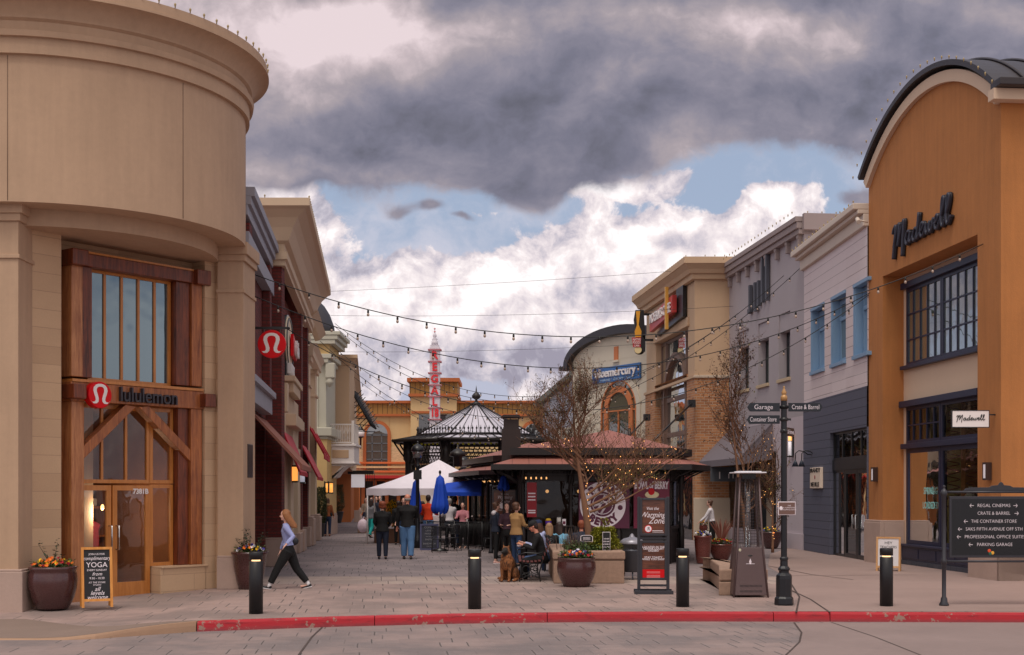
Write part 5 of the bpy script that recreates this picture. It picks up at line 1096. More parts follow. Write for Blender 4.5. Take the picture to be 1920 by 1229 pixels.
    for k in range(9):
        a0 = .03+k*(w_-.3)/8.5; a1 = a0+(w_-.3)/8.5*1.6
        mb.tube([(a0, -.02, zf+.3), ((a0*3+a1)/4, -.02, zf+.62), ((a0+a1)/2, -.02, zr-.1), ((a0+3*a1)/4, -.02, zf+.62), (a1, -.02, zf+.3)], .014, 4)
    mb.build('railing', lat, B)
    mb = MB(H); mb.box(w_-.04, w_, -1.9, -.1, zr-.06, zr); mb.box(w_-.04, w_, -1.9, -.1, zf+.14, zf+.2)
    for k in range(14): mb.box(w_-.03, w_-.01, -.15-k*.13, -.13-k*.13, zf+.2, zr-.06)
    mb.build('railing', lat, B)
    # dark slanted iron frame above
    ir = thing('slanted_iron_canopy', at(675, 780, 66), 'black slanted iron trellis canopy reaching out beside the white balcony', 'canopy'); Yc = 64
    p0, p1 = at(656, 728, Yc), at(697, 800, Yc)
    mb = MB()
    for k in range(5): mb.tube([(p0[0], Yc+k*.7, p0[2]), (p1[0]-.02*k, Yc+k*.7, p1[2])], .05, 5)
    mb.build('rafter', black, ir)
    mb = MB()
    for k in range(15):
        t = .12+k*.058; x, z = p0[0]+(p1[0]-p0[0])*t, p0[2]+(p1[2]-p0[2])*t
        mb.tube([(x, Yc-.15, z+.05), (x, Yc+4.2, z+.05)], .03, 4)
    for k in range(5): z = p1[2]-.2+k*.33; mb.tube([(p0[0]-.1, Yc+.3, z), (p0[0]+(p1[0]-p0[0])*(1.0-k*.2), Yc+1.5, z)], .022, 4)
    mb.build('purlins', black, ir)
    mb = MB()
    for k in range(9):
        t = .2+k*.09; x, z = p0[0]+(p1[0]-p0[0])*t, p0[2]+(p1[2]-p0[2])*t
        mb.tube([(x+.25, Yc+1, z+.35), (x-.45+.0*k, Yc+1, z-.35)], .02, 4)
    mb.build('diagonals', black, ir)
    # small projecting shop sign below
    c = at(672, 903, 74); h = thing('lit_box_sign', c, 'small white box sign in a black bracket beyond the balcony', 'sign'); mb = MB(); mb.box(c[0]-.4, c[0]+.35, c[1]-.1, c[1]+.1, c[2]-.35, c[2]+.4); mb.build('box', M('white box sign', S(236, 228, 232), emit=.25, var=0, bump=0), h)
    mb = MB(); mb.box(c[0]-.6, c[0]+.9, c[1]-.2, c[1]+.2, c[2]+.42, c[2]+.62); mb.box(c[0]+.4, c[0]+1.0, c[1]-.3, c[1]+.3, c[2]-.3, c[2]-.25)
    for k in range(5): mb.box(c[0]+.42+k*.13, c[0]+.45+k*.13, c[1]-.3, c[1]-.27, c[2]-.25, c[2]+.42)
    mb.build('bracket', black, h)
left_rows()
# ------------------------------------------------------------------ cinema at the end of the street
def cinema():
    Y0 = 112.0; X = lambda u: (u-960)/2400*Y0; Z = lambda v: CH+(HV-v)/2400*Y0
    G = FA(0, Y0, 0); cy = M('cream yellow wall', S(208, 178, 130), rough=.9, var=.05, streak=.3); och = lines_mat('ochre ribbed band', S(158, 114, 54), S(90, 60, 26), .42, w=.2, axis=0, var=.06); rst = M('orange brown trim', S(176, 96, 48), rough=.7, var=.06)
    B = thing('cinema_building', (X(860), Y0+5, 0), 'cream and ochre cinema building closing the far end of the street', 'building')
    mb = MB(G); wall(mb, X(600), X(1100), 0, Z(780), [(X(687), X(727), 4.0, Z(845)), (X(975), X(1000), 4.0, Z(845))], depth=.6); shell(mb, X(600), X(1100), 0, Z(752), 20); mb.build('wall', cy, B)
    for u0, u1 in ((600, 772), (857, 1100)):
        mb = MB(G); mb.box(X(u0), X(u1), -.3, .15, Z(777), Z(757)); mb.build('ribbed_band', och, B); mb = MB(G); mb.box(X(u0), X(u1), -.4, .4, Z(757), Z(752)); mb.box(X(u0), X(u1), -.4, .35, Z(781), Z(777)); mb.build('band_trim', rst, B)
    mb = MB(G); mb.box(X(772), X(857), -4, 1.2, 0, Z(745)); mb.build('tower', cy, B); mb = MB(G); mb.box(X(770), X(859), -4, 1.35, Z(741), Z(719)); mb.build('ribbed_band', och, B)
    mb = MB(G); mb.box(X(766), X(863), -4.3, 1.7, Z(719), Z(712)); mb.box(X(768), X(861), -4.2, 1.55, Z(746), Z(741)); mb.box(X(773), X(856), -.1, 1.3, Z(777), Z(773)); mb.build('band_trim', rst, B)
    mb = MB(G); mb.box(X(787), X(846), 1.0, 1.25, 4.5, Z(779)); mb.build('tower_window', glass_dark, B)
    # arched windows
    for uc, hw in ((707, 20), (1000, 17)):
        a0, a1 = X(uc-hw), X(uc+hw); r = (a1-a0)/2; ca = (a0+a1)/2; zt = Z(795)-r
        mb = MB(G); mb.extr([(ca+math.cos(t*math.pi/20)*r, zt+math.sin(t*math.pi/20)*r) for t in range(21)]+[(a0, 4.0), (a1, 4.0)], -.5, .06); w = mb.build('arched_window', glass_mat('cinema glass %d' % uc, refl=.22, dark=(.04, .05, .05)), B)
        mb = MB(G); mb.band((ca, 0, zt), r, r+.28, -.2, .2, 0, 180, 20); mb.box(a0-.28, a0, -.2, .2, 4, zt); mb.box(a1, a1+.28, -.2, .2, 4, zt); mb.build('arch_frame', rst, w)
        mb = MB(G)
        for z in (4.9, 5.6, 6.3, 7.0, zt): mb.box(a0, a1, .06, .12, z-.05, z+.05)
        for a in (ca-r*.45, ca+r*.45): mb.box(a-.04, a+.04, .06, .12, 4, zt)
        mb.build('glazing_bars', M('grey bars', S(96, 100, 104)), w)
    mb = MB(G); wall(mb, X(650), X(760), Z(885), Z(838), [(X(684), X(730), 3, 9)], n=.06); mb.build('stone_cladding', M('rough ledge stone', S(206, 176, 136), var=.4, scale=5, bump=1.0, bscale=6, stretch=(1, 1, 3)), B)
    for k in range(5): mb = MB(G); z = Z(870)-k*.38; mb.box(X(650), X(765), .05, .3, z, z+.16); mb.build('orange_band', M('orange band', S(206, 108, 56)) if k % 2 == 0 else cy, B)
    mb = MB(G); mb.box(X(650), X(800), .0, 2.2, Z(898), Z(892)); mb.build('red_canopy', M('red canopy', S(176, 30, 30), rough=.6), B)
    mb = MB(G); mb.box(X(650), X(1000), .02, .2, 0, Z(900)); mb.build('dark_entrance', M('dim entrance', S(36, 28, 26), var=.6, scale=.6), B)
    for k in range(14): mb = MB(G); a = X(660+k*22); mb.box(a-.15, a+.15, .2, .5, 0, Z(900)); mb.build('entrance_post', rst, B)
    # pylon sign
    Yp = 106.0; g = FA(0, Yp, 0); x = lambda u: (u-960)/2400*Yp; z = lambda v: CH+(HV-v)/2400*Yp
    P_ = thing('cinema_pylon_sign', (x(815), Yp, 0), 'tall pale grey pylon sign with red letters stacked vertically over the cinema', 'sign')
    pg = M('pylon grey', S(206, 200, 208), rough=.5, var=.05); prd = M('pylon red', S(200, 34, 44), rough=.4, var=.03, emit=.12); pk = M('pinkish ring', S(180, 110, 120), rough=.5)
    mb = MB(g); mb.box(x(806), x(825), -.4, .4, 0, z(652)); mb.build('shaft', pg, P_, bevel=.03)
    mb = MB(g); mb.box(x(807.5), x(823), -.35, .35, z(652), z(648)); mb.lathe((x(815.2), 0, z(648)), [(.28, 0), (.26, .35), (.18, .38), (.24, .5), (.1, .62), (.16, .75), (.13, .9), (.05, 1.0), (.04, 1.4), (.001, 1.5)], 14); mb.build('crown', pg, P_)
    for v in (657, 679, 700.5, 723, 744.5, 766, 787.5): mb = MB(g); mb.box(x(803), x(828), -.5, .5, z(v)-.05, z(v)+.05); mb.build('ring', pk, P_)
    for z_ in (.7, .95, 1.2): mb = MB(g); mb.lathe((x(815.2), 0, z(640)+z_-.2), [(.08, 0), (.08, .05)], 10); mb.build('ring', prd, P_)
    for t_, v in zip(('R', 'E', 'G', 'A', 'L', '18'), (668, 690, 712, 733.5, 755, 776)):
        mb = MB(g); vs, fs = glyphs(t_, .9, depth=.08, bold=.03, sx=.95 if len(t_) < 2 else .75); mb.add(vs, fs, x(815.5), .42, z(v)); mb.build('letter', prd, P_)
    # lantern by window
    c = at(676, 820, 111); s_ = thing('wall_lantern', c, 'small black and white wall lantern left of the cinema arched window', 'lantern'); mb = MB(); mb.lathe((c[0], c[1], c[2]-1.0), [(.08, 0), (.1, .9), (.3, 1.0), (.34, 1.6), (.1, 1.9), (.001, 2.1)], 10); mb.build('body', black, s_); mb = MB(); mb.lathe((c[0], c[1]-.05, c[2]), [(.33, .05), (.36, .55)], 10); mb.build('glass', white, s_)
cinema()
# ------------------------------------------------------------------ kiosk, gazebo, tent
bronze = M('dark bronze timber', S(44, 32, 30), rough=.5, var=.15, bump=.1)
copper = lines_mat('copper seam roof', S(148, 92, 80), S(104, 62, 54), .45, w=.05, axis=0, rough=.6, var=.08)
kblack = M('kiosk black', S(30, 24, 25), rough=.45, var=.12, bump=.05)
warm = M('amber bulbs', (1.0, .50, .18), emit=.8, var=0, bump=0)
maroonp = M('plum poster', S(104, 30, 58), rough=.45, var=.04)
plum = M('plum print', S(92, 34, 62), rough=.45, var=.03)
posterw = M('poster white', S(236, 226, 232), rough=.5, var=0, bump=0)
woodp = wood_mat('printed wood poster', S(62, 30, 20), S(120, 66, 42), axis='x', coat=.3)
def scale_poly(P_, c, k): return [(c[0]+(x-c[0])*k, c[1]+(y-c[1])*k) for x, y in P_]
def offset(P_, d):
    out = []; n = len(P_)
    for i in range(n):
        p0, p1, p2 = Vector(P_[i-1]), Vector(P_[i]), Vector(P_[(i+1) % n])
        e1, e2 = (p1-p0).normalized(), (p2-p1).normalized(); n1, n2 = Vector((e1.y, -e1.x)), Vector((e2.y, -e2.x))
        m = (n1+n2)/(1+n1.dot(n2)); q = p1+m*d; out.append((q.x, q.y))
    return out
def tier_roof(mb, P0, z0, P1, z1, th=.03):
    n = len(P0)
    a = [mb.pt(x, y, z0) for x, y in P0]; b = [mb.pt(x, y, z1) for x, y in P1]; a2 = [mb.pt(x, y, z0-th) for x, y in P0]; b2 = [mb.pt(x, y, z1-th) for x, y in P1]
    for i in range(n):
        j = (i+1) % n; mb.face((a[i], a[j], b[j], b[i])); mb.face((a2[j], a2[i], b2[i], b2[j])); mb.face((a[j], a[i], a2[i], a2[j])); mb.face((b[i], b[j], b2[j], b2[i]))
def kiosk():
    B = thing('kiosk_building', (2.5, 38, 0), 'dark timber food kiosk with two-tier copper roofs in the middle of the street', 'kiosk')
    Wm = [(.30, 35.3), (4.25, 35.3), (4.78, 36.6), (4.78, 41.6), (3.9, 42.8), (.3, 42.8)]
    Wl = [(.3, 42.2), (-.3, 43.1), (-1.55, 49.0), (-1.3, 51.5), (.8, 52), (2.4, 48), (2.4, 42.6)][::-1]
    Wl = Wl[::-1]
    def ccw(P_):
        A = sum(P_[i-1][0]*P_[i][1]-P_[i][0]*P_[i-1][1] for i in range(len(P_))); return P_ if A > 0 else P_[::-1]
    for nm, W_, zt, zu, za, ap in (('main', ccw(Wm), 2.72, 3.06, 3.84, (2.9, 38.4)), ('wing', ccw(Wl), 2.70, 3.08, 3.78, (.6, 46.6))):
        E0 = offset(W_, .85); E1 = offset(W_, -.05); U0 = offset(W_, .32)
        mb = MB(); tier_roof(mb, E0, zt, E1, zt+.28); mb.build('lower_roof', copper, B)
        mb = MB(); tier_roof(mb, offset(W_, .87), zt+.01, offset(W_, .83), zt+.012, .15); mb.build('lower_gutter', kblack, B)
        mb = MB(); tier_roof(mb, E1, zt+.28, offset(W_, -.06), zu+.05, .0); mb.build('clerestory', bronze, B)
        mb = MB(); A = [mb.pt(x, y, zu+.1) for x, y in U0]; t = mb.pt(ap[0], ap[1], za)
        for i in range(len(A)): mb.face((A[i], A[(i+1) % len(A)], t))
        mb.build('upper_roof', copper, B)
        mb = MB(); tier_roof(mb, offset(W_, .36), zu+.13, offset(W_, .30), zu+.132, .20); mb.prism(U0, zu-.06, zu-.03); mb.build('upper_gutter', kblack, B)
        mb = MB(); mb.prism(offset(W_, .8), zt-.06, zt-.03); mb.build('eave_soffit', kblack, B)
        n = len(W_)
        for i in range(n):
            f = Fr(W_[i], W_[(i+1) % n]); L_ = f.L
            if L_ < .3: continue
            cx_, cy_ = f.P(L_/2, .1, 0)[:2]
            front = cy_ < 52 and True
            k = max(1, round(L_/1.25)); mb = MB(f); mb.box(0, L_, -.12, 0, 0, .95); mb.box(-.02, L_+.02, -.14, .05, .95, 1.03); mb.box(0, L_, -.12, .01, 2.28, 2.7); mb.box(-.01, L_+.01, -.12, .03, 0, .12)
            for j in range(k):
                a0 = L_*j/k+.12; a1 = L_*(j+1)/k-.12; mb.box(a0, a1, .002, .02, .22, .3); mb.box(a0, a1, .002, .02, .78, .86); mb.box(a0, a0+.07, .002, .02, .3, .78); mb.box(a1-.07, a1, .002, .02, .3, .78)
            mb.build('panelled_wall', kblack, B)
            mb = MB(f); mb.quad((0, -.08, 1.03), (L_, -.08, 1.03), (L_, -.08, 2.28), (0, -.08, 2.28)); mb.build('glazing', glass_kiosk, B)
            for j in range(k+1):
                a = L_*j/k; mb = MB(f); mb.lathe((a, .06, 0), [(.09, 0), (.09, .9), (.07, .95), (.07, 1.0), (.055, 1.05), (.055, 2.2), (.09, 2.28), (.09, 2.65)], 10); mb.build('column', kblack, B)
                mb = MB(f); mb.tube([(a, .08, 2.2), (a, .35, 2.42), (a, .75, 2.60)], .022, 5); mb.ring((a, .3, 2.53), .08, .012, 12, 4); mb.build('scroll_bracket', kblack, B)
            mb = MB(f); q = int(L_/.17)
            for j in range(q): mb.ring(((j+.5)*L_/q, .28, 2.55), .06, .012, 10, 4)
            mb.box(0, L_, .27, .29, 2.63, 2.66); mb.box(0, L_, .27, .29, 2.45, 2.475); mb.build('fretwork_frieze', kblack, B)
    # warm bulbs under the eaves
    for (x, y) in [(.38+.14*i, 34.95) for i in range(5)]+[(-.35-.21*i, 43.0+i*.99) for i in range(4)]+[(-.44-.21*i, 43.4+i*.99) for i in range(4)]+[(-.39-.21*i, 43.2+i*.99) for i in range(4)]:
        mb = MB(); mb.ell((x, y, 2.36), (.022, .022, .035), 8, 5); mb.build('eave_bulb', warm, B)
    # interior: dim back wall and counter gear
    mb = MB(); mb.box(.5, 4.5, 37.4, 37.5, 0, 2.6); mb.box(-.5, 1.5, 46.5, 46.6, 0, 2.6); mb.build('interior_wall', M('kiosk interior', S(110, 82, 62), var=.5, scale=2.5), B)
    mb = MB(); 
    for i in range(3): mb.ell((1.0+i*.9, 36.4, 2.0), (.05, .05, .05), 8, 5)
    mb.build('interior_lamp', warm, B)
    # chimney
    mb = MB(); c = at(958.5, 858, 42.0); mb.box(c[0]-.31, c[0]+.31, 41.7, 42.4, 2.9, 4.05); mb.box(c[0]-.25, c[0]+.25, 41.75, 42.35, 4.05, 4.36); mb.box(c[0]-.27, c[0]-.22, 41.72, 41.78, 4.36, 4.44); mb.box(c[0]+.22, c[0]+.27, 41.72, 41.78, 4.36, 4.44)
    mb.extr([(c[0]-.34, 4.42), (c[0]+.34, 4.42), (c[0]+.26, 4.50), (c[0]-.26, 4.50)], 41.65, 42.45); mb.build('chimney', bronze, B)
    mb = MB(); mb.lathe((3.45, 37.6, 3.3), [(.05, 0), (.05, .55), (.001, .55)], 10); mb.build('vent_pipe', kblack, B)
    # finial left corner
    mb = MB(); mb.lathe((-1.95, 46.0, 2.9), [(.16, 0), (.16, .35), (.30, .38), (.27, .5), (.12, .62), (.03, .66), (.03, .78), (.001, .8)], 14); mb.build('corner_finial', kblack, B)
    G = Fr((.30, 35.3), (4.25, 35.3)); yA = 35.2
    # posters, each a flat board on the kiosk wall
    X = lambda u, Y=35.15: (u-960)/2400*Y
    Z = lambda v, Y=35.15: CH+(HV-v)/2400*Y
    f = FA(0, 35.15, 0)
    p = thing('round_logo_panel', (X(1133), 35.1, Z(992)), 'plum window panel with a large white ring of lettering, behind the small tree', 'sign')
    mb = MB(f); mb.box(X(1085), X(1180), 0, .03, Z(991), Z(905)); mb.build('panel', plum, p)
    cx_, cz_, r0 = X(1130), Z(947), X(1173)-X(1130)
    mb = MB(f); mb.extr([(cx_+r0*math.cos(t*math.pi/32), cz_+r0*math.sin(t*math.pi/32)) for t in range(64)], .031, .036); mb.build('white_disc', posterw, p)
    mb = MB(f); mb.extr([(cx_+r0*.54*math.cos(t*math.pi/24), cz_+.02+r0*.54*math.sin(t*math.pi/24)) for t in range(48)], .037, .041); mb.build('plum_centre', plum, p)
    mb = MB(f)
    for a_, b_ in (((-.32, -.38), (.1, .42)), ((-.1, -.42), (.34, .36)), ((-.38, -.05), (.36, .1))):
        mb.tube([(cx_+a_[0]*r0, .044, cz_+a_[1]*r0), (cx_+(a_[0]+b_[0])/2*r0+.05, .044, cz_+(a_[1]+b_[1])/2*r0+.06), (cx_+b_[0]*r0, .044, cz_+b_[1]*r0)], .035, 5)
    mb.ring((cx_, .044, cz_+.02), r0*.44, .012, 30, 4); mb.build('swirl', posterw, p)
    mb = MB(f); mb.ell((cx_+r0*.76, .038, cz_-r0*.12), (r0*.11, .006, r0*.11)); mb.ell((cx_-r0*.76, .038, cz_-r0*.12), (r0*.11, .006, r0*.11))
    for word, a0, da, up in (('PINK', 128, -25, True), ('BERRY', 231, 20, False)):
        for i, ch in enumerate(word):
            an = math.radians(a0+da*i); vs, fs = glyphs(ch, .27, depth=.004, bold=.018)
            ro = an-math.pi/2 if up else an+math.pi/2; c_, s_ = math.cos(ro), math.sin(ro)
            mb.add([(x*c_-y*s_, x*s_+y*c_, w) for x, y, w in vs], fs, cx_+math.cos(an)*r0*.76, .038, cz_+math.sin(an)*r0*.76)
    mb.build('ring_lettering', plum, p)
    p = thing('berry_poster', (X(1217), 35.1, Z(992)), 'plum poster with white lettering and a red berry dessert, behind the tall poster stand', 'poster')
    mb = MB(f); mb.box(X(1188), X(1255), 0, .03, Z(991), Z(898)); mb.build('sheet', M('plum red poster', S(116, 26, 58), rough=.45, var=.12, scale=2), p)
    mb = MB(f); vs, fs = glyphs('THE', .12, depth=.004, bold=.004); mb.add(vs, fs, X(1197), .031, Z(900.5)); vs, fs = glyphs('BOWL of BERRY', .27, depth=.004, bold=.012, sx=.48); mb.add(vs, fs, X(1221), .031, Z(911)); mb.build('lettering', posterw, p)
    mb = MB(f); mb.ell((X(1222), .035, Z(928)), (.2, .012, .1)); mb.build('bowl', M('cream print', S(236, 222, 180), var=0), p); mb = MB(f); mb.ell((X(1221), .045, Z(922)), (.09, .012, .1)); mb.build('berries', M('red print', S(210, 30, 40), var=0), p)
    p = thing('red_menu_poster', (X(996, 36), 35.2, Z(968, 36)), 'deep red menu poster on the kiosk wall behind the chatting women', 'poster')
    mb = MB(f); mb.box(X(988), X(1006), 0, .03, Z(970), Z(905)); mb.build('sheet', M('deep red poster', S(150, 18, 34), rough=.45, var=.1), p)
    mb = MB(f)
    for i, v in enumerate((926, 932, 938, 958, 962)): mb.box(X(990), X(1004), .031, .034, Z(v)-.012, Z(v)+.022)
    mb.build('text_lines', posterw, p)
    # things on the counter
    mb = MB(); mb.box(X(1038), X(1076), 34.95, 35.3, 1.03, 1.06); mb.build('serving_ledge', bronze, B)
    t = thing('small_counter_sign', (X(1058), 35.1, 1.07), 'small white and pink card on the kiosk serving ledge', 'sign'); mb = MB(f); mb.box(X(1054), X(1061), .02, .06, 1.065, 1.24); mb.build('card', posterw, t); mb = MB(f); mb.box(X(1055), X(1060), .061, .064, 1.1, 1.18); mb.build('print', maroonp, t)
    t = thing('purple_cup_stack', (X(1028), 35.1, 1.04), 'purple and yellow tub standing on the kiosk counter', 'tub'); mb = MB(); mb.lathe((X(1028), 35.15, 1.035), [(.07, 0), (.09, .15)], 12); mb.build('tub', M('purple tub', S(84, 40, 150)), t); mb = MB(); mb.lathe((X(1028), 35.15, 1.19), [(.09, 0), (.06, .06), (.001, .07)], 12); mb.build('lid', M('yellow lid', S(220, 180, 60)), t)
    t = thing('paper_roll', (X(1048), 35.15, 1.04), 'white upright paper roll on the kiosk counter', 'paper roll'); t2 = t; mb = MB(); mb.lathe((X(1048), 35.15, 1.04), [(.06, 0), (.06, .24), (.02, .24), (.001, .24)], 12); mb.build('roll', M('dull white', S(200, 196, 190)), t)
glass_kiosk = glass_mat('kiosk glass', tint=(.6, .6, .6), refl=.0)
kiosk()
def gazebo():
    Y0 = 70.0; c = ((893-960)/2400*Y0, Y0, 0)
    B = thing('glass_roof_gazebo', c, 'black iron gazebo with a glazed octagonal roof and a spiked finial', 'gazebo')
    N = 8; pt = lambda r, k, off=22.5: (c[0]+math.cos(math.radians(off+45*k))*r, c[1]+math.sin(math.radians(off+45*k))*r)
    rg = M('frosted roof glass', S(196, 192, 204), rough=.45, var=.12, bump=0)
    mb = MB()
    for k in range(N):
        a, b = pt(3.3, k), pt(3.3, k+1); mb.quad((a[0], a[1], 5.1), (b[0], b[1], 5.1), (c[0], c[1], 6.88))
        o0, o1 = pt(4.75, k), pt(4.75, k+1); i0, i1 = pt(3.4, k), pt(3.4, k+1); mb.quad((o0[0], o0[1], 4.75), (o1[0], o1[1], 4.75), (i1[0], i1[1], 5.0), (i0[0], i0[1], 5.0))
    mb.build('roof_glass', rg, B)
    for k in range(N):
        a, b = pt(3.32, k), pt(3.32, k+1)
        mb = MB(); mb.tube([(a[0], a[1], 5.12), (c[0], c[1], 6.92)], .04, 5)
        for j in range(1, 5):
            t = j/5; q = (a[0]+(b[0]-a[0])*t, a[1]+(b[1]-a[1])*t)
            f_ = .96-abs(t-.5)*.0; e = (c[0]+(q[0]-c[0])*.04, c[1]+(q[1]-c[1])*.04); mb.tube([(q[0], q[1], 5.14), (e[0], e[1], 6.84)], .014, 4)
        mb.build('roof_rib', kblack, B)
        mb = MB(); o0, o1 = pt(4.75, k), pt(4.75, k+1); i0, i1 = pt(3.4, k), pt(3.4, k+1)
        for j in range(8):
            t = j/7; mb.tube([(o0[0]+(o1[0]-o0[0])*t, o0[1]+(o1[1]-o0[1])*t, 4.77), (i0[0]+(i1[0]-i0[0])*t, i0[1]+(i1[1]-i0[1])*t, 5.03)], .03, 4)
        mb.tube([(o0[0], o0[1], 4.74), (o1[0], o1[1], 4.74)], .09, 6); mb.tube([(i0[0], i0[1], 5.08), (i1[0], i1[1], 5.08)], .06, 6)
        mb.build('brim_frame', kblack, B)
        mb = MB()
        for j in range(12):
            t = (j+.5)/12; x, y = i0[0]+(i1[0]-i0[0])*t, i0[1]+(i1[1]-i0[1])*t; mb.lathe((x, y, 5.12), [(.03, 0), (.02, .16), (.06, .24), (.02, .3), (.001, .42)], 6)
        mb.build('roof_cresting', kblack, B)
        p = pt(3.9, k); mb = MB(); mb.lathe((p[0], p[1], 0), [(.3, 0), (.3, .8), (.2, .9), (.16, 1.0), (.16, 3.6), (.26, 3.75), (.26, 4.7)], 12); mb.build('column', kblack, B)
        mb = MB(); q0, q1 = pt(3.9, k), pt(3.9, k+1); L_ = math.hypot(q1[0]-q0[0], q1[1]-q0[1]); f = Fr(q0, q1)
        mb.fr = f; mb.box(0, L_, -.06, .06, 4.6, 4.75); mb.box(0, L_, -.05, .05, 4.02, 4.1); mb.box(0, L_, -.05, .05, 3.5, 3.56)
        for j in range(10): mb.ring((.3+(L_-.6)*j/9, 0, 4.35), .15, .025, 10, 4)
        for j in range(14): x = (j+.5)*L_/14; mb.tube([(x-.12, 0, 3.56), (x+.12, 0, 4.02)], .02, 4); mb.tube([(x+.12, 0, 3.56), (x-.12, 0, 4.02)], .02, 4)
        mb.band((L_/2, 0, 2.1), L_/2-.25, L_/2-.12, -.04, .04, 10, 170, 14); mb.build('iron_frieze', kblack, B)
        mb = MB(); mb.tube([(p[0], p[1], 3.6), (p[0]+(p[0]-c[0])*.12, p[1]+(p[1]-c[1])*.12, 4.2), (p[0]+(p[0]-c[0])*.2, p[1]+(p[1]-c[1])*.2, 4.65)], .05, 5); mb.build('bracket', kblack, B)
    mb = MB(); mb.lathe((c[0], c[1], 6.75), [(.22, 0), (.25, .12), (.1, .2), (.06, .3), (.22, .4), (.25, .52), (.12, .68), (.05, .72), (.03, .9), (.001, 1.1)], 14); mb.build('finial', kblack, B)
    mb = MB()
    for k in range(40):
        a = math.radians(180+k*4.5); x, y = c[0]+math.cos(a)*3.7, c[1]+math.sin(a)*3.7; mb.ell((x, y, 4.5+.05*R.random()), (.07, .07, .06), 6, 4)
    mb.build('yellow_garland', M('yellow garland', S(200, 200, 60), var=.3), B)
gazebo()
tentw = M('white tent vinyl', S(226, 218, 226), rough=.45, var=.06, scale=3, bump=.35, bscale=5)
def tent():
    T_ = thing('white_canopy_tent', (-3, 51, 0), 'large white peaked canopy tent on white poles over the street stalls', 'tent')
    x0, x1, y0, y1, pk = -5.58, -.35, 49.0, 54.2, (-2.95, 51.6, 3.3)
    mb = MB(); n = 26; cor = [(x0, y0), (x1, y0), (x1, y1), (x0, y1)]
    for k in range(4):
        a, b = cor[k], cor[(k+1) % 4]; grid = []
        for i in range(n+1):
            row = []
            for j in range(n+1):
                s_ = i/n; t = j/n; ex, ey = a[0]+(b[0]-a[0])*t, a[1]+(b[1]-a[1])*t; z = 2.12+(pk[2]-2.12)*s_; sag = -.12*math.sin(math.pi*s_)*(.4+.6*math.sin(math.pi*t)); row.append(mb.pt(ex+(pk[0]-ex)*s_, ey+(pk[1]-ey)*s_, z+sag+(.030*math.sin(math.pi*s_)*math.sin(26*t+3*s_)*math.sin(math.pi*t)-.05*math.sin(math.pi*s_)*abs(math.cos(4*math.pi*t)))))
            grid.append(row)
        for i in range(n):
            for j in range(n): mb.face((grid[i][j], grid[i][j+1], grid[i+1][j+1], grid[i+1][j]), True)
    mb.build('roof_cloth', tentw, T_)
    mb = MB()
    for k in range(4):
        a, b = cor[k], cor[(k+1) % 4]; m = 24; up = []; lo = []
        for j in range(m+1):
            t = j/m; x, y = a[0]+(b[0]-a[0])*t, a[1]+(b[1]-a[1])*t; w = .03*math.sin(j*1.7); up.append(mb.pt(x, y, 2.13)); lo.append(mb.pt(x+(w if k % 2 else 0), y+(0 if k % 2 else w), 1.86+.02*math.sin(j*2.1)))
        for j in range(m): mb.face((up[j], up[j+1], lo[j+1], lo[j]), True)
    mb.build('valance', tentw, T_)
    for (x, y) in cor+[((x0*.67+x1*.33), y0), ((x0*.33+x1*.67), y0), (x0, (y0+y1)/2)]: mb = MB(); mb.tube([(x+.04, y+.04, 0), (x+.04, y+.04, 2.1)], .03, 8); mb.build('pole', white, T_)
tent()
blue = M('royal blue canvas', S(12, 70, 190), rough=.75, var=.10, scale=4, bump=.35, bscale=14)
def umbrella(x, y, z0, z1, r, lab):
    t = thing('closed_umbrella', (x, y, 0), lab, 'umbrella', 'closed blue umbrellas')
    mb = MB(); n = 28; prof = [(.04, 1.0), (.45, .92), (.60, .76), (.62, .74), (.68, .6), (.80, .4), (.92, .25), (1.0, .14), (.86, .06), (.70, .0)]
    rings = []
    for k, (w, h) in enumerate(prof):
        row = []
        for j in range(n):
            a = 2*math.pi*j/n; f = 1+(.22 if h < .72 else .06)*math.cos(a*7+k*.12)*(1 if h > .1 else 1.5); dz = (.05*math.cos(a*7) if h < .2 else 0)
            row.append(mb.pt(x+math.cos(a)*w*r*f, y+math.sin(a)*w*r*f, z0+(z1-z0)*h+dz))
        rings.append(row)
    for a, b in zip(rings, rings[1:]):
        for j in range(n): mb.face((a[j], a[(j+1) % n], b[(j+1) % n], b[j]), True)
    mb.build('canopy', blue, t); mb = MB(); mb.tube([(x, y, 0), (x, y, z1+.05)], .025, 8); mb.build('pole', black, t)
    mb = MB(); mb.ell((x, y, z1+.09), (.045, .045, .07)); mb.build('finial', black, t); mb = MB(); mb.lathe((x, y, 0), [(.28, 0), (.28, .05), (.05, .1), (.04, .3)], 18); mb.build('base', black, t)
umbrella((825-960)/2400*43, 43, 1.28, 2.56, .27, 'closed royal blue umbrella standing over the café tables')
umbrella((779-960)/2400*46, 46, 1.22, 2.42, .2, 'closed royal blue umbrella partly hidden behind the black lamp post')
umbrella((944-960)/2400*38.5, 38.5, 2.05, 2.48, .17, 'closed royal blue umbrella top showing above the brown poster case')
mb = MB(); a, b = at(836, 905, 47.5), at(872, 903, 46.0); mb.quad((a[0], a[1], 2.32), (b[0]+.6, b[1]+.3, 2.45), (b[0]+.6, b[1]-.9, 1.98), (a[0]-.1, a[1]-1.2, 1.98)); mb.quad((a[0]-.1, a[1]-1.2, 1.98), (b[0]+.6, b[1]-.9, 1.98), (b[0]+.6, b[1]-.9, 1.85), (a[0]-.1, a[1]-1.2, 1.85))
tag(mb.build('blue_awning', blue), 'open royal blue cloth awning beside the left end of the kiosk', 'awning')

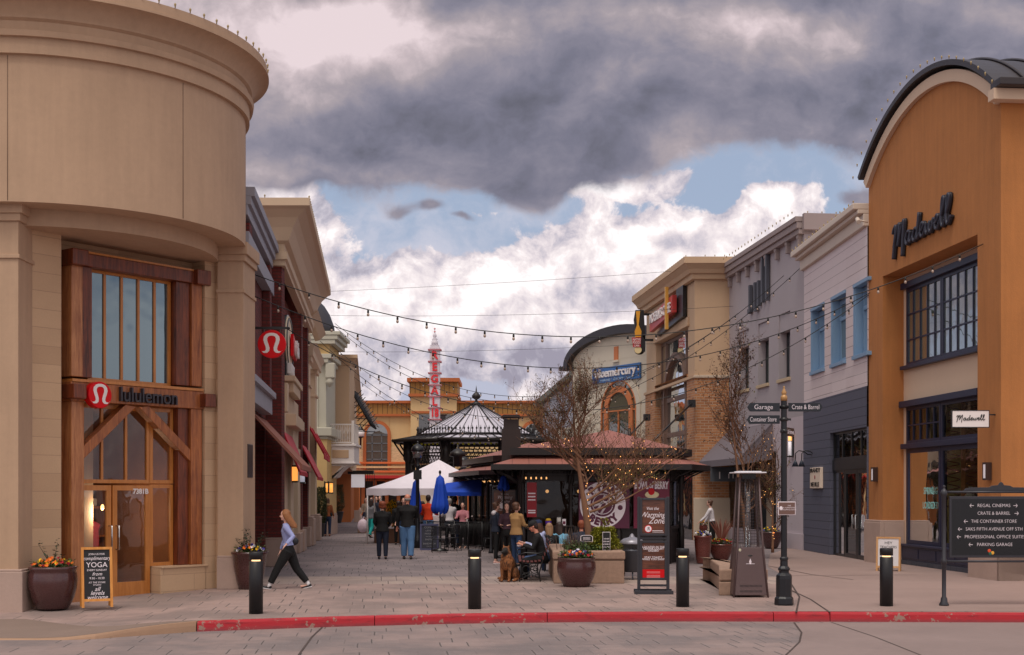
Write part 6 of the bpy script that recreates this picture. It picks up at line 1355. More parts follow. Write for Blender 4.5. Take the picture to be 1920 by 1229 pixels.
# ------------------------------------------------------------------ street furniture
rope = M('warm string', S(40, 34, 30), rough=.8, var=0, bump=0)
def bollards():
    proto = None
    spots = [(480, 1151, 'first from the left, in front of the corner store flower pot'), (890, 1142, 'second from the left, standing alone before the open paving'), (1280, 1138, 'third from the left, beside the tall poster stand'), (1662, 1137, 'rightmost one, in front of the white sandwich board')]
    for u, v, lab in spots:
        x, y = gp(u, v); L_ = 'black lit bollard, '+lab
        if proto is None:
            proto = thing('bollard', (0, 0, 0), L_, 'bollard', 'black lit bollards along the kerb')
            mb = MB(); mb.lathe((0, 0, 0), [(.112, 0), (.112, .845), (.105, .85)], 32); mb.build('post', M('bollard black', S(20, 20, 24), rough=.45, var=.15, streak=.6, bump=.08), proto)
            mb = MB(); mb.lathe((0, 0, 0), [(.07, .85), (.07, .875)], 24); mb.build('lamp_slot', M('bollard glow', (1, .62, .3), emit=1.4, var=0, bump=0), proto)
            mb = MB(); mb.lathe((0, 0, 0), [(.112, .875), (.112, .99), (.105, 1.0), (.001, 1.0)], 32); mb.build('cap', MATS['bollard black'], proto); proto.location = (x, y, 0)
        else: dup(proto, (x, y, 0), 0, L_)
bollards()
glaze = M('maroon glazed ceramic', S(74, 42, 42), rough=.28, var=.14, scale=2.5, bump=.08, coat=.4, streak=.5)
glaze2 = M('brown red glazed ceramic', S(104, 50, 42), rough=.28, var=.14, scale=2.5, bump=.08, coat=.4)
soil = M('potting soil', (.02, .014, .01), rough=1, var=.4, scale=8, bump=1)
leafm = M('planter leaf', S(72, 92, 44), rough=.6, var=.3, scale=9, bump=0)
leafd = M('dark leaf', S(50, 62, 40), rough=.6, var=.3, scale=9, bump=0)
leafy = M('yellow green leaf', S(150, 150, 50), rough=.6, var=.25, scale=9, bump=0)
PET = {'orange': M('orange petal', S(240, 120, 30), var=.1, bump=0), 'yellow': M('yellow petal', S(240, 190, 30), var=.1, bump=0), 'red': M('red petal', S(170, 24, 40), var=.15, bump=0), 'blue': M('violet petal', S(70, 60, 150), var=.15, bump=0), 'white': M('white petal', S(226, 222, 230), var=.05, bump=0), 'wine': M('wine petal', S(80, 20, 46), var=.15, bump=0)}
def pot_profile(kind, r, h):
    if kind == 'belly': return [(r*.62, 0), (r*.66, .02*h), (r*.86, .25*h), (r*.98, .5*h), (r*1.0, .66*h), (r*.97, .82*h), (r*.93, .9*h), (r*.97, .93*h), (r*.98, .985*h), (r*.94, h), (r*.86, h), (r*.84, .9*h)]
    if kind == 'tall': return [(r*.66, 0), (r*.72, .05*h), (r*.9, .6*h), (r*.95, .92*h), (r*1.0, .94*h), (r*1.0, h), (r*.88, h), (r*.86, .9*h)]
    if kind == 'bowl': return [(r*.45, 0), (r*.6, .1*h), (r*.85, .45*h), (r*.97, .8*h), (r*.99, .9*h), (r*1.03, .92*h), (r*1.03, h), (r*.9, h), (r*.88, .9*h)]
    return [(r*.6, 0), (r*.74, .25*h), (r*.88, .6*h), (r*.95, .92*h), (r*1.02, .94*h), (r*1.03, h), (r*.9, h), (r*.88, .9*h)]
def leaf(mb, p, d, L_, w, bend=.3):
    d = Vector(d).normalized(); s_ = d.cross(Vector((0, 0, 1)));
    s_ = s_.normalized() if s_.length > .05 else Vector((1, 0, 0)); p = Vector(p); m = p+d*L_*.5+Vector((0, 0, L_*bend*.2)); e = p+d*L_-Vector((0, 0, L_*bend*.4))
    a, b, c, q = mb.pt(*p), mb.pt(*(m+s_*w)), mb.pt(*e), mb.pt(*(m-s_*w)); mb.face((a, b, c, q))
def flowers(parent, c, r, cols, n=40, seedv=1, low=.0, stems=0, hgt=.16):
    rr = random.Random(seedv)
    mb = MB()
    for i in range(n*9):
        a = rr.random()*6.283; q = math.sqrt(rr.random())*r; z = rr.random()*hgt
        leaf(mb, (c[0]+math.cos(a)*q, c[1]+math.sin(a)*q, c[2]+z), (rr.gauss(0, 1), rr.gauss(0, 1), rr.random()*.9), .05+.05*rr.random(), .014+.01*rr.random())
    mb.build('foliage', leafm, parent)
    by = {}
    for i in range(n):
        k = cols[i % len(cols)] if rr.random() < .7 else rr.choice(cols); a = rr.random()*6.283; q = math.sqrt(rr.random())*r; z = c[2]+hgt*(.7+.45*rr.random())*(1.15-.5*(q/r)**2)
        m_ = by.setdefault(k, MB()); x, y = c[0]+math.cos(a)*q, c[1]+math.sin(a)*q; t = Vector((rr.gauss(0, .5), -.8+rr.gauss(0, .3), .7)).normalized(); o = t.orthogonal().normalized(); w = t.cross(o); s_ = .028+.014*rr.random(); cc = m_.pt(*(Vector((x, y, z))-t*.012)); ring = []
        for j in range(10):
            an = j*.6283; rad = s_*(1.0 if j % 2 else .78); ring.append(m_.pt(*(Vector((x, y, z))+(o*math.cos(an)+w*math.sin(an))*rad)))
        for j in range(10): m_.face((cc, ring[j], ring[(j+1) % 10]))
    for k, m_ in by.items(): m_.build('blossoms', PET[k], parent)
def pot(u, v, wpx, hpx, kind, mat, lab, cols=None, n=40, zoff=0, seedv=1, Y=None, sprig=None, name='flower_pot'):
    x, y = gp(u, v, zoff) if Y is None else ((u-CX)/F*Y, Y); r = wpx/2400*y/2; h = hpx/2400*y; y += r*.7; x = (u-CX)/F*y
    z = zoff
    t = thing(name, (x, y, z), lab, 'planter'); mb = MB(); mb.lathe((x, y, z), pot_profile(kind, r, h), 48); mb.build('pot', mat, t)
    mb = MB(); mb.lathe((x, y, z+h*.91), [(r*.87, 0), (r*.5, .02), (.001, .03)], 24); mb.build('soil', soil, t)
    if cols: flowers(t, (x, y, z+h*.93), r*.86, cols, n, seedv, hgt=.16)
    if sprig:
        rr = random.Random(seedv+5); mb = MB(); lf = MB()
        for i in range(sprig[0]):
            a = rr.random()*6.28; ln = sprig[1]*(.6+.6*rr.random()); d = Vector((math.cos(a)*.7+sprig[2], math.sin(a)*.4, 1.0)).normalized(); p0 = Vector((x, y, z+h*.9)); pts = [p0+d*ln*s_+Vector((math.cos(a)*.1*s_*s_*ln, 0, -.1*s_*s_*ln)) for s_ in (0, .35, .7, 1)]; mb.tube(pts, [.008, .007, .005, .003], 5)
            for s_ in [.25+.05*q for q in range(16)]:
                p = p0+d*ln*s_; leaf(lf, p, (rr.gauss(0, 1), rr.gauss(0, 1), rr.gauss(.1, .5)), .07, .022)
        mb.build('stems', leafd, t); lf.build('sprig_leaves', leafd, t)
    return t, (x, y, z+h)
pot(99, 1144, 90, 80, 'belly', glaze, 'big maroon glazed pot of orange and yellow pansies beside the chalkboard', ['orange', 'yellow', 'orange', 'red'], 46, zoff=-.09, seedv=3, sprig=(4, .5, -.1))
pot(468, 1106, 68, 70, 'tallv', glaze, 'maroon glazed pot with orange flowers and leafy sprigs at the right pilaster', ['orange', 'yellow', 'white', 'blue'], 40, seedv=5, sprig=(9, .5, 0))
pot(1081, 1102, 74, 55, 'belly', glaze, 'round maroon pot of mixed pansies in front of the stone tree planter', ['orange', 'wine', 'blue', 'wine', 'orange', 'white', 'red', 'blue'], 90, seedv=7)
pot(1318, 1058, 34, 53, 'tall', glaze2, 'tall tapered red brown pot with white and yellow flowers behind the bench', ['white', 'yellow', 'blue'], 30, seedv=9)
t_, c_ = pot(1352, 1053, 46, 32, 'bowl', glaze2, 'red brown bowl planter with spiky grass and red flowers left of the heater', ['red', 'yellow', 'orange', 'red'], 40, seedv=11)
mb = MB(); rr = random.Random(3)
for i in range(46):
    a = rr.random()*6.28; sp = .12+.38*rr.random(); p0 = Vector((c_[0], c_[1], c_[2]-.04)); e = p0+Vector((math.cos(a)*sp, math.sin(a)*sp, .62+.2*rr.random())); m_ = (p0+e)/2+Vector((0, 0, .1)); w = Vector((.012, 0, 0))
    a_, b_, c2, d2, e2 = mb.pt(*(p0-w)), mb.pt(*(p0+w)), mb.pt(*(m_+w)), mb.pt(*(m_-w)), mb.pt(*e); mb.face((a_, b_, c2, d2)); mb.face((d2, c2, e2))
mb.build('spiky_grass', M('bronze grass', S(140, 84, 70), var=.2), t_)
pot(1446, 1030, 42, 32, 'bowl', glaze, 'wide dark maroon planter of yellow flowers against the pale grey wall', ['yellow', 'blue', 'yellow'], 36, seedv=13)
pot(1319, 1000, 16, 15, 'belly', glaze2, 'small brown pot of orange flowers by the person at the brick corner', ['orange', 'yellow'], 20, seedv=15, zoff=.55, name='small_flower_pot')
def shrub_pot(x, y, r, h, pr, ph, lab, seedv, cone=False):
    t = thing('potted_shrub', (x, y, 0), lab, 'planter'); mb = MB(); mb.lathe((x, y, 0), pot_profile('tall', pr, ph), 24); mb.build('pot', M('charcoal pot', S(44, 40, 42), rough=.5), t)
    mb = MB(); mb.tube([(x, y, ph*.8), (x, y, h*.8)], .05, 6); mb.build('stem', leafd, t); rr = random.Random(seedv); mb = MB()
    for i in range(5200):
        th = rr.random()*6.283; q = rr.random(); zz = ph+(h-ph)*q; rad = r*(math.sin(min(1, (q+.12)*1.15)*math.pi*.62+.35) if not cone else (1-q)*.9+.1)*(.72+.3*rr.random())*(1+.13*math.sin(3*th+q*9)); 
        leaf(mb, (x+math.cos(th)*rad, y+math.sin(th)*rad, zz), (math.cos(th)+rr.gauss(0, .6), math.sin(th)+rr.gauss(0, .6), rr.gauss(.3, .6)), .09, .022)
    mb.build('foliage', M('shrub leaf', S(84, 92, 62), rough=.7, var=.35, scale=7, bump=0), t)
x, y = gp(628, 981); shrub_pot(x, y, .62, 2.5, .58, .75, 'large rounded clipped shrub in a charcoal pot by the yellow corner store', 4)
shrub_pot((598-960)/2400*57.4, 57.4, .34, 2.2, .3, .6, 'slim clipped shrub in a pot half hidden behind the cream store pilasters', 5)
# fire clay blue chalkboard etc.
wfr = wood_mat('honey pine frame', S(196, 124, 48), S(222, 156, 76)); chalk = M('chalkboard black', S(26, 28, 32), rough=.7, var=.2, scale=3, bump=.03)
def aboard(u, v, wpx, hpx, rz, frame, face, lines, lab, name='sandwich_board', col=None, zoff=0, fw=.045, lean=.14, name_cat='sandwich board'):
    x, y = gp(u, v, zoff); w = wpx/2400*y; h = hpx/2400*y
    t = thing(name, (x, y, zoff), lab, name_cat); col = col or posterw
    g_ = FA(x, y, rz, zoff)
    for sgn in (1, -1):
        sub = Fr((g_.o[0], g_.o[1]), (g_.o[0]+g_.d[0], g_.o[1]+g_.d[1]), zoff); lay = h*lean
        class LF:     # leaning leaf frame
            @staticmethod
            def P(a, n, z, sgn=sgn, lay=lay): return g_.P(a, sgn*(n-lay*(z/h)+lay)*1.0-(lay if sgn > 0 else -lay)*0, z)
        lf = LF()
        mb = MB(lf); mb.box(-w/2, -w/2+fw, -.015, .02, 0, h); mb.box(w/2-fw, w/2, -.015, .02, 0, h); mb.box(-w/2+fw, w/2-fw, -.015, .018, h-fw, h); mb.box(-w/2+fw, w/2-fw, -.015, .018, h*.10, h*.10+fw); mb.build('frame', frame, t)
        mb = MB(lf); mb.box(-w/2+fw, w/2-fw, -.008, .004, h*.10+fw, h-fw); mb.build('board', face, t)
        if sgn > 0:
            mb = MB(lf)
            for (txt, sz, zz, sh, sx) in lines:
                vs, fs = glyphs(txt, sz*h, depth=.002, shear=sh, sx=sx); mb.add(vs, fs, 0, .006, zz*h)
            if lines: mb.build('writing', col, t)
    return t
aboard(181, 1138, 56, 112, 24, wfr, chalk, [('JOIN US FOR', .045, .88, 0, 1), ('complimentary', .085, .81, .35, .85), ('YOGA', .12, .70, 0, 1), ('EVERY SUNDAY', .045, .615, 0, 1), ('from', .08, .55, .35, 1), ('9:30 - 10:30', .05, .48, 0, 1), ('AT THE STORE', .04, .41, 0, 1), ('STUDIO', .035, .37, 0, 1), ('all', .10, .30, .35, 1), ('levels', .10, .235, .35, 1), ('welcome', .10, .165, .35, .9)], 'leaning orange wood framed chalkboard with white chalk lettering beside the timber entrance', zoff=-.06)
whitef = M('board white', S(214, 210, 212), rough=.5, var=.04)
aboard(1666, 1071, 44, 64, -22, wood_mat('light pine frame', S(186, 136, 84), S(206, 160, 110)), whitef, [('HEY', .11, .82, 0, 1.1), ('TEACHERS', .10, .70, 0, 1.0), ('15% OFF', .07, .35, 0, 1), ('TODAY', .07, .25, 0, 1)], 'white faced sandwich board in a pale wood frame beside the orange pier plinth', col=black)
def cb():
    x, y = gp(805, 1032); t = thing('blue_framed_chalkboard', (x, y, 0), 'blue grey framed chalkboard menu standing by the café chairs', 'chalkboard'); f = FA(x, y, 0); w, h = .64, .9
    fr_ = M('blue grey frame', S(86, 88, 122), rough=.6, var=.1); mb = MB(f)
    mb.box(-w/2, -w/2+.06, -.03, .03, 0, h); mb.box(w/2-.06, w/2, -.03, .03, 0, h); mb.box(-w/2+.06, w/2-.06, -.03, .03, 0, .06); mb.box(-w/2+.06, w/2-.06, -.03, .03, h-.06, h); mb.build('frame', fr_, t)
    mb = MB(f); mb.box(-w/2+.06, w/2-.06, -.02, .01, .06, h-.06); mb.build('board', M('dusty chalkboard', S(62, 64, 76), rough=.8, var=.3, scale=4), t); mb = MB(f)
    for tx, z, s_ in (('COFFEE', .78, .1), ('LATTE 4', .66, .07), ('MOCHA 5', .56, .07), ('and more', .47, .06), ('PASTRY', .36, .08), ('SANDWICH', .22, .08), ('COCOA', .13, .05)): vs, fs = glyphs(tx, s_, depth=.002); mb.add(vs, fs, 0, .012, z)
    mb.build('writing', M('chalk grey', S(160, 160, 166), var=0), t)
cb()
# ------------------------------------------------------------------ tall poster stand, brown poster case, heater, direction post, directory board
darkmet = M('charcoal metal', S(58, 58, 64), rough=.4, metal=.3, var=.08, bump=.03)
def poster_stand():
    x, y = gp(1225, 1113); t = thing('tall_poster_stand', (x, y, 0), 'tall charcoal double poster stand with wood-print posters on the paving', 'poster stand'); f = FA(x, y, -3)
    s_ = y/2400; w = 60*s_; H_ = 184*s_; zz = lambda v: CH-(v-HV)*s_
    for sg in (-1, 1): mb = MB(f); mb.box(sg*w/2-.03*(sg+1)-(0 if sg > 0 else 0), sg*w/2+.03*(1-sg), -.03, .03, .05, H_-.03); mb.build('upright', darkmet, t, bevel=.005)
    mb = MB(f); mb.box(-w/2-.06, w/2+.06, -.24, .24, 0, .03); mb.box(-w/2-.06, w/2+.06, .2, .26, 0, .07); mb.box(-w/2-.06, w/2+.06, -.26, -.2, 0, .07); mb.build('base', darkmet, t, bevel=.006)
    for v_ in (1098, 1010): mb = MB(f); mb.box(-w/2, w/2, -.025, .025, zz(v_)-.02, zz(v_)+.02); mb.build('crossbar', darkmet, t)
    R1 = random.Random(2)
    for (v1, v0, nm) in ((934, 1005, 'up'), (1014, 1088, 'low')):
        z0, z1 = zz(v0), zz(v1); a = w/2-.05
        mb = MB(f); mb.box(-a, -a+.045, -.02, .055, z0, z1); mb.box(a-.045, a, -.02, .055, z0, z1); mb.box(-a+.045, a-.045, -.02, .055, z0, z0+.045); mb.box(-a+.045, a-.045, -.02, .055, z1-.045, z1); mb.build('poster_frame', darkmet, t, bevel=.006)
        mb = MB(f); mb.box(-a+.045, a-.045, -.01, .03, z0+.045, z1-.045); mb.build('poster', woodp, t)
        mb = MB(f)
        if nm == 'up':
            for tx, v, s2, sh, ox in (('Visit the', 954, .085, .3, -.02), ('Warming', 966, .15, .35, -.02), ('Zone', 977, .17, .4, .06)): vs, fs = glyphs(tx, s2, depth=.002, shear=sh, sx=.85); mb.add(vs, fs, ox, .032, zz(v))
            mb.box(-.02, .18, .031, .033, zz(996), zz(995)); mb.box(-.02, .2, .031, .033, zz(998.5), zz(997.8)); mb.build('writing', posterw, t)
            mb = MB(f); mb.extr([(-.1+.075*math.cos(i*.314), zz(992)+.075*math.sin(i*.314)) for i in range(20)], .031, .034); mb.build('red_ring', redsign, t); mb = MB(f); mb.extr([(-.1+.062*math.cos(i*.314), zz(992)+.062*math.sin(i*.314)) for i in range(20)], .0345, .037); mb.build('white_disc', posterw, t); mb = MB(f); vs, fs = glyphs('R', .09, depth=.002); mb.add(vs, fs, -.09, .038, zz(992)); mb.build('ring_letter', black, t)
        else:
            for tx, v, s2 in (('LOCATED IN THE', 1026, .05), ('CENTER COURT', 1029.5, .05), ('GAZEBO', 1033, .05), ('STAY TOASTY', 1045.5, .05), ('WHILE YOU SHOP!', 1049, .05)): vs, fs = glyphs(tx, s2, depth=.002, bold=.001, sx=1.0, space=1.1); mb.add(vs, fs, 0, .032, zz(v))
            mb.build('writing', posterw, t); mb = MB(f); mb.box(-a+.05, a-.05, .0305, .033, z0+.05, zz(1068)); mb.build('red_strip', redsign, t); mb = MB(f)
            for v in (1072.5, 1074.5, 1079, 1081, 1083): mb.box(-.13, .13, .034, .036, zz(v)-.004, zz(v)+.004)
            mb.build('strip_text', M('pale red print', S(240, 150, 150), var=0), t)
poster_stand()
def poster_case():
    Y = 41.5; c = at(946, 1037, Y); x = c[0]; t = thing('poster_display_case', (x, Y, 0), 'grey framed upright poster case with a brown poster beside the chatting women', 'poster case'); f = FA(x, Y, 0); s_ = Y/2400; zz = lambda v: CH-(v-HV)*s_
    for a in (-.44, .44): mb = MB(f); mb.lathe((a, 0, 0), [(.09, 0), (.07, .1), (.035, .16), (.035, zz(913)), (.05, zz(912)), (.05, zz(910)), (.001, zz(908))], 12); mb.build('post', darkmet, t)
    mb = MB(f); mb.tube([(-.44, 0, zz(913)), (.44, 0, zz(913))], .03, 8); mb.box(-.40, .40, -.04, .04, zz(918)-.03, zz(918)); mb.box(-.40, .40, -.04, .04, zz(988), zz(986)); mb.box(-.40, -.35, -.04, .04, zz(986), zz(918)-.03); mb.box(.35, .40, -.04, .04, zz(986), zz(918)-.03); mb.build('frame', darkmet, t)
    mb = MB(f); mb.box(-.35, .35, -.03, .02, zz(986), zz(918)-.03); mb.build('poster', woodp, t); mb = MB(f)
    for tx, v, s2, sh in (('Visit the', 927, .09, .3), ('Warming', 933, .15, .35), ('Zone', 941, .17, .4), ('LOCATED IN THE', 953, .05, 0), ('CENTER COURT GAZEBO', 957, .045, 0)): vs, fs = glyphs(tx, s2, depth=.002, shear=sh, sx=.85); mb.add(vs, fs, 0, .022, zz(v))
    mb.build('writing', posterw, t); mb = MB(f); mb.extr([(-.08+.09*math.cos(i*.314), zz(949)+.09*math.sin(i*.314)) for i in range(20)], .021, .026); mb.build('white_disc', posterw, t)
poster_case()
def heater():
    x, y = gp(1402, 1120); y += .2; x = (1402-960)/2400*y; t = thing('patio_heater', (x, y, 0), 'brown pyramid patio heater with a white top plate and wire guard', 'heater'); f = FA(x, y, 0); s_ = y/2400; zz = lambda v: CH-(v-HV)*s_
    br = M('hammered brown metal', S(100, 82, 82), rough=.45, metal=.3, var=.12, bump=.25, bscale=90); zb, zt, zs = .04, zz(1026), zz(895); hb, ht, hs = .31, .235, .175
    mb = MB(f); lo = [mb.pt(a*hb, n*hb, zb) for a, n in ((-1, -1), (1, -1), (1, 1), (-1, 1))]; hi = [mb.pt(a*ht, n*ht, zt) for a, n in ((-1, -1), (1, -1), (1, 1), (-1, 1))]
    mb.face(lo); mb.face(hi)
    for k in range(4): mb.face((lo[k], lo[(k+1) % 4], hi[(k+1) % 4], hi[k]))
    mb.build('base_cabinet', br, t, bevel=.01)
    for a, n in ((-1, -1), (1, -1), (1, 1), (-1, 1)): mb = MB(f); mb.tube([(a*(hb+.01), n*(hb+.01), 0), (a*(ht+.005), n*(ht+.005), zt), (a*hs, n*hs, zs)], .02, 4); mb.build('corner_post', br, t)
    mb = MB(f)
    for k in range(22):
        q = k/21; z = zt+.08+(zs-zt-.12)*q; h_ = ht+(hs-ht)*((z-zt)/(zs-zt))-.01
        P4 = [(-h_, -h_, z), (h_, -h_, z), (h_, h_, z), (-h_, h_, z), (-h_, -h_, z)]
        if k in (0, 21) or True: mb.tube(P4, .0032, 4)
    for k in range(1, 8):
        for sgn in (-1, 1):
            q = -1+2*k/8; mb.tube([(q*ht, sgn*ht, zt), (q*hs, sgn*hs, zs)], .003, 4); mb.tube([(sgn*ht, q*ht, zt), (sgn*hs, q*hs, zs)], .003, 4)
    mb.build('wire_guard', M('guard wire', S(80, 70, 70), rough=.4, metal=.5, var=0, bump=0), t)
    mb = MB(f); mb.lathe((0, 0, 0), [(.055, zt), (.055, zs)], 16); mb.build('glass_tube', glass_mat('heater tube', tint=(.8, .8, .8), refl=.15), t)
    mb = MB(f); mb.box(-.13, .13, -.13, .13, zs-.04, zs+.06); mb.build('burner_head', black, t)
    mb = MB(f); zc = zz(887); mb.prism([(-.30, -.30), (.30, -.30), (.30, .30), (-.30, .30)], zc-.01, zc+.012); mb.prism([(-.22, -.22), (.22, -.22), (.22, .22), (-.22, .22)], zc+.012, zc+.03); mb.build('top_plate', M('white enamel', S(226, 224, 230), rough=.3, var=.03), t, bevel=.008)
    F3 = lambda z: (hb+(ht-hb)*(z-zb)/(zt-zb))
    mb = MB(f)
    for zr in (zz(1097), zz(1107)):
        for k in range(18): a = -.2+k*.0235; n = F3(zr)+.0; mb.box(a, a+.009, n-.004, n+.003, zr-.02, zr+.02)
    mb.build('vent_slots', black, t)
    mb = MB(f); z = zz(1052); n = F3(z); mb.extr([(0, z+.06), (.022, z), (.012, z-.05), (-.012, z-.05), (-.022, z)], n, n+.006); mb.build('flame_mark', posterw, t); mb = MB(f); n = F3(zz(1056)); mb.box(-.08, .08, n+.001, n+.006, zz(1056)-.006, zz(1056)+.003); mb.build('name_strip', posterw, t)
    mb = MB(f); n = F3(zz(1041)); mb.ell((0, n, zz(1041)), (.045, .01, .014)); mb.build('control', black, t); mb = MB(f); n = F3(zz(1031)); mb.ell((-.19, n, zz(1031)), (.025, .006, .03)); mb.build('badge', M('badge', S(200, 196, 170)), t)
heater()
post_m = M('post black', S(22, 24, 30), rough=.35, var=.1, bump=.05)
def signpost():
    x, y = gp(1470, 1136); y += .12; x = (1470-960)/2400*y; t = thing('direction_signpost', (x, y, 0), 'black street post with arrow-shaped direction boards and a gold finial', 'signpost'); s_ = y/2400; zz = lambda v: CH-(v-HV)*s_; f = FA(x, y, 0)
    mb = MB(f); mb.lathe((0, 0, 0), [(.165, 0), (.17, .03), (.165, .12), (.14, .15), (.14, .46), (.135, .52), (.09, .56), (.09, .6), (.105, .61), (.105, .64), (.07, .68), (.065, .78), (.075, .79), (.075, .82), (.055, .84), (.052, zz(752))], 8, sm=False); mb.build('column', post_m, t, bevel=.004)
    mb = MB(f); mb.lathe((0, 0, zz(752)), [(.058, 0), (.06, .06), (.05, .09), (.03, .1), (.045, .12), (.045, .15), (.02, .2), (.012, .23), (.018, .245), (.001, .26)], 14); mb.build('gold_finial', M('old gold', S(178, 136, 86), rough=.4, metal=.2), t)
    navyb = M('night blue board', S(24, 30, 38), rough=.3, var=.05)
    for tx, u0, u1, v0, v1, dirn, rz in (('Garage', 1398, 1459, 756, 772, -1, 0), ('Crate & Barrel', 1476, 1540, 756, 772, 1, 0), ('Container Store', 1398, 1459, 779, 795, -1, -4), ('Public Restrooms', 1476, 1506, 801, 817, 1, 62)):
        L_ = abs(u1-u0)*s_/math.cos(math.radians(rz)) if rz < 60 else .56; zc = (zz(v0)+zz(v1))/2; h = (v1-v0)*s_/2; off = .075 if rz < 60 else .07; g_ = FA(x, y, rz)
        mb = MB(g_); e = .045
        if dirn > 0: poly = [(off, zc-h), (off+L_-e, zc-h), (off+L_, zc), (off+L_-e, zc+h), (off, zc+h)]
        else: poly = [(-off, zc-h), (-off-L_+e, zc-h), (-off-L_, zc), (-off-L_+e, zc+h), (-off, zc+h)]
        mb.extr(poly, -.015, .015); w = mb.build('direction_board', navyb, t, bevel=.003)
        mb = MB(g_); vs, fs = fit(tx, .115, L_*.8, depth=.002, bold=-.001); mb.add(vs, fs, dirn*(off+L_*.5), .0165, zc); mb.build('writing', posterw, w)
        mb = MB(g_); mb.box(-.13 if dirn < 0 else -.12, .13 if dirn > 0 else .12, -.012, .012, zc-.018, zc+.018); mb.lathe((0, 0, zc-.03), [(.066, 0), (.066, .06)], 12); mb.build('clamp', black, t)
    p = thing('brown_notice_plate', (x+.02, y-.1, zz(966)), 'small brown white-edged notice plate fixed low on the direction post', 'notice'); mb = MB(f); a0, a1, z0, z1 = -.12, .185, zz(966), zz(941)
    mb.box(a0, a1, .07, .08, z0, z1); mb.build('white_edge', posterw, p, bevel=.012); mb = MB(f); mb.box(a0+.012, a1-.012, .081, .086, z0+.012, z1-.012); mb.build('brown_face', M('brown notice', S(112, 84, 76), rough=.4), p, bevel=.008)
    mb = MB(f)
    for tx, dz, s2 in (('THIS', .045, .03), ('IS A SMOKE-FREE', .01, .03), ('SHOPPING CENTER', -.025, .028)): vs, fs = glyphs(tx, s2, depth=.001); mb.add(vs, fs, .075, .087, (z0+z1)/2+dz)
    mb.ell((-.07, .088, (z0+z1)/2), (.03, .003, .035)); mb.build('writing', posterw, p)
    return x, y
signpost()
def directory():
    x, y = gp(1770, 1137); y += .05; x = (1770-960)/2400*y; t = thing('directory_board', (x, y, 0), 'black directory board with white arrows and lettering between charcoal posts', 'directory sign'); s_ = y/2400; zz = lambda v: CH-(v-HV)*s_; f = FA(x, y, 0); W_ = 1.85
    for a in (0, W_): mb = MB(f); mb.lathe((a, 0, 0), [(.08, 0), (.085, .03), (.06, .07), (.055, .13), (.036, .16), (.036, zz(1058)), (.05, zz(1056)), (.05, zz(1050)), (.036, zz(1048)), (.036, zz(932)), (.055, zz(929)), (.06, zz(924)), (.045, zz(920)), (.02, zz(917)), (.02, zz(914)), (.03, zz(912)), (.001, zz(910))], 14); mb.build('post', darkmet, t)
    for v in (923, 1053): mb = MB(f); mb.tube([(0, 0, zz(v)), (W_, 0, zz(v))], .02, 8); mb.build('rail', darkmet, t)
    mb = MB(f); P_ = [(.33, zz(921)), (.38, zz(916)), (.47, zz(914.5)), (.78, zz(914)), (.83, zz(911))]; cx = .985; sil = P_+[(cx-.05, zz(910)), (cx-.03, zz(906)), (cx, zz(904))]; sil = sil+[(2*cx-a, z) for a, z in sil[-2::-1]]; mb.extr(sil, -.012, .012); mb.build('crest', darkmet, t, bevel=.004)
    mb = MB(f); mb.box(.09, W_-.09, -.02, .02, zz(1046), zz(931)); mb.build('panel_rim', darkmet, t, bevel=.005); mb = MB(f); mb.box(.13, W_-.13, -.01, .024, zz(1041), zz(936)); mb.build('panel', M('directory black', S(20, 22, 26), rough=.3, var=.1), t)
    mb = MB(f); fw = 1/.0093/2400*y
    U = lambda u: (u-960)/2400*y-x
    for tx, u0, u1, v, la, ra in (('REGAL CINEMAS', 1832, 1893, 948.5, 1821, 1903), ('CRATE & BARREL', 1832, 1893, 963, None, 1905), ('THE CONTAINER STORE', 1820, 1905, 978, 1810, None), ('SAKS FIFTH AVENUE OFF 5TH', 1810, 1916, 992.5, 1799, None), ('PROFESSIONAL OFFICE SUITES', 1808, 1921, 1007, 1797, None), ('PARKING GARAGE', 1831, 1897, 1021.5, 1819, None)):
        vs, fs = glyphs(tx, .082, depth=.002, bold=-.0012); wd = max(p[0] for p in vs)-min(p[0] for p in vs); k = (U(u1)-U(u0))/wd; vs = [(p[0]*k, p[1], p[2]) for p in vs]; mb.add(vs, fs, (U(u0)+U(u1))/2, .026, zz(v))
        for ua, sg in ((la, -1), (ra, 1)):
            if ua is None: continue
            a = U(ua); z = zz(v); mb.box(a-.035, a+.035, .025, .028, z-.004, z+.004)
            for s2 in (-1, 1): mb.extr([(a+sg*.037, z), (a+sg*.037-sg*.008, z-.0*s2), (a+sg*.01-sg*.006, z+s2*.03), (a+sg*.012, z+s2*.03)], .025, .028)
    for tx, v in (('BED BATH', 963), ('PARKING', 978)): vs, fs = glyphs(tx, .082, depth=.002); mb.add(vs, fs, U(1990), .026, zz(v))
    mb.build('writing', posterw, t)
    for k, (du, dv, c_) in enumerate(((-3, -2, S(220, 80, 40)), (3, 2, S(230, 170, 60)), (-1, 3, S(40, 100, 80)))): mb = MB(f); mb.ell((U(1857+du), .026, zz(1035+dv)), (.03, .003, .03)); mb.build('leaf_mark', M('leaf mark %d' % k, c_, var=0), t)
directory()
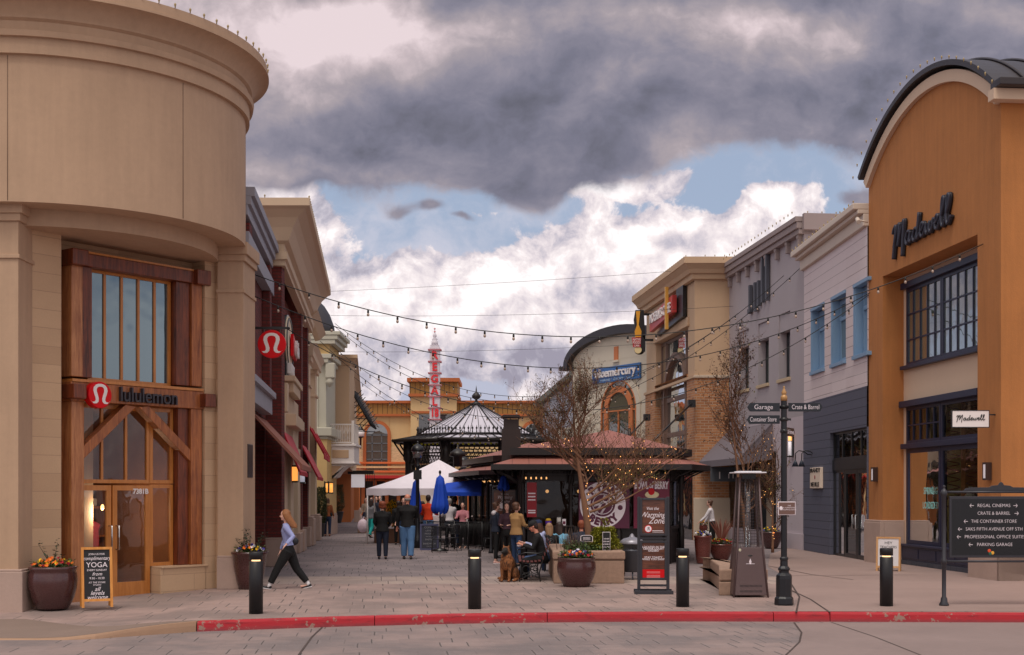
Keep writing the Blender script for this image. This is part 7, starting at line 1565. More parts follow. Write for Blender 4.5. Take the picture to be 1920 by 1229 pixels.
# ------------------------------------------------------------------ stone planter, curved bench, bin
aggregate = M('exposed aggregate', S(158, 130, 112), rough=.9, var=.28, scale=14, bump=.8, bscale=70)
def seatwalls():
    P_ = thing('stone_tree_planter', (1.65, 29.5, 0), 'low square stone planter with a thick cap, holding the bare tree', 'planter'); x0, x1, y0, y1 = .88, 2.44, 27.55, 31.6
    mb = MB(); mb.box(x0+.02, x1-.02, y0+.02, y1-.02, 0, .50); mb.build('base', aggregate, P_, bevel=.02); mb = MB()
    for q in ((x0, x1, y0, y0+.4), (x0, x1, y1-.4, y1), (x0, x0+.4, y0+.4, y1-.4), (x1-.4, x1, y0+.4, y1-.4)): mb.box(*q, .515, .70)
    mb.build('cap', aggregate, P_, bevel=.03); mb = MB(); mb.box(x0+.4, x1-.4, y0+.4, y1-.4, .3, .64); mb.build('soil', soil, P_)
    rr = random.Random(21); mb = MB(); my = MB()
    for i in range(2600):
        x = x0+.3+rr.random()*(x1-x0-.6); y = y0+.35+rr.random()*2; leaf(mb, (x, y, .66+.2*rr.random()*rr.random()), (rr.gauss(0, 1), rr.gauss(0, 1), .8*rr.random()), .08, .02)
    mb.build('ground_cover', leafm, P_)
    mb = MB()
    for i in range(50):
        x = 1.3+rr.gauss(0, .13); y = 28.3+rr.gauss(0, .15); d = Vector((rr.gauss(0, .35), rr.gauss(0, .3), 1)).normalized(); ln = .3+.3*rr.random(); mb.tube([(x, y, .65), tuple(Vector((x, y, .65))+d*ln)], [.005, .002], 3)
    mb.build('dry_twigs', M('dry twig', S(96, 74, 62)), P_)
    for i in range(1700):
        a = rr.random()*6.28; q = rr.random(); rad = .42*math.sqrt(rr.random())*(1-.55*q); leaf(my, (2.04+math.cos(a)*rad, 28.4+math.sin(a)*rad*.7, .66+.52*q), (math.cos(a), math.sin(a), rr.gauss(.4, .5)), .09, .022)
    for i in range(90):
        q = rr.random(); leaf(my, (2.06+rr.gauss(0, .03), 28.4, 1.1+.28*q), (rr.gauss(0, 1), rr.gauss(0, 1), .5), .07, .02)
    my.build('yellow_shrub', leafy, P_)
    for lab, cu, cv, w, h, kind in (('small white-edged black notice stake among yellow leaves in the stone planter', 1137, 1015, .17, .40, 'n'), ('small dark plaque on a stake in front of the tree trunk', 1100, 1010, .27, .145, 'p')):
        y = 27.95; s_ = y/2400; x = (cu-960)*s_; z = CH-(cv-HV)*s_; t = thing('planter_notice', (x, y, .64), lab, 'notice'); f = FA(x, y, 0)
        mb = MB(f); mb.tube([(0, -.02, .5), (0, -.02, z)], .008, 5); mb.build('stake', darkmet, t); mb = MB(f)
        poly = [(-w/2, z-h/2), (w/2, z-h/2), (w/2, z+h/2), (-w/2, z+h/2)] if kind == 'n' else [(-w/2, z-h*.4), (w/2, z-h*.5), (w/2, z+h*.3), (w*.32, z+h/2), (-w*.32, z+h/2), (-w/2, z+h*.35)]
        mb.extr(poly, -.008, 0); mb.build('rim', posterw, t); k = .9; mb = MB(f); mb.extr([(a*k, z+(zz-z)*(.95 if kind == 'n' else .86)) for a, zz in poly], .001, .005); mb.build('face', black, t); mb = MB(f)
        if kind == 'n':
            for i, tx in enumerate(('DOGS MUST', 'BE ON LEASH', '& ATTENDED TO', 'AT ALL TIMES')): vs, fs = glyphs(tx, .034, depth=.001, bold=.001, sx=.62); mb.add(vs, fs, 0, .006, z+.05-i*.06)
        else:
            for i in range(3): mb.box(-.08, .08, .006, .007, z+.02-i*.025, z+.027-i*.025)
        mb.build('writing', posterw, t)
    # curved bench by the heater
    B = thing('curved_stone_bench', (3.9, 26.5, 0), 'low curved stone bench behind the patio heater', 'bench')
    outer = [gp(u, v, .48) for u, v in ((1440, 1084), (1355, 1083), (1345, 1071), (1333, 1061), (1326, 1052), (1331, 1050))]
    q = [(gp(1348, 1117)), (gp(1440, 1117)), (4.95, 26.6), (4.3, 28.9), (gp(1327, 1086)[0]+.1, 28.6), (gp(1327, 1086)), ((gp(1327, 1086)[0]*.45+gp(1348, 1117)[0]*.55), 25.8)]
    mb = MB(); mb.prism(q, 0, .26); mb.build('base', aggregate, B, bevel=.02); mb = MB(); mb.prism(offset(q if True else q, .0), .275, .50); mb.build('cap', aggregate, B, bevel=.03)
    # litter bin
    x, y = gp(1190, 1088); y += .25; x = (1185-960)/2400*y; t = thing('litter_bin', (x, y, 0), 'grey round litter bin with a domed lid between planter and poster stand', 'litter bin'); gm = M('bin grey', S(70, 72, 80), rough=.4, metal=.3, var=.08)
    mb = MB(); mb.lathe((x, y, 0), [(.22, .17), (.25, .2), (.27, .62), (.28, .64), (.28, .68), (.001, .68)], 28); mb.build('body', gm, t); mb = MB(); mb.lathe((x, y, .82), [(.31, -.02), (.32, .0), (.2, .1), (.08, .13), (.06, .15), (.03, .2), (.001, .22)], 28); mb.build('lid', M('lid grey', S(150, 148, 158), rough=.35, metal=.3), t)
    for k in range(3): a = k*2.094+.5; mb = MB(); mb.tube([(x+math.cos(a)*.18, y+math.sin(a)*.18, .2), (x+math.cos(a)*.2, y+math.sin(a)*.2, .08), (x+math.cos(a)*.24, y+math.sin(a)*.24, 0)], .018, 6); mb.build('leg', gm, t); mb = MB(); mb.tube([(x+math.cos(a)*.22, y+math.sin(a)*.22, .68), (x+math.cos(a)*.22, y+math.sin(a)*.22, .82)], .012, 6); mb.build('lid_strut', gm, t)
seatwalls()
# ------------------------------------------------------------------ park bench
def bench():
    t = thing('park_bench', (.5, 29.3, 0), 'ornate black iron bench with maroon slats beside the stone planter', 'bench'); slat = M('maroon slat', S(96, 44, 40), rough=.5, var=.1)
    ya, yb = 28.15, 30.5
    for y in (ya, yb):
        mb = MB(); T_ = lambda pts, r=.014: mb.tube([(x, y, z) for x, z in pts], r, 6)
        T_([(.16, 0), (.2, .2), (.18, .42)], .018); T_([(.62, 0), (.60, .2), (.66, .42), (.74, .66), (.82, .86), (.87, .92)], .018); T_([(.16, .42), (.4, .40), (.64, .43)], .016); T_([(.14, .6), (.3, .64), (.55, .62), (.7, .64)], .014); T_([(.16, .42), (.12, .55), (.14, .62)], .012)
        T_([(.2, .08), (.4, .16), (.62, .08)], .011); mb.ring((.31, y, .27), .085, .011, 14, 5); mb.ring((.49, y, .27), .085, .011, 14, 5); mb.ring((.40, y, .14), .05, .010, 12, 5); mb.ring((.26, y, .13), .04, .010, 12, 5); mb.ring((.55, y, .13), .04, .01, 12, 5); mb.ring((.40, y, .34), .035, .009, 12, 5); mb.ring((.86, y, .89), .05, .014, 12, 5); mb.build('iron_end', black, t)
    for k in range(6): x = .18+k*.085; z = .445-.02*math.sin(k/5*3.14); mb = MB(); mb.box(x-.03, x+.03, ya-.06, yb+.06, z, z+.022); mb.build('seat_slat', slat, t, bevel=.006)
    for k in range(5): x = .685+k*.036; z = .52+k*.085; mb = MB(); mb.box(x-.012, x+.012, ya-.06, yb+.06, z-.03, z+.03); mb.build('back_slat', slat, t, bevel=.005)
bench()
# ------------------------------------------------------------------ café chairs and tables
iron = M('black mesh metal', S(28, 27, 30), rough=.4, var=.05, bump=0)
def cafe():
    mesh_m = bpy.data.materials.new('perforated metal'); mesh_m.use_nodes = True; MATS['perf'] = mesh_m; g = NG(mesh_m.node_tree); b = g.N['Principled BSDF']; b.inputs['Base Color'].default_value = S(26, 26, 30)+(1,); b.inputs['Roughness'].default_value = .45
    uv = g.n('ShaderNodeTexCoord').outputs['UV']; s_ = g.sep(uv); fx = g.m('ABSOLUTE', g.m('SUBTRACT', g.m('FRACT', g.m('MULTIPLY', s_[0], 55)), .5)); fy = g.m('ABSOLUTE', g.m('SUBTRACT', g.m('FRACT', g.m('MULTIPLY', s_[1], 55)), .5)); hole = g.m('MULTIPLY', g.m('LESS_THAN', fx, .3), g.m('LESS_THAN', fy, .3)); g.L.new(g.m('SUBTRACT', 1.0, g.m('MULTIPLY', hole, .85)), b.inputs['Alpha'])
    proto = thing('cafe_chair', (0, 0, 0), 'x', 'chair', 'black metal café chairs around the tables'); mb = MB(); mb.lathe((0, 0, .445), [(.001, .006), (.2, .0), (.215, .01)], 20); mb.box(-.2, .2, -.2, .2, .44, .45); mb.build('seat', mesh_m, proto)
    mb = MB(); n = 10
    for i in range(n): 
        a0, a1 = math.radians(200+140*i/n+0), math.radians(200+140*(i+1)/n); r = .25; mb.quad((math.cos(a0)*r, math.sin(a0)*r, .58), (math.cos(a1)*r, math.sin(a1)*r, .58), (math.cos(a1)*r*1.08, math.sin(a1)*r*1.1, .85), (math.cos(a0)*r*1.08, math.sin(a0)*r*1.1, .85))
    mb.build('backrest', mesh_m, proto); mb = MB(); mb.tube([(math.cos(math.radians(200+140*i/10))*.27, math.sin(math.radians(200+140*i/10))*.275, .86) for i in range(11)], .012, 6); mb.tube([(math.cos(math.radians(200+140*i/10))*.25, math.sin(math.radians(200+140*i/10))*.25, .57) for i in range(11)], .01, 6); mb.ring((0, 0, .445), .21, .012, 20, 5, plane='an'); mb.build('back_frame', iron, proto)
    for sx, sy in ((-1, -1), (1, -1), (-1, 1), (1, 1)):
        mb = MB(); mb.tube([(sx*.23, sy*.24, 0), (sx*.19, sy*.16, .44)] if sy > 0 else [(sx*.23, sy*.26, 0), (sx*.2, sy*.15, .44), (sx*.25, sy*.1-.02, .6), (sx*.255, -.1, .86)], .011, 6); mb.build('leg', iron, proto)
    tb = thing('cafe_table', (0, 0, 0), 'x', 'table', 'black café tables'); mb = MB(); mb.lathe((0, 0, .72), [(.001, .02), (.33, .02), (.34, .01), (.33, 0), (.001, 0)], 28); mb.build('table_top', M('table top', S(84, 82, 88), rough=.35), tb); mb = MB(); mb.tube([(0, 0, .1), (0, 0, .72)], .03, 8); mb.build('pedestal', iron, tb)
    for k in range(4): a = k*math.pi/2+.6; mb = MB(); mb.tube([(0, 0, .25), (math.cos(a)*.16, math.sin(a)*.16, .12), (math.cos(a)*.3, math.sin(a)*.3, 0)], .012, 5); mb.build('foot', iron, tb)
    chairs = [(822, 1037, 8, 'nearest, back turned, overlapping the blue framed chalkboard'), (848, 1034, 165, 'facing the nearest table from its right side'), (875, 1022, 30, 'behind the nearest table, seat lit by the sky'), (908, 1030, -75, 'turned sideways right of the second bollard'), (898, 1014, 190, 'against the kiosk wall by the lit seat'), (918, 1035, 100, 'nearest the navy jacket woman'), (845, 1012, 0, 'in the second row behind the nearest table')]
    for i, (u, v, rz, lab) in enumerate(chairs):
        x, y = gp(u, v); lab = 'black metal café chair '+lab
        if i == 0: proto.location = (x, y+.2, 0); proto.rotation_euler = (0, 0, math.radians(rz)); proto['label'] = lab
        else: dup(proto, (x, y+.2, 0), math.radians(rz), lab)
    for i, (u, v, lab) in enumerate(((846, 1028, 'small round black table with white tops of cups, by the chalkboard'), (885, 1018, 'small round black table further back near the kiosk counter'))):
        x, y = gp(u, v)
        if i == 0: tb.location = (x, y+.25, 0); tb['label'] = lab
        else: dup(tb, (x, y+.3, 0), .4, lab)
    x, y = gp(846, 1028)
    for dx, dy, lab in ((-.08, -.1, 'left small white cup on the nearest café table'), (.1, .0, 'right small white cup on the nearest café table')):
        mb = MB(); mb.lathe((x+dx, y+.25+dy, .741), [(.03, 0), (.04, .09), (.035, .09), (.02, .01)], 12); o = mb.build('paper_cup', posterw, loc=(x+dx, y+.25+dy, .741)); tag(o, lab, 'cup', 'paper cups on the café table')
    # low fence rails behind the chairs
    fn = thing('cafe_rail_fence', ((880-960)/2400*44.5, 44.5, 0), 'low black metal fence around the café seating, behind the chairs', 'fence')
    for k in range(6): a = at(800+k*26, 925, 45.0-.35*k); mb = MB(); mb.tube([(a[0], a[1], 0), (a[0], a[1], .98)], .03, 6); mb.build('fence_post', iron, fn)
    for k in range(5):
        a, b = at(800+k*26, 925, 45.0-.35*k), at(826+k*26, 925, 45-.35*(k+1)); mb = MB(); mb.tube([(a[0], a[1], .95), (b[0], b[1], .95)], .02, 5); mb.tube([(a[0], a[1], .15), (b[0], b[1], .15)], .015, 5)
        for j in range(12): q = j/12; mb.tube([(a[0]+(b[0]-a[0])*q, a[1]+(b[1]-a[1])*q, .15), (a[0]+(b[0]-a[0])*q, a[1]+(b[1]-a[1])*q, .95)], .008, 4)
        mb.build('fence_panel', iron, fn)
cafe()
# ------------------------------------------------------------------ lamp posts
def lamppost(u, Y, vtop, lab, sc=1.0):
    x = (u-960)/2400*Y; zt = CH+(HV-vtop)/2400*Y; t = thing('street_lamp', (x, Y, 0), lab, 'street lamp'); mb = MB(); mb.lathe((x, Y, 0), [(.2, 0), (.2, .3), (.14, .4), (.1, .8), (.08, 1.0), (.065, 1.1), (.06, zt-.95), (.1, zt-.9), (.1, zt-.85), (.06, zt-.8), (.12, zt-.62), (.13, zt-.58)], 12); mb.build('column', post_m, t)
    mb = MB(); mb.lathe((x, Y, zt), [(.14, -.58), (.19, -.34), (.17, -.32)], 12); mb.build('lantern_glass', glass_mat('lamp glass %d' % u, refl=.2, dark=(.2, .2, .2)), t); mb = MB(); mb.lathe((x, Y, zt), [(.23, -.36), (.24, -.32), (.21, -.22), (.12, -.13), (.05, -.1), (.03, -.06), (.05, -.03), (.001, .02)], 14); mb.build('lantern_roof', post_m, t)
    mb = MB(); mb.box(x-.14, x+.14, Y-.12, Y+.12, zt-1.35, zt-1.02); mb.build('speaker_box', black, t)
lamppost(783, 45.5, 828, 'black street lamp with a domed lantern in front of the closed umbrella')
lamppost(869, 56, 852, 'black street lamp whose lantern shows above the left kiosk roof')
# ------------------------------------------------------------------ bare trees
barkm = M('bare bark', S(128, 92, 70), rough=.9, var=.25, scale=5, bump=.8, bscale=30, stretch=(1, 1, .3))
budm = M('dark bud leaf', S(64, 48, 40), rough=.8, var=.4, scale=6, bump=0); budg = M('olive bud leaf', S(110, 104, 50), rough=.8, var=.35, scale=6, bump=0)
fairy = M('fairy light', (1, .46, .14), emit=2.2, var=0, bump=0)
def tree(base, zf, top, spread, lab, seedv, r0, nmain, nb, leaves, lights, lean=(0, 0), olive=.15, narrow=1.0, lsz=.035, hi=.45, up0=.55):
    rr = random.Random(seedv); t = thing('bare_tree', base, lab, 'tree'); B0 = Vector(base); H_ = top-base[2]
    tk = MB(); fork = Vector((base[0]+lean[0]*.3, base[1], zf)); tk.tube([B0-Vector((0, 0, .1)), B0+Vector((0, 0, .08)), B0.lerp(fork, .5)+Vector((.01, 0, 0)), fork, fork+Vector((lean[0]*.2, 0, .35)), Vector((base[0]+lean[0], base[1], base[2]+H_*.62)), Vector((base[0]+lean[0]*1.2, base[1], top-.1))], [r0*1.25, r0*1.02, r0*.92, r0*.9, r0*.62, r0*.3, r0*.06], 9); tk.build('trunk', barkm, t)
    br = MB(); tips = []; nodes = []
    def grow(p, d, L_, r, dep):
        pts = [p]; q = p.copy(); dd = d.copy(); n = 5
        for i in range(n):
            dd = (dd+Vector((rr.gauss(0, .10), rr.gauss(0, .10), rr.gauss(.05, .05)))).normalized(); q = q+dd*L_/n; pts.append(q.copy()); nodes.append(q.copy())
        br.tube(pts, [max(.0025, r*(1-.75*i/n)) for i in range(n+1)], 6 if r > .012 else 4 if r > .005 else 3, caps=False)
        if dep == 0: tips.extend(pts[1:]); return
        k = {3: 6, 2: 5, 1: 5}[dep]
        for j in range(k):
            i = min(n, 1+int(rr.random()*n)); a = rr.random()*6.28; side = Vector((math.cos(a), math.sin(a), rr.gauss(.25, .3))); nd = (dd*.8+side*.75*narrow).normalized(); grow(pts[i], nd, L_*(.45+.25*rr.random()), r*.5, dep-1)
        if dep == 1: tips.extend(pts[2:])
    for i in range(nmain):
        a = 2*math.pi*i/nmain+rr.gauss(0, .3); q = i/nmain; z = zf-.1+q*(H_*hi); up = up0+q*.9
        grow(Vector((base[0]+lean[0]*q, base[1], z)), Vector((math.cos(a)*spread[0], math.sin(a)*spread[0]*.7, up)).normalized(), spread[1]*(1.0-.45*q), r0*(.42-.2*q), nb)
    br.build('branches', barkm, t)
    lf, lg = MB(), MB()
    for i in range(leaves):
        p = rr.choice(tips)+Vector((rr.gauss(0, .035), rr.gauss(0, .035), rr.gauss(0, .035))); ol = rr.random() < olive*(2.2 if p.x > base[0]+.2 and p.z < base[2]+H_*.5 else .5)
        leaf(lg if ol else lf, p, (rr.gauss(0, 1), rr.gauss(0, 1), rr.gauss(0, .7)), lsz*(.6+.8*rr.random()), lsz*.3)
    lf.build('crown', budm, t); lg.build('crown_fresh_leaves', budg, t)
    first = None
    lo = [p for p in nodes if p.z < base[2]+H_*.62]; dens = [Vector((base[0]+rr.gauss(0, .04)+lean[0]*.1, base[1]-r0, zf-.3+rr.random()*1.2)) for _ in range(10)]
    for i in range(lights):
        p = rr.choice(lo) if i > 10 else dens[i % 10]
        if first is None: mb = MB(); mb.ell(tuple(B0), (.0075, .0075, .010), 6, 4); first = mb.build('fairy_light', fairy, t); first.location = p-B0
        else: o = first.copy(); COL.objects.link(o); o.parent = t; o.location = p-B0
    return t
Yt = 29.0; xt = (1106-960)/2400*Yt
tree((xt, Yt, .62), 1.62, 4.75, (1.25, 1.55), 'spreading bare tree with fairy lights growing from the square stone planter', 8, .085, 16, 3, 9000, 85, lean=(-.34, 0), olive=.5, lsz=.042, hi=.52, up0=.38)
tree(((1402-960)/2400*38, 38, 0), 1.5, 6.45, (.55, 1.5), 'tall slender bare tree in front of the lilac grey building', 14, .07, 22, 2, 3600, 40, lean=(-.45, 0), lsz=.06, hi=.68)
tree(((1450-960)/2400*37.5, 37.6, .3), .9, 3.1, (.8, .9), 'small twiggy tree behind the wide planter by the pale grey wall', 19, .04, 9, 2, 1500, 30, olive=.3, lsz=.06)
# ------------------------------------------------------------------ festoon lights over the street
wirem = M('black cable', (.01, .01, .01), rough=.5, var=0, bump=0)
bg = M('clear bulb', S(176, 156, 142), rough=.15, var=0, bump=0)
_fb = []
def cable(A, B, mid, lab, gap=.62, bulbs=True, r=.011, grp='festoon light strings over the street', bs=1.0):
    a, b = Vector(at(*A)), Vector(at(*B)); k = (mid[0]-CX)/F
    # where the straight chord crosses the column of `mid`
    t = (k*a.y-a.x)/((b.x-a.x)-k*(b.y-a.y)); p = a.lerp(b, t); zt = CH-(mid[1]-HV)*p.y/F; sag = (p.z-zt)/(4*t*(1-t))
    P = lambda s_: a.lerp(b, s_)-Vector((0, 0, 4*sag*s_*(1-s_)))
    T_ = thing('festoon_lights' if bulbs else 'overhead_wire', tuple(a), lab, 'string lights' if bulbs else 'wire', grp)
    mb = MB(); mb.tube([P(i/40) for i in range(41)], r, 5); mb.build('cable', wirem, T_)
    if bulbs:
        L_ = (b-a).length; n = min(99, int(L_/gap)); first = None
        for i in range(1, n):
            p = P(i/n)
            if first is None:
                if not _fb:
                    m_ = MB(); m_.cm = 0; m_.lathe((0, 0, 0), [(.012, 0), (.022, -.02), (.024, -.07), (.018, -.075)][::-1], 8); m_.cm = 1; m_.lathe((0, 0, 0), [(.016, -.072), (.028, -.10), (.030, -.12), (.020, -.142), (.001, -.15)][::-1], 8)
                    m_.v = [tuple(Vector(v)+a) for v in m_.v]; first = m_.build('bulb', [wirem, bg], T_); _fb.append(first)
                else: first = _fb[0].copy(); COL.objects.link(first); first.parent = T_
                o = first
            else: o = first.copy(); COL.objects.link(o); o.parent = T_
            o.location = p-a; o.scale = (bs,)*3
    return T_
cable((468, 512, 27.8), (1850, 455, 29.3), (1080, 632), 'topmost festoon string, from the round building to the orange pier top')
cable((470, 553, 29.0), (1632, 549, 36.3), (1030, 690), 'second festoon string down, ending at the white boarded wall edge')
cable((535, 615, 34.8), (1632, 551, 36.4), (944, 766), 'third festoon string, from the maroon store, low over the kiosk roof')
cable((628, 607, 57), (1397, 578, 51.5), (950, 743), 'upper of two steep far strings from the domed store, across the gazebo top')
cable((628, 613, 57.2), (1470, 517, 45.5), (975, 755), 'lower of two steep far strings from the domed store, to the tall letters')
cable((622, 648, 59), (1512, 492, 44), (880, 778), 'far festoon string from the tan balcony building to the grey store end')
cable((600, 640, 50), (1212, 700, 62), (840, 800), 'far festoon string ending at the tan brick building corner', .7)
cable((655, 700, 68), (1232, 735, 62), (860, 812), 'lowest far festoon string starting above the slanted iron canopy', .8)
for A, B_, m_, lb in (((612, 547, 58), (1400, 498, 54), (1000, 527), 'top thin bare wire high across the clouds'), ((620, 592, 58), (1420, 572, 52), (1000, 590), 'middle thin bare wire crossing above the pylon top'), ((610, 660, 60), (1300, 640, 55), (1000, 655), 'lowest thin bare wire crossing behind the pylon')):
    cable(A, B_, m_, lb, bulbs=False, r=.007, grp='thin overhead wires')
# tie rods with spotlights from the brick pier
for u, v, u2, v2, Y_, lb in ((1297, 757, 1226, 826, 52.5, 'right slanted black tie rod from the tan brick pier'), (1213, 783, 1180, 818, 60, 'left slanted black tie rod from the brick wall beside the arch')):
    a, b = at(u, v, Y_), at(u2, v2, Y_-4); t = thing('tie_rod', a, lb, 'tie rod'); mb = MB(); mb.tube([a, b], .04, 6); mb.build('rod', black, t); mb = MB(); mb.box(a[0]-.15, a[0]+.15, a[1]-.1, a[1]+.3, a[2]-.15, a[2]+.15); mb.build('wall_plate', black, t)
for t in [o for o in bpy.data.objects if o.get('label') == 'x']: print('unset label', t.name)
# ------------------------------------------------------------------ people and the dog
SKIN = {'fair': M('fair skin', S(226, 176, 156), rough=.55, var=.05, scale=8, bump=.03), 'ruddy': M('ruddy skin', S(212, 142, 118), rough=.5, var=.07, scale=8, bump=.03), 'tan': M('tan skin', S(196, 140, 112), rough=.55, var=.05, bump=.03)}
eye_w = M('eye', (.02, .015, .012), rough=.2, var=0, bump=0); lipm = M('lip', S(176, 84, 84), rough=.5, var=0, bump=0)
def cloth(name, c, rough=.85, var=.12, bump=.25): return M('cloth '+name, c, rough=rough, var=var, scale=5, bump=bump, bscale=60)
def rot(v, ax, deg): return Quaternion(Vector(ax), math.radians(deg)) @ Vector(v)
def loft(mb, rings, seg=16):
    """rings: (centre, rx, ry, turn) in the local x/y plane tilted to follow the path"""
    C_ = [Vector(r[0]) for r in rings]; prev = None; rows = []
    for i, (c, rx, ry) in enumerate(rings):
        t = (C_[min(i+1, len(C_)-1)]-C_[max(0, i-1)]).normalized(); x = Vector((1, 0, 0)); x = (x-t*x.dot(t)).normalized(); y = t.cross(x)
        rows.append([mb.pt(*(C_[i]+x*math.cos(2*math.pi*j/seg)*rx+y*math.sin(2*math.pi*j/seg)*ry)) for j in range(seg)])
    for a, b in zip(rows, rows[1:]):
        for j in range(seg): mb.face((a[j], a[(j+1) % seg], b[(j+1) % seg], b[j]), True)
    mb.face(rows[0][::-1]); mb.face(rows[-1])
class PF:
    def __init__(s, x, y, z, deg): s.o = Vector((x, y, z)); s.q = Quaternion((0, 0, 1), math.radians(deg))
    def P(s, a, n, z): v = s.q @ Vector((a, n, z)); return tuple(s.o+v)
def person(x, y, H, deg, lab, top, legs, shoes, hair, skin='fair', z=0.0, lean=0, tl=(0, 0), kn=(0, 0), armL=(0, 8, 12, 0), armR=(0, 8, 12, 0), head=(0, 0), hairstyle='short', vox=.014, build=1.0, female=False, jacket=0.0, cap=None, long=False, coat=None, shoe_sole=None, sit=None, ankles=False, legw=1.0, hood=None, lowhead=0, sleeve=1.0, hairw=None, apex=None, face=True, sock=False):
    """faces local +y; deg turns it counter-clockwise (0 = away from the camera)"""
    f = PF(x, y, z, deg); h = H; t = thing('person', (x, y, z), lab, 'person')
    hw = .052*h*(1.08 if female else 1.0); sw = (.098 if female else .112)*h*build
    th_, sh_, ft_ = .245*h, .235*h, .042*h
    def leg(side, tp, kb):
        hip = Vector((side*hw, 0, 0)); kd = rot((0, 0, -th_), (1, 0, 0), tp); knee = hip+kd+Vector((side*.004*h, 0, 0)); ank = knee+rot((0, 0, -sh_), (1, 0, 0), tp-kb); return hip, knee, ank
    LG = [leg(-1, tl[0], kn[0]), leg(1, tl[1], kn[1])]
    hz = sit if sit is not None else ft_-min(LG[0][2].z, LG[1][2].z)
    up = Vector((0, 0, hz)); LG = [[p+up for p in l] for l in LG]
    tilt = lambda v: rot(v, (1, 0, 0), -lean)+up
    neck = tilt((0, 0, .325*h)); chest = tilt((0, .005*h, .24*h)); waist = tilt((0, 0, .11*h)); sh = [tilt((s_*sw*.93, 0, .293*h)) for s_ in (-1, 1)]
    hd_q = Quaternion((0, 0, 1), math.radians(head[0])) @ Quaternion((1, 0, 0), math.radians(-lean*.5-head[1]))
    hc = neck+(Quaternion((1, 0, 0), math.radians(-lean*.5-head[1]*.6)) @ Vector((0, .012*h, .105*h))); hk = h*.0585
    def hp(v): return hc+hd_q @ (Vector(v)*hk)
    AR = []
    for s_, a, S0 in ((-1, armL, sh[0]), (1, armR, sh[1])):
        pit, ab, el, tw = a; u = Vector((0, 0, -.165*h)); u = rot(u, (1, 0, 0), pit-lean*.6); u = rot(u, (0, 1, 0), -s_*ab); e = S0+u
        w = Vector((0, 0, -.145*h)); w = rot(w, (1, 0, 0), pit-lean*.6+el); w = rot(w, (0, 1, 0), -s_*ab); w = rot(w, (0, 0, 1), s_*tw); AR.append((S0, e, e+w))
    # --- body: one continuous skin
    mb = MB(f); mb.ell(hp((0, -.08, .28)), (hk*.80, hk*.98, hk*.95), 14, 10, hd_q.to_matrix()); mb.ell(hp((0, .16, -.28)), (hk*.60, hk*.72, hk*.82), 14, 10, hd_q.to_matrix())
    mb.ell(hp((0, .62, -.80)), (hk*.28, hk*.25, hk*.22), 8, 6); mb.tube([hp((0, .82, .12)), hp((0, 1.05, -.22)), hp((0, .86, -.32))], [hk*.10, hk*.17, hk*.12], 6)
    for s_ in (-1, 1): mb.ell(hp((s_*.80, -.02, -.05)), (hk*.10, hk*.2, hk*.27), 8, 6); mb.ell(hp((s_*.40, .58, -.25)), (hk*.24, hk*.22, hk*.28), 8, 6)
    mb.ell(hp((0, .72, -.52)), (hk*.26, hk*.16, hk*.10), 8, 6)
    mb.tube([neck-Vector((0, 0, .035*h)), neck+Vector((0, .002*h, .02*h)), hp((0, -.12, -.35))], [.036*h, .029*h if not female else .026*h, .031*h if not female else .027*h], 10)
    loft(mb, [(tilt((0, 0, -.02*h)), hw*1.5, .06*h), (waist, .068*h, .048*h), (chest, sw*.86, .056*h), (tilt((0, 0, .30*h)), sw*.82, .045*h), (neck, .035*h, .03*h)])
    for k, (a, b, c) in enumerate(AR):
        mb.tube([a, a.lerp(b, .5), b, b.lerp(c, .35), c], [.030*h, .026*h, .021*h, .021*h, .0145*h], 8)
        d = (c-b).normalized(); s_ = -1 if k == 0 else 1; side = Vector((1, 0, 0)); side = (side-d*side.dot(d)).normalized(); pal = d.cross(side)
        cpt = c+d*.026*h; mb.ell(cpt, (.020*h, .0105*h, .030*h), 10, 8, Matrix((side, pal, d)).transposed())
        curl = .25
        for i, (o, ln) in enumerate(((-.9, .036), (-.3, .042), (.3, .041), (.9, .033))):
            p0 = c+d*.045*h+side*o*.015*h; p1 = p0+d*ln*.5*h+pal*-.004*h*s_; p2 = p1+(d*.8+pal*curl*-s_).normalized()*ln*.5*h; mb.tube([p0-d*.01*h, p1, p2], [.0058*h, .0052*h, .0042*h], 6)
        p0 = c+d*.018*h-side*s_*.016*h; mb.tube([p0, p0+(d*.7-side*s_*.7)*.022*h, p0+(d*1.2-side*s_*.75)*.032*h], [.0075*h, .0062*h, .005*h], 6)
    for a, b, c in LG:
        mb.tube([a, a.lerp(b, .5), b, b.lerp(c, .3), c], [.05*h, .043*h, .032*h, .031*h, .02*h], 8); fd = Vector((0, 1, 0)); mb.tube([c+Vector((0, -.01*h, -.015*h)), c+Vector((0, .04*h, -.025*h)), c+Vector((0, .1*h, -.03*h))], [.02*h, .02*h, .014*h], 6)
    o = mb.build('body', SKIN[skin], t, remesh=min(vox, .011), smooth=2)
    if face:
        mb = MB(f)
        for s_ in (-1, 1): mb.ell(hp((s_*.33, .80, -.02)), (hk*.10, hk*.05, hk*.07), 8, 5)
        mb.build('eyes', eye_w, t); mb = MB(f)
        for s_ in (-1, 1): mb.tube([hp((s_*.18, .86, .15)), hp((s_*.36, .83, .2)), hp((s_*.52, .72, .14))], [hk*.03, hk*.045, hk*.02], 5)
        mb.build('eyebrows', hair, t); mb = MB(f); mb.ell(hp((0, .87, -.55)), (hk*.22, hk*.06, hk*.055), 8, 5); mb.build('mouth', lipm, t)
    # --- trousers or skirt
    mb = MB(f); k = legw
    loft(mb, [(tilt((0, 0, .085*h)), .072*h, .055*h), (tilt((0, 0, .03*h)), hw*1.62, .068*h), (up+Vector((0, -.004*h, -.02*h)), hw*1.75, .074*h), (up+Vector((0, 0, -.06*h)), hw*1.5, .06*h)])
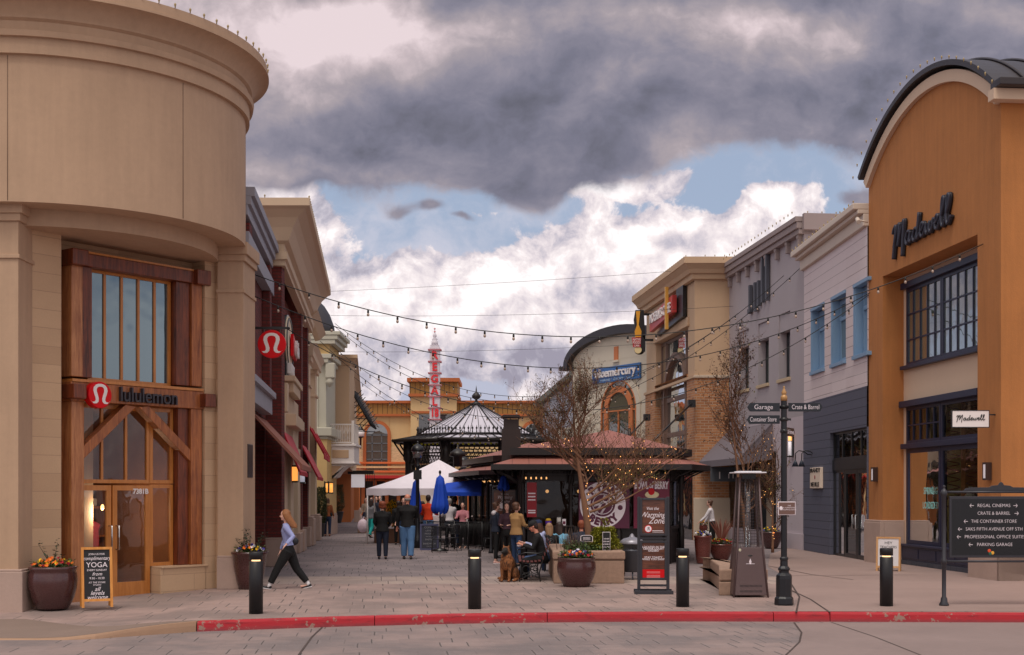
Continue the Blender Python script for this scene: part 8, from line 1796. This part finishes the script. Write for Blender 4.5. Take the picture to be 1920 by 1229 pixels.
    for (a, b, c), kk in zip(LG, kn):
        e = b.lerp(c, .84 if ankles else .96); mb.tube([a, a.lerp(b, .45), b, b.lerp(e, .5), e], [.060*h*k, .054*h*k, .043*h*k, .040*h*k, .034*h*k], 10)
    mb.build('trousers', legs, t, remesh=vox, smooth=3)
    if sock:
        for a, b, c in LG: mb = MB(f); mb.tube([b.lerp(c, .80), c, c+Vector((0, .01*h, -.02*h))], [.024*h, .023*h, .024*h], 10); mb.build('sock', sole_w, t)
    # --- top
    mb = MB(f); g_ = 1.0+jacket*.35; hem = tilt((0, 0, .06*h-jacket*.10*h)) if not sit else tilt((0, 0, .05*h))
    loft(mb, [(hem, hw*1.72*g_, .072*h*g_), (tilt((0, 0, .10*h)), .074*h*g_*(1.0 if not female else .95), .058*h*g_), (tilt((0, .002*h, .17*h)), .080*h*g_, .060*h*g_), (chest, sw*.92*g_, .066*h*g_), (tilt((0, 0, .295*h)), sw*.95, .052*h), (tilt((0, 0, .325*h)), sw*.60, .042*h), (tilt((0, 0, .338*h)), .036*h, .034*h)])
    for a, b, c in AR:
        e = b.lerp(c, .93*sleeve); q = 1+jacket*.10; mb.tube([a+Vector((0, 0, .0)), a.lerp(b, .4), b, b.lerp(e, .5), e], [.042*h*q, .037*h*q, .031*h*q, .028*h*q, .023*h*q], 10); mb.ell(a-Vector((0, 0, .006*h)), (.037*h*q,)*3)
    if jacket > .3: mb.tube([neck+Vector((-.035*h, .01*h, -.005*h)), neck+Vector((0, -.035*h, .012*h)), neck+Vector((.035*h, .01*h, -.005*h))], .014*h, 6)
    mb.build('jacket' if jacket > .2 else 'top', top, t, remesh=vox, smooth=2)
    if hood: mb = MB(f); mb.ell(neck+Vector((0, -.04*h, -.005*h)), (.065*h, .04*h, .04*h)); mb.ell(neck+Vector((0, -.03*h, .015*h)), (.05*h, .04*h, .025*h)); mb.build('hood', hood, t, remesh=vox, smooth=2)
    # --- shoes
    for (a, b, c), tpp, kb in zip(LG, tl, kn):
        pit = (tpp-kb) if sit is None else 0; pit = max(-65, min(35, pit)) if abs(pit) > 14 else 0; lift = c.z-ft_ if sit is None else 0
        q = Quaternion((1, 0, 0), math.radians(pit*.75)); F_ = lambda v: c+q @ (Vector(v)*h)
        if sit is None and lift < .02*h and pit != 0: q = Quaternion((1, 0, 0), math.radians(pit*.35))
        mb = MB(f); mb.ell(F_((0, -.006, -.018)), (.024*h, .03*h, .022*h)); mb.tube([F_((0, -.025, -.026)), F_((0, .02, -.024)), F_((0, .06, -.029)), F_((0, .098, -.032))], [.02*h, .024*h, .024*h, .014*h], 10, ry=.75); s_ = mb.build('shoe', shoes, t, remesh=min(vox, .011), smooth=1)
        if shoe_sole: mb = MB(f); mb.tube([F_((0, -.032, -.041)), F_((0, .03, -.041)), F_((0, .07, -.041)), F_((0, .106, -.040))], [.02*h, .023*h, .026*h, .013*h], 10, ry=.32); mb.build('sole', shoe_sole, s_)
    # --- hair
    mb = MB(f)
    if hairstyle != 'bald':
        mb.ell(hp((0, -.22, .36)), (hk*.92, hk*.98, hk*1.0), 14, 10, hd_q.to_matrix()); mb.ell(hp((0, -.5, -.1)), (hk*.78, hk*.6, hk*.9), 12, 8, hd_q.to_matrix())
    else: mb.ell(hp((0, -.45, -.12)), (hk*.86, hk*.62, hk*.55), 12, 8, hd_q.to_matrix())
    if hairstyle == 'bob':
        for a in range(-110, 111, 20): d = math.radians(a); mb.ell(hp((math.sin(d)*.80, -math.cos(d)*.55-.2, -.2+.0*a)), (hk*.42, hk*.42, hk*.72), 8, 6)
        mb.ell(hp((0, -.3, .5)), (hk*1.12, hk*1.08, hk*.95), 12, 8)
    if hairstyle in ('long', 'wavy'):
        rr = random.Random(int(x*100)); w = hairw or (0, 0)
        for i in range(26):
            a = math.radians(-115+230*i/25); bx, by = math.sin(a)*.80, -math.cos(a)*.72-.1; L_ = 2.6+.6*rr.random(); pts = []
            for q in range(7):
                s_ = q/6; pts.append(hp((bx*(1-.12*s_)+w[0]*s_**1.4*1.5+(.08*math.sin(q*1.8+i) if hairstyle == 'wavy' else 0), by-.25*s_+w[1]*s_**1.4*1.5, .45-L_*s_)))
            mb.tube(pts, [hk*.24, hk*.30, hk*.30, hk*.28, hk*.24, hk*.18, hk*.07], 6)
    if hairstyle == 'bun': mb.ell(hp((0, -1.0, .75)), (hk*.4,)*3)
    if hairstyle == 'pony': mb.tube([hp((0, -.9, .5)), hp((0, -1.3, .2)), hp((0, -1.35, -.6)), hp((0, -1.15, -1.3))], [hk*.2, hk*.26, hk*.22, hk*.06], 8)
    mb.build('hair', hair, t, remesh=.010 if vox < .02 else .018, smooth=1)
    if cap:
        cm, brim = cap; mb = MB(f); mb.ell(hp((0, -.12, .55)), (hk*.98, hk*1.1, hk*.82), 14, 8, hd_q.to_matrix())
        if brim: mb.tube([hp((0, .5, .62)), hp((0, 1.2, .5)), hp((0, 1.75, .38))], [hk*.62, hk*.66, hk*.45], 10, ry=.14)
        else: mb.ell(hp((0, -.1, .35)), (hk*1.02, hk*1.14, hk*.3), 14, 6)
        mb.build('cap' if brim else 'beanie', cm, t, remesh=.009, smooth=1)
    t['_'] = 0; del t['_']
    class R_: pass
    r = R_(); r.t = t; r.f = f; r.AR = AR; r.neck = neck; r.waist = waist; r.sh = sh; r.hp = hp; r.h = h; r.up = up; return r
K = {'blk': cloth('black', S(13, 13, 16)), 'blk2': cloth('soft black', S(18, 16, 18)), 'navy': cloth('navy', S(30, 38, 56)), 'dnim': cloth('dark denim', S(30, 44, 72)), 'jean': cloth('blue jeans', S(84, 122, 166), var=.2), 'jean2': cloth('mid denim', S(70, 92, 130), var=.2), 'lilac': cloth('lilac knit', S(150, 158, 204)), 'brown': cloth('rust suede', S(138, 76, 40)), 'camel': cloth('camel jacket', S(160, 122, 78)), 'grey': cloth('grey knit', S(112, 112, 118)), 'orange': cloth('orange jacket', S(228, 70, 30)), 'white': cloth('white shirt', S(220, 214, 218)), 'lav': cloth('pale lavender', S(176, 184, 220)), 'teal': cloth('turquoise', S(20, 160, 156)), 'plum': cloth('plum knit', S(66, 40, 52)), 'sky': cloth('pale blue denim', S(110, 170, 200)), 'beige': cloth('beige', S(190, 170, 150)), 'pink': cloth('pink', S(200, 130, 140))}
Hm = {'auburn': M('auburn hair', S(150, 98, 58), rough=.55, var=.25, scale=9, bump=.5, bscale=80, stretch=(6, 6, 1)), 'red': M('copper hair', S(134, 66, 38), rough=.6, var=.25, scale=9, bump=.4), 'dark': M('dark brown hair', S(48, 32, 28), rough=.55, var=.25, scale=9, bump=.4, stretch=(4, 4, 1)), 'blonde': M('streaky blonde hair', S(150, 116, 86), rough=.55, var=.4, scale=9, bump=.4, stretch=(8, 8, 1)), 'grey': M('grey hair', S(150, 144, 140), rough=.6, var=.2, bump=.3), 'brown': M('brown hair', S(86, 56, 40), rough=.55, var=.25, bump=.4)}
shoe_b = M('black shoe', S(18, 18, 22), rough=.4, var=.05, bump=0); shoe_br = M('brown boot', S(130, 66, 34), rough=.5, var=.1); sole_w = M('white sole', S(226, 222, 224), rough=.5, var=0, bump=0); shoe_p = M('blush shoe', S(214, 170, 160), rough=.5, var=0); shoe_g = M('grey trainer', S(70, 62, 58), rough=.6, var=.1)
def people():
    # striding woman in the foreground, walking to the left
    x, y = gp(541, 1104); p = person(x, y, 1.67, 92, 'young woman with long auburn hair in lilac top and black trousers striding left', K['lilac'], K['blk'], shoe_b, Hm['auburn'], lean=5, tl=(30, -22), kn=(4, 16), armL=(-34, 24, 84, -30), armR=(14, 10, 12, 0), head=(0, -2), hairstyle='long', hairw=(.1, -1.0), vox=.010, female=True, ankles=True, shoe_sole=sole_w, legw=1.16, sock=True)
    mb = MB(p.f); mb.tube([p.sh[0]+Vector((.05, .07, .03)), p.waist+Vector((.04, .11, .05)), p.waist+Vector((.15, .02, -.02))], .012, 6); mb.build('bag_strap', cloth('dark strap', S(40, 46, 56)), p.t)
    mb = MB(p.f); mb.ell(p.waist+Vector((.10, -.11, .0)), (.05, .10, .085)); mb.build('bag_on_hip', cloth('dark leather', S(28, 32, 40), rough=.4), p.t)
    mb = MB(p.f)
    for s_ in (0, 1): pass
    # woman in rust jacket walking away, far left
    x, y = gp(614, 1006); p = person(x, y, 1.69, 5, 'woman in rust jacket with fur hood and dark jeans walking away', K['brown'], K['dnim'], shoe_br, Hm['brown'], tl=(6, -8), kn=(2, 8), armL=(0, 16, 30, -10), armR=(0, 14, 20, 0), hairstyle='long', vox=.02, female=True, jacket=.5, hood=cloth('fur trim', S(170, 130, 90), bump=.9))
    mb = MB(p.f); mb.ell(p.waist+Vector((.17, 0, -.08)), (.06, .12, .1)); mb.build('handbag', K['blk'], p.t)
    # couple walking away
    x, y = gp(717, 1049); person(x, y, 1.66, 3, 'copper haired woman in black jacket and dark trousers walking away', K['blk'], cloth('midnight trousers', S(20, 28, 48)), shoe_b, Hm['red'], tl=(3, -4), kn=(0, 4), armL=(10, 12, 46, 30), armR=(10, 12, 46, 30), hairstyle='bob', vox=.014, female=True, jacket=.9, build=1.2, legw=1.08)
    x, y = gp(764, 1049); p = person(x, y, 1.88, 2, 'balding man in black sweater and blue jeans walking away', K['blk2'], K['jean'], shoe_g, Hm['grey'], skin='ruddy', tl=(7, -7), kn=(2, 5), armL=(6, 7, 10, 0), armR=(26, 7, 60, 30), hairstyle='bald', vox=.014, jacket=.75, build=1.22, legw=1.3)
    # woman in grey coat with shopping bags
    x, y = gp(696, 1009); p = person(x, y, 1.66, -25, 'dark haired woman in grey coat and turquoise skirt carrying pale bags', K['grey'], K['teal'], shoe_b, Hm['dark'], tl=(10, -14), kn=(4, 20), armL=(0, 22, 20, 0), armR=(5, 12, 30, 0), hairstyle='long', vox=.02, female=True, jacket=.7)
    b = thing('shopping_bag', p.f.P(-.45, 0, .45), 'pale translucent shopping bag held by the woman in the grey coat', 'bag'); mb = MB(p.f); mb.ell((-.42, 0, .52), (.26, .18, .30), 12, 8); mb.tube([(-.42, -.03, .78), (-.36, 0, .92)], .03, 6); mb.build('bag', M('pale plastic', S(226, 204, 216), rough=.4, var=.1, scale=6, bump=.6, bscale=12), b, remesh=.02, smooth=1)
    # dark figure behind the couple
    x, y = gp(747, 1022); person(x, y, 1.62, 10, 'person in a long dark coat between the couple walking away', K['blk'], K['blk'], shoe_b, Hm['dark'], tl=(4, -5), kn=(0, 6), hairstyle='short', vox=.02, jacket=.9)
    # queue at the stalls
    for (u, Y, H_, dg, lb, tp, lg, hr, hs, sk, ar, kw) in (
        (792, 46.6, 1.62, 20, 'woman with dark hair in a grey cardigan queuing under the tent edge', 'grey', 'blk', 'dark', 'long', 'fair', (20, 10, 60, 0), dict(female=True, jacket=.4)),
        (803, 46.2, 1.84, -10, 'man in bright orange jacket and blue jeans standing by the closed umbrella', 'orange', 'jean', 'dark', 'short', 'tan', (10, 14, 70, 0), dict(jacket=.5)),
        (843, 46.0, 1.72, 15, 'grey haired person in a white shirt right of the closed umbrella', 'white', 'navy', 'grey', 'short', 'fair', (20, 18, 60, 0), dict(jacket=.3)),
        (853, 47.2, 1.80, -15, 'dark haired man in a black jacket beside the person in white', 'blk2', 'jean2', 'dark', 'short', 'tan', (0, 10, 20, 0), dict(jacket=.4)),
        (868, 45.2, 1.58, 170, 'stall worker in a pink patterned top behind the counter', 'pink', 'blk', 'dark', 'short', 'fair', (30, 10, 60, 0), dict()),
        (686, 66, 1.66, 175, 'distant blonde woman in pale clothes left of the tent pole', 'beige', 'dnim', 'blonde', 'long', 'fair', (0, 10, 20, 0), dict(female=True)),
        (697, 62, 1.70, 160, 'left one of the distant dark dressed people under the tent', 'navy', 'dnim', 'brown', 'short', 'fair', (0, 10, 20, 0), dict(jacket=.4)),
        (705, 63, 1.74, 190, 'middle one of the distant people under the tent, in grey', 'grey', 'blk', 'brown', 'short', 'fair', (0, 10, 20, 0), dict(jacket=.4)),
        (713, 61, 1.78, 170, 'right one of the distant people under the tent, in blue grey', 'navy', 'blk', 'dark', 'short', 'fair', (0, 10, 20, 0), dict(jacket=.4)),
        (757, 46.5, 1.74, 180, 'person mostly hidden behind the balding man', 'blk', 'dnim', 'dark', 'short', 'fair', (0, 10, 20, 0), dict(jacket=.4))):
        person((u-960)/2400*Y, Y, H_, dg, lb, K[tp], K[lg], shoe_b, Hm[hr], skin=sk, armL=ar, armR=ar, hairstyle=hs, vox=.02, **kw)
    # chatting trio
    x, y = gp(930, 1057); person(x, y, 1.66, -72, 'young woman in navy jacket with hand on hip facing the other two women', K['navy'], K['blk'], shoe_p, Hm['brown'], tl=(3, -3), kn=(0, 2), armL=(-12, 26, 80, 40), armR=(10, 10, 70, 0), hairstyle='bun', vox=.013, female=True, jacket=.55, ankles=True, hood=K['white'], legw=.85, shoe_sole=sole_w)
    x = (951-960)/2400*35.2; person(x, 35.2, 1.64, 168, 'dark haired woman in plum top facing the camera between two friends', K['plum'], K['blk'], shoe_b, Hm['dark'], tl=(2, -2), armL=(10, 12, 80, 20), armR=(10, 12, 80, 20), hairstyle='long', vox=.013, female=True, skin='fair', legw=.85)
    x = (968-960)/2400*34.2; person(x, 34.2, 1.66, -40, 'curly brown haired woman in a camel jacket and blue jeans', K['camel'], cloth('blue denim', S(36, 58, 92)), shoe_b, Hm['brown'], tl=(3, -3), armL=(24, 14, 80, 0), armR=(16, 14, 60, 0), head=(-35, 0), hairstyle='bob', vox=.013, female=True, jacket=.8, legw=.9)
    # man with cap on the bench
    p = person(.70, 28.75, 1.76, 90, 'man in black cap and black sweater eating on the bench', K['blk2'], K['blk'], shoe_b, Hm['dark'], skin='ruddy', sit=.48, lean=15, tl=(84, 80), kn=(72, 84), armL=(30, 8, 88, 14), armR=(24, 10, 96, 16), head=(0, 18), hairstyle='short', vox=.012, jacket=.3, build=1.05, cap=(cloth('black cap', S(20, 20, 24)), True), shoe_sole=sole_w)
    hR, hL = p.AR[1][2], p.AR[0][2]; c = (hR+hL)/2+Vector((0, .09, .02)); s_ = thing('sandwich', p.f.P(*c), 'wrapped snack in the hands of the man in the black cap', 'food'); mb = MB(p.f); mb.ell(c, (.09, .05, .04)); mb.build('roll', M('bread', S(190, 130, 84)), s_); mb = MB(p.f); mb.ell(c+Vector((0, -.01, -.03)), (.08, .06, .045)); mb.build('wrapper', posterw, s_)
    p = person(.76, 29.55, 1.74, 90, 'person in blue jeans and navy beanie seated second on the bench', K['lav'], K['jean2'], shoe_b, Hm['brown'], sit=.47, lean=12, tl=(86, 78), kn=(60, 80), armL=(35, 10, 70, 10), armR=(35, 10, 80, 10), head=(0, 5), hairstyle='long', vox=.015, cap=(cloth('navy beanie', S(28, 42, 76)), False), hood=K['lav'])
    for xx, yy, H_, dg, lb, tp, hr, hs, sk in ((.95, 31.9, 1.66, 8, 'woman with long streaky blonde hair seated facing the kiosk', 'blk', 'blonde', 'long', 'fair'), (1.2, 32.6, 1.68, -6, 'long dark haired woman in pale blue jacket seated beside the blonde woman', 'sky', 'dark', 'long', 'fair'), (1.78, 32.7, 1.76, 0, 'short haired man in navy jacket seated with his back to the tree', 'navy', 'red', 'short', 'ruddy')):
        person(xx, yy, H_, dg, lb, K[tp], K['dnim'], shoe_b, Hm[hr], skin=sk, sit=.38, lean=12, tl=(84, 82), kn=(84, 84), armL=(24, 10, 60, 10), armR=(24, 10, 60, 10), hairstyle=hs, vox=.016, jacket=.5)
        st = thing('metal_stool', (xx, yy+.0, 0), {'blk': 'stool under the blonde woman', 'sky': 'stool under the dark haired woman in pale blue', 'navy': 'stool under the short haired man in navy'}[tp], 'stool', 'stools in front of the kiosk'); mb = MB(); mb.lathe((xx, yy+.03, 0), [(.001, .29), (.2, .29), (.2, .31), (.001, .315)], 18); mb.build('seat', iron, st)
        for k in range(4): a = k*1.571+.78; mb = MB(); mb.tube([(xx+math.cos(a)*.14, yy+.03+math.sin(a)*.14, .29), (xx+math.cos(a)*.2, yy+.03+math.sin(a)*.2, 0)], .012, 5); mb.build('leg', iron, st)
    # woman at the brick corner tending a flower pot
    Y = 44; person((1336-960)/2400*Y, Y, 1.68, 70, 'person in white top with tan backpack by the pots at the brick corner', K['white'], K['blk'], shoe_b, Hm['brown'], armL=(34, 12, 20, 0), armR=(30, 10, 10, 0), lean=8, hairstyle='bun', vox=.018, female=True)
    # far right crouched child by the stalls
    x, y = gp(683, 1000); person(x+.05, y+1, 1.15, 60, 'small child in pink and navy sitting low beside the shopping woman', K['navy'], K['blk'], shoe_b, Hm['brown'], sit=.30, lean=10, tl=(86, 80), kn=(80, 76), armL=(30, 10, 40, 0), armR=(30, 10, 40, 0), vox=.02, cap=(cloth('pink hat', S(210, 60, 110)), False))
    mb = MB(); a = gp(678, 1001); mb.box(a[0]-.3, a[0]+.5, a[1]+.9, a[1]+1.5, 0, .42); tag(mb.build('stone_block_seat', aggregate, bevel=.02), 'brown stone block seat beside the tent pole', 'seat block')
    b = thing('yellow_flower_bush', ((737-960)/2400*49.5, 50.2, 0), 'bright yellow flowering bush in a low planter box behind the couple', 'planter'); bx, by = (737-960)/2400*50.2, 50.2
    mb = MB(); mb.box(bx-.7, bx+1.3, by-.4, by+.4, 0, .55); mb.build('box', M('planter brown', S(96, 66, 50), var=.2), b, bevel=.02); rr = random.Random(5); mb = MB(); mg = MB()
    for i in range(1800): v_ = Vector((rr.gauss(0, 1), rr.gauss(0, 1), rr.gauss(0, 1))).normalized()*rr.random()**.4; leaf(mb if rr.random() < .7 else mg, (bx+v_.x*.45, by+v_.y*.4, 1.15+v_.z*.5), (v_.x, v_.y, v_.z+.2), .09, .03)
    mb.build('blossoms', PET['yellow'], b); mg.build('leaves', leafm, b)
people()
def dog():
    x, y = -.10, 28.2; f = PF(x, y, 0, 160)     # local +y is its front
    t = thing('dog', (x, y, 0), 'tan and black long-haired shepherd dog sitting beside the bench, facing the camera', 'dog')
    m = bpy.data.materials.new('shepherd coat'); m.use_nodes = True; g = NG(m.node_tree); b = g.N['Principled BSDF']; b.inputs['Roughness'].default_value = .8
    tc = g.n('ShaderNodeTexCoord').outputs['Object']; v = g.vm('MULTIPLY', tc, (30, 30, 9)); n = g.noise(v, 1.5, 4, .6); n2 = g.noise(tc, 7, 4, .6)
    base = g.mix(g.step(g.m('ADD', g.m('MULTIPLY', n, .6), g.m('MULTIPLY', n2, .4)), .38, .62), S(70, 40, 22), S(158, 100, 56))
    q = f.q; L2 = lambda a, n_, z: tuple(Vector(f.P(a, n_, z))-Vector((x, y, 0)))
    def near(p, r0, r1, sc=(1, 1, 1)):
        d = g.n('ShaderNodeVectorMath', operation='LENGTH'); g.L.new(g.vm('MULTIPLY', g.vm('SUBTRACT', tc, L2(*p)), sc), d.inputs[0]); return g.m('SUBTRACT', 1.0, g.step(g.m('ADD', d.outputs['Value'], g.m('MULTIPLY', g.m('SUBTRACT', n2, .5), .07)), r0, r1))
    dk = g.m('MAXIMUM', near((0, .25, .675), .10, .15), g.m('MAXIMUM', near((0, -.24, .40), .18, .27), near((0, -.05, .60), .03, .10)))
    for s_ in (-1, 1): dk = g.m('MAXIMUM', dk, near((s_*.075, .06, .83), .03, .055))
    g.L.new(g.mix(dk, base, (.012, .009, .008)), b.inputs['Base Color']); bn = g.n('ShaderNodeBump'); bn.inputs['Strength'].default_value = 1; bn.inputs['Distance'].default_value = .02; g.L.new(n, bn.inputs['Height']); g.L.new(bn.outputs[0], b.inputs['Normal'])
    mb = MB(f); V_ = Vector
    mb.tube([V_((0, -.30, .13)), V_((0, -.24, .26)), V_((0, -.10, .40)), V_((0, .04, .50)), V_((0, .06, .60)), V_((0, .06, .68))], [.13, .155, .15, .14, .11, .09], 14)
    mb.ell((0, .10, .42), (.125, .12, .17)); mb.ell((0, .09, .55), (.125, .10, .10))       # deep chest and ruff
    mb.ell((0, .10, .70), (.085, .095, .085)); mb.ell((0, .14, .66), (.09, .06, .06))                                     # skull, cheeks
    mb.tube([V_((0, .15, .69)), V_((0, .24, .665)), V_((0, .305, .655))], [.062, .045, .032], 10)       # muzzle
    for s_ in (-1, 1):
        mb.tube([V_((s_*.055, .07, .76)), V_((s_*.068, .065, .82)), V_((s_*.075, .06, .875))], [.034, .025, .004], 8, ry=.5)
        mb.tube([V_((s_*.085, .07, .46)), V_((s_*.09, .10, .30)), V_((s_*.085, .115, .16)), V_((s_*.085, .12, .05))], [.062, .046, .034, .030], 10)
        mb.ell((s_*.085, .15, .028), (.034, .055, .028)); 
        mb.ell((s_*.135, -.16, .17), (.075, .14, .15)); mb.tube([V_((s_*.16, -.26, .12)), V_((s_*.165, -.14, .05)), V_((s_*.16, .0, .03))], [.055, .042, .03], 8); mb.ell((s_*.16, .03, .026), (.034, .055, .026))
    mb.tube([V_((0, -.36, .10)), V_((.10, -.46, .05)), V_((.26, -.46, .045)), V_((.38, -.38, .04))], [.05, .06, .06, .02], 8)
    mb.build('body', m, t, remesh=.010, smooth=1)
    mb = MB(f); mb.ell((0, .335, .668), (.020, .014, .015)); mb.build('nose', black, t); mb = MB(f)
    for s_ in (-1, 1): mb.ell((s_*.036, .185, .715), (.010, .008, .009))
    mb.build('eyes', eye_w, t); mb = MB(f); mb.tube([V_((.11*math.cos(a), .075+.10*math.sin(a), .575-.02*math.sin(a))) for a in [i*math.pi/8 for i in range(17)]], .009, 5); mb.build('collar', M('red collar', S(150, 30, 40)), t)
dog()
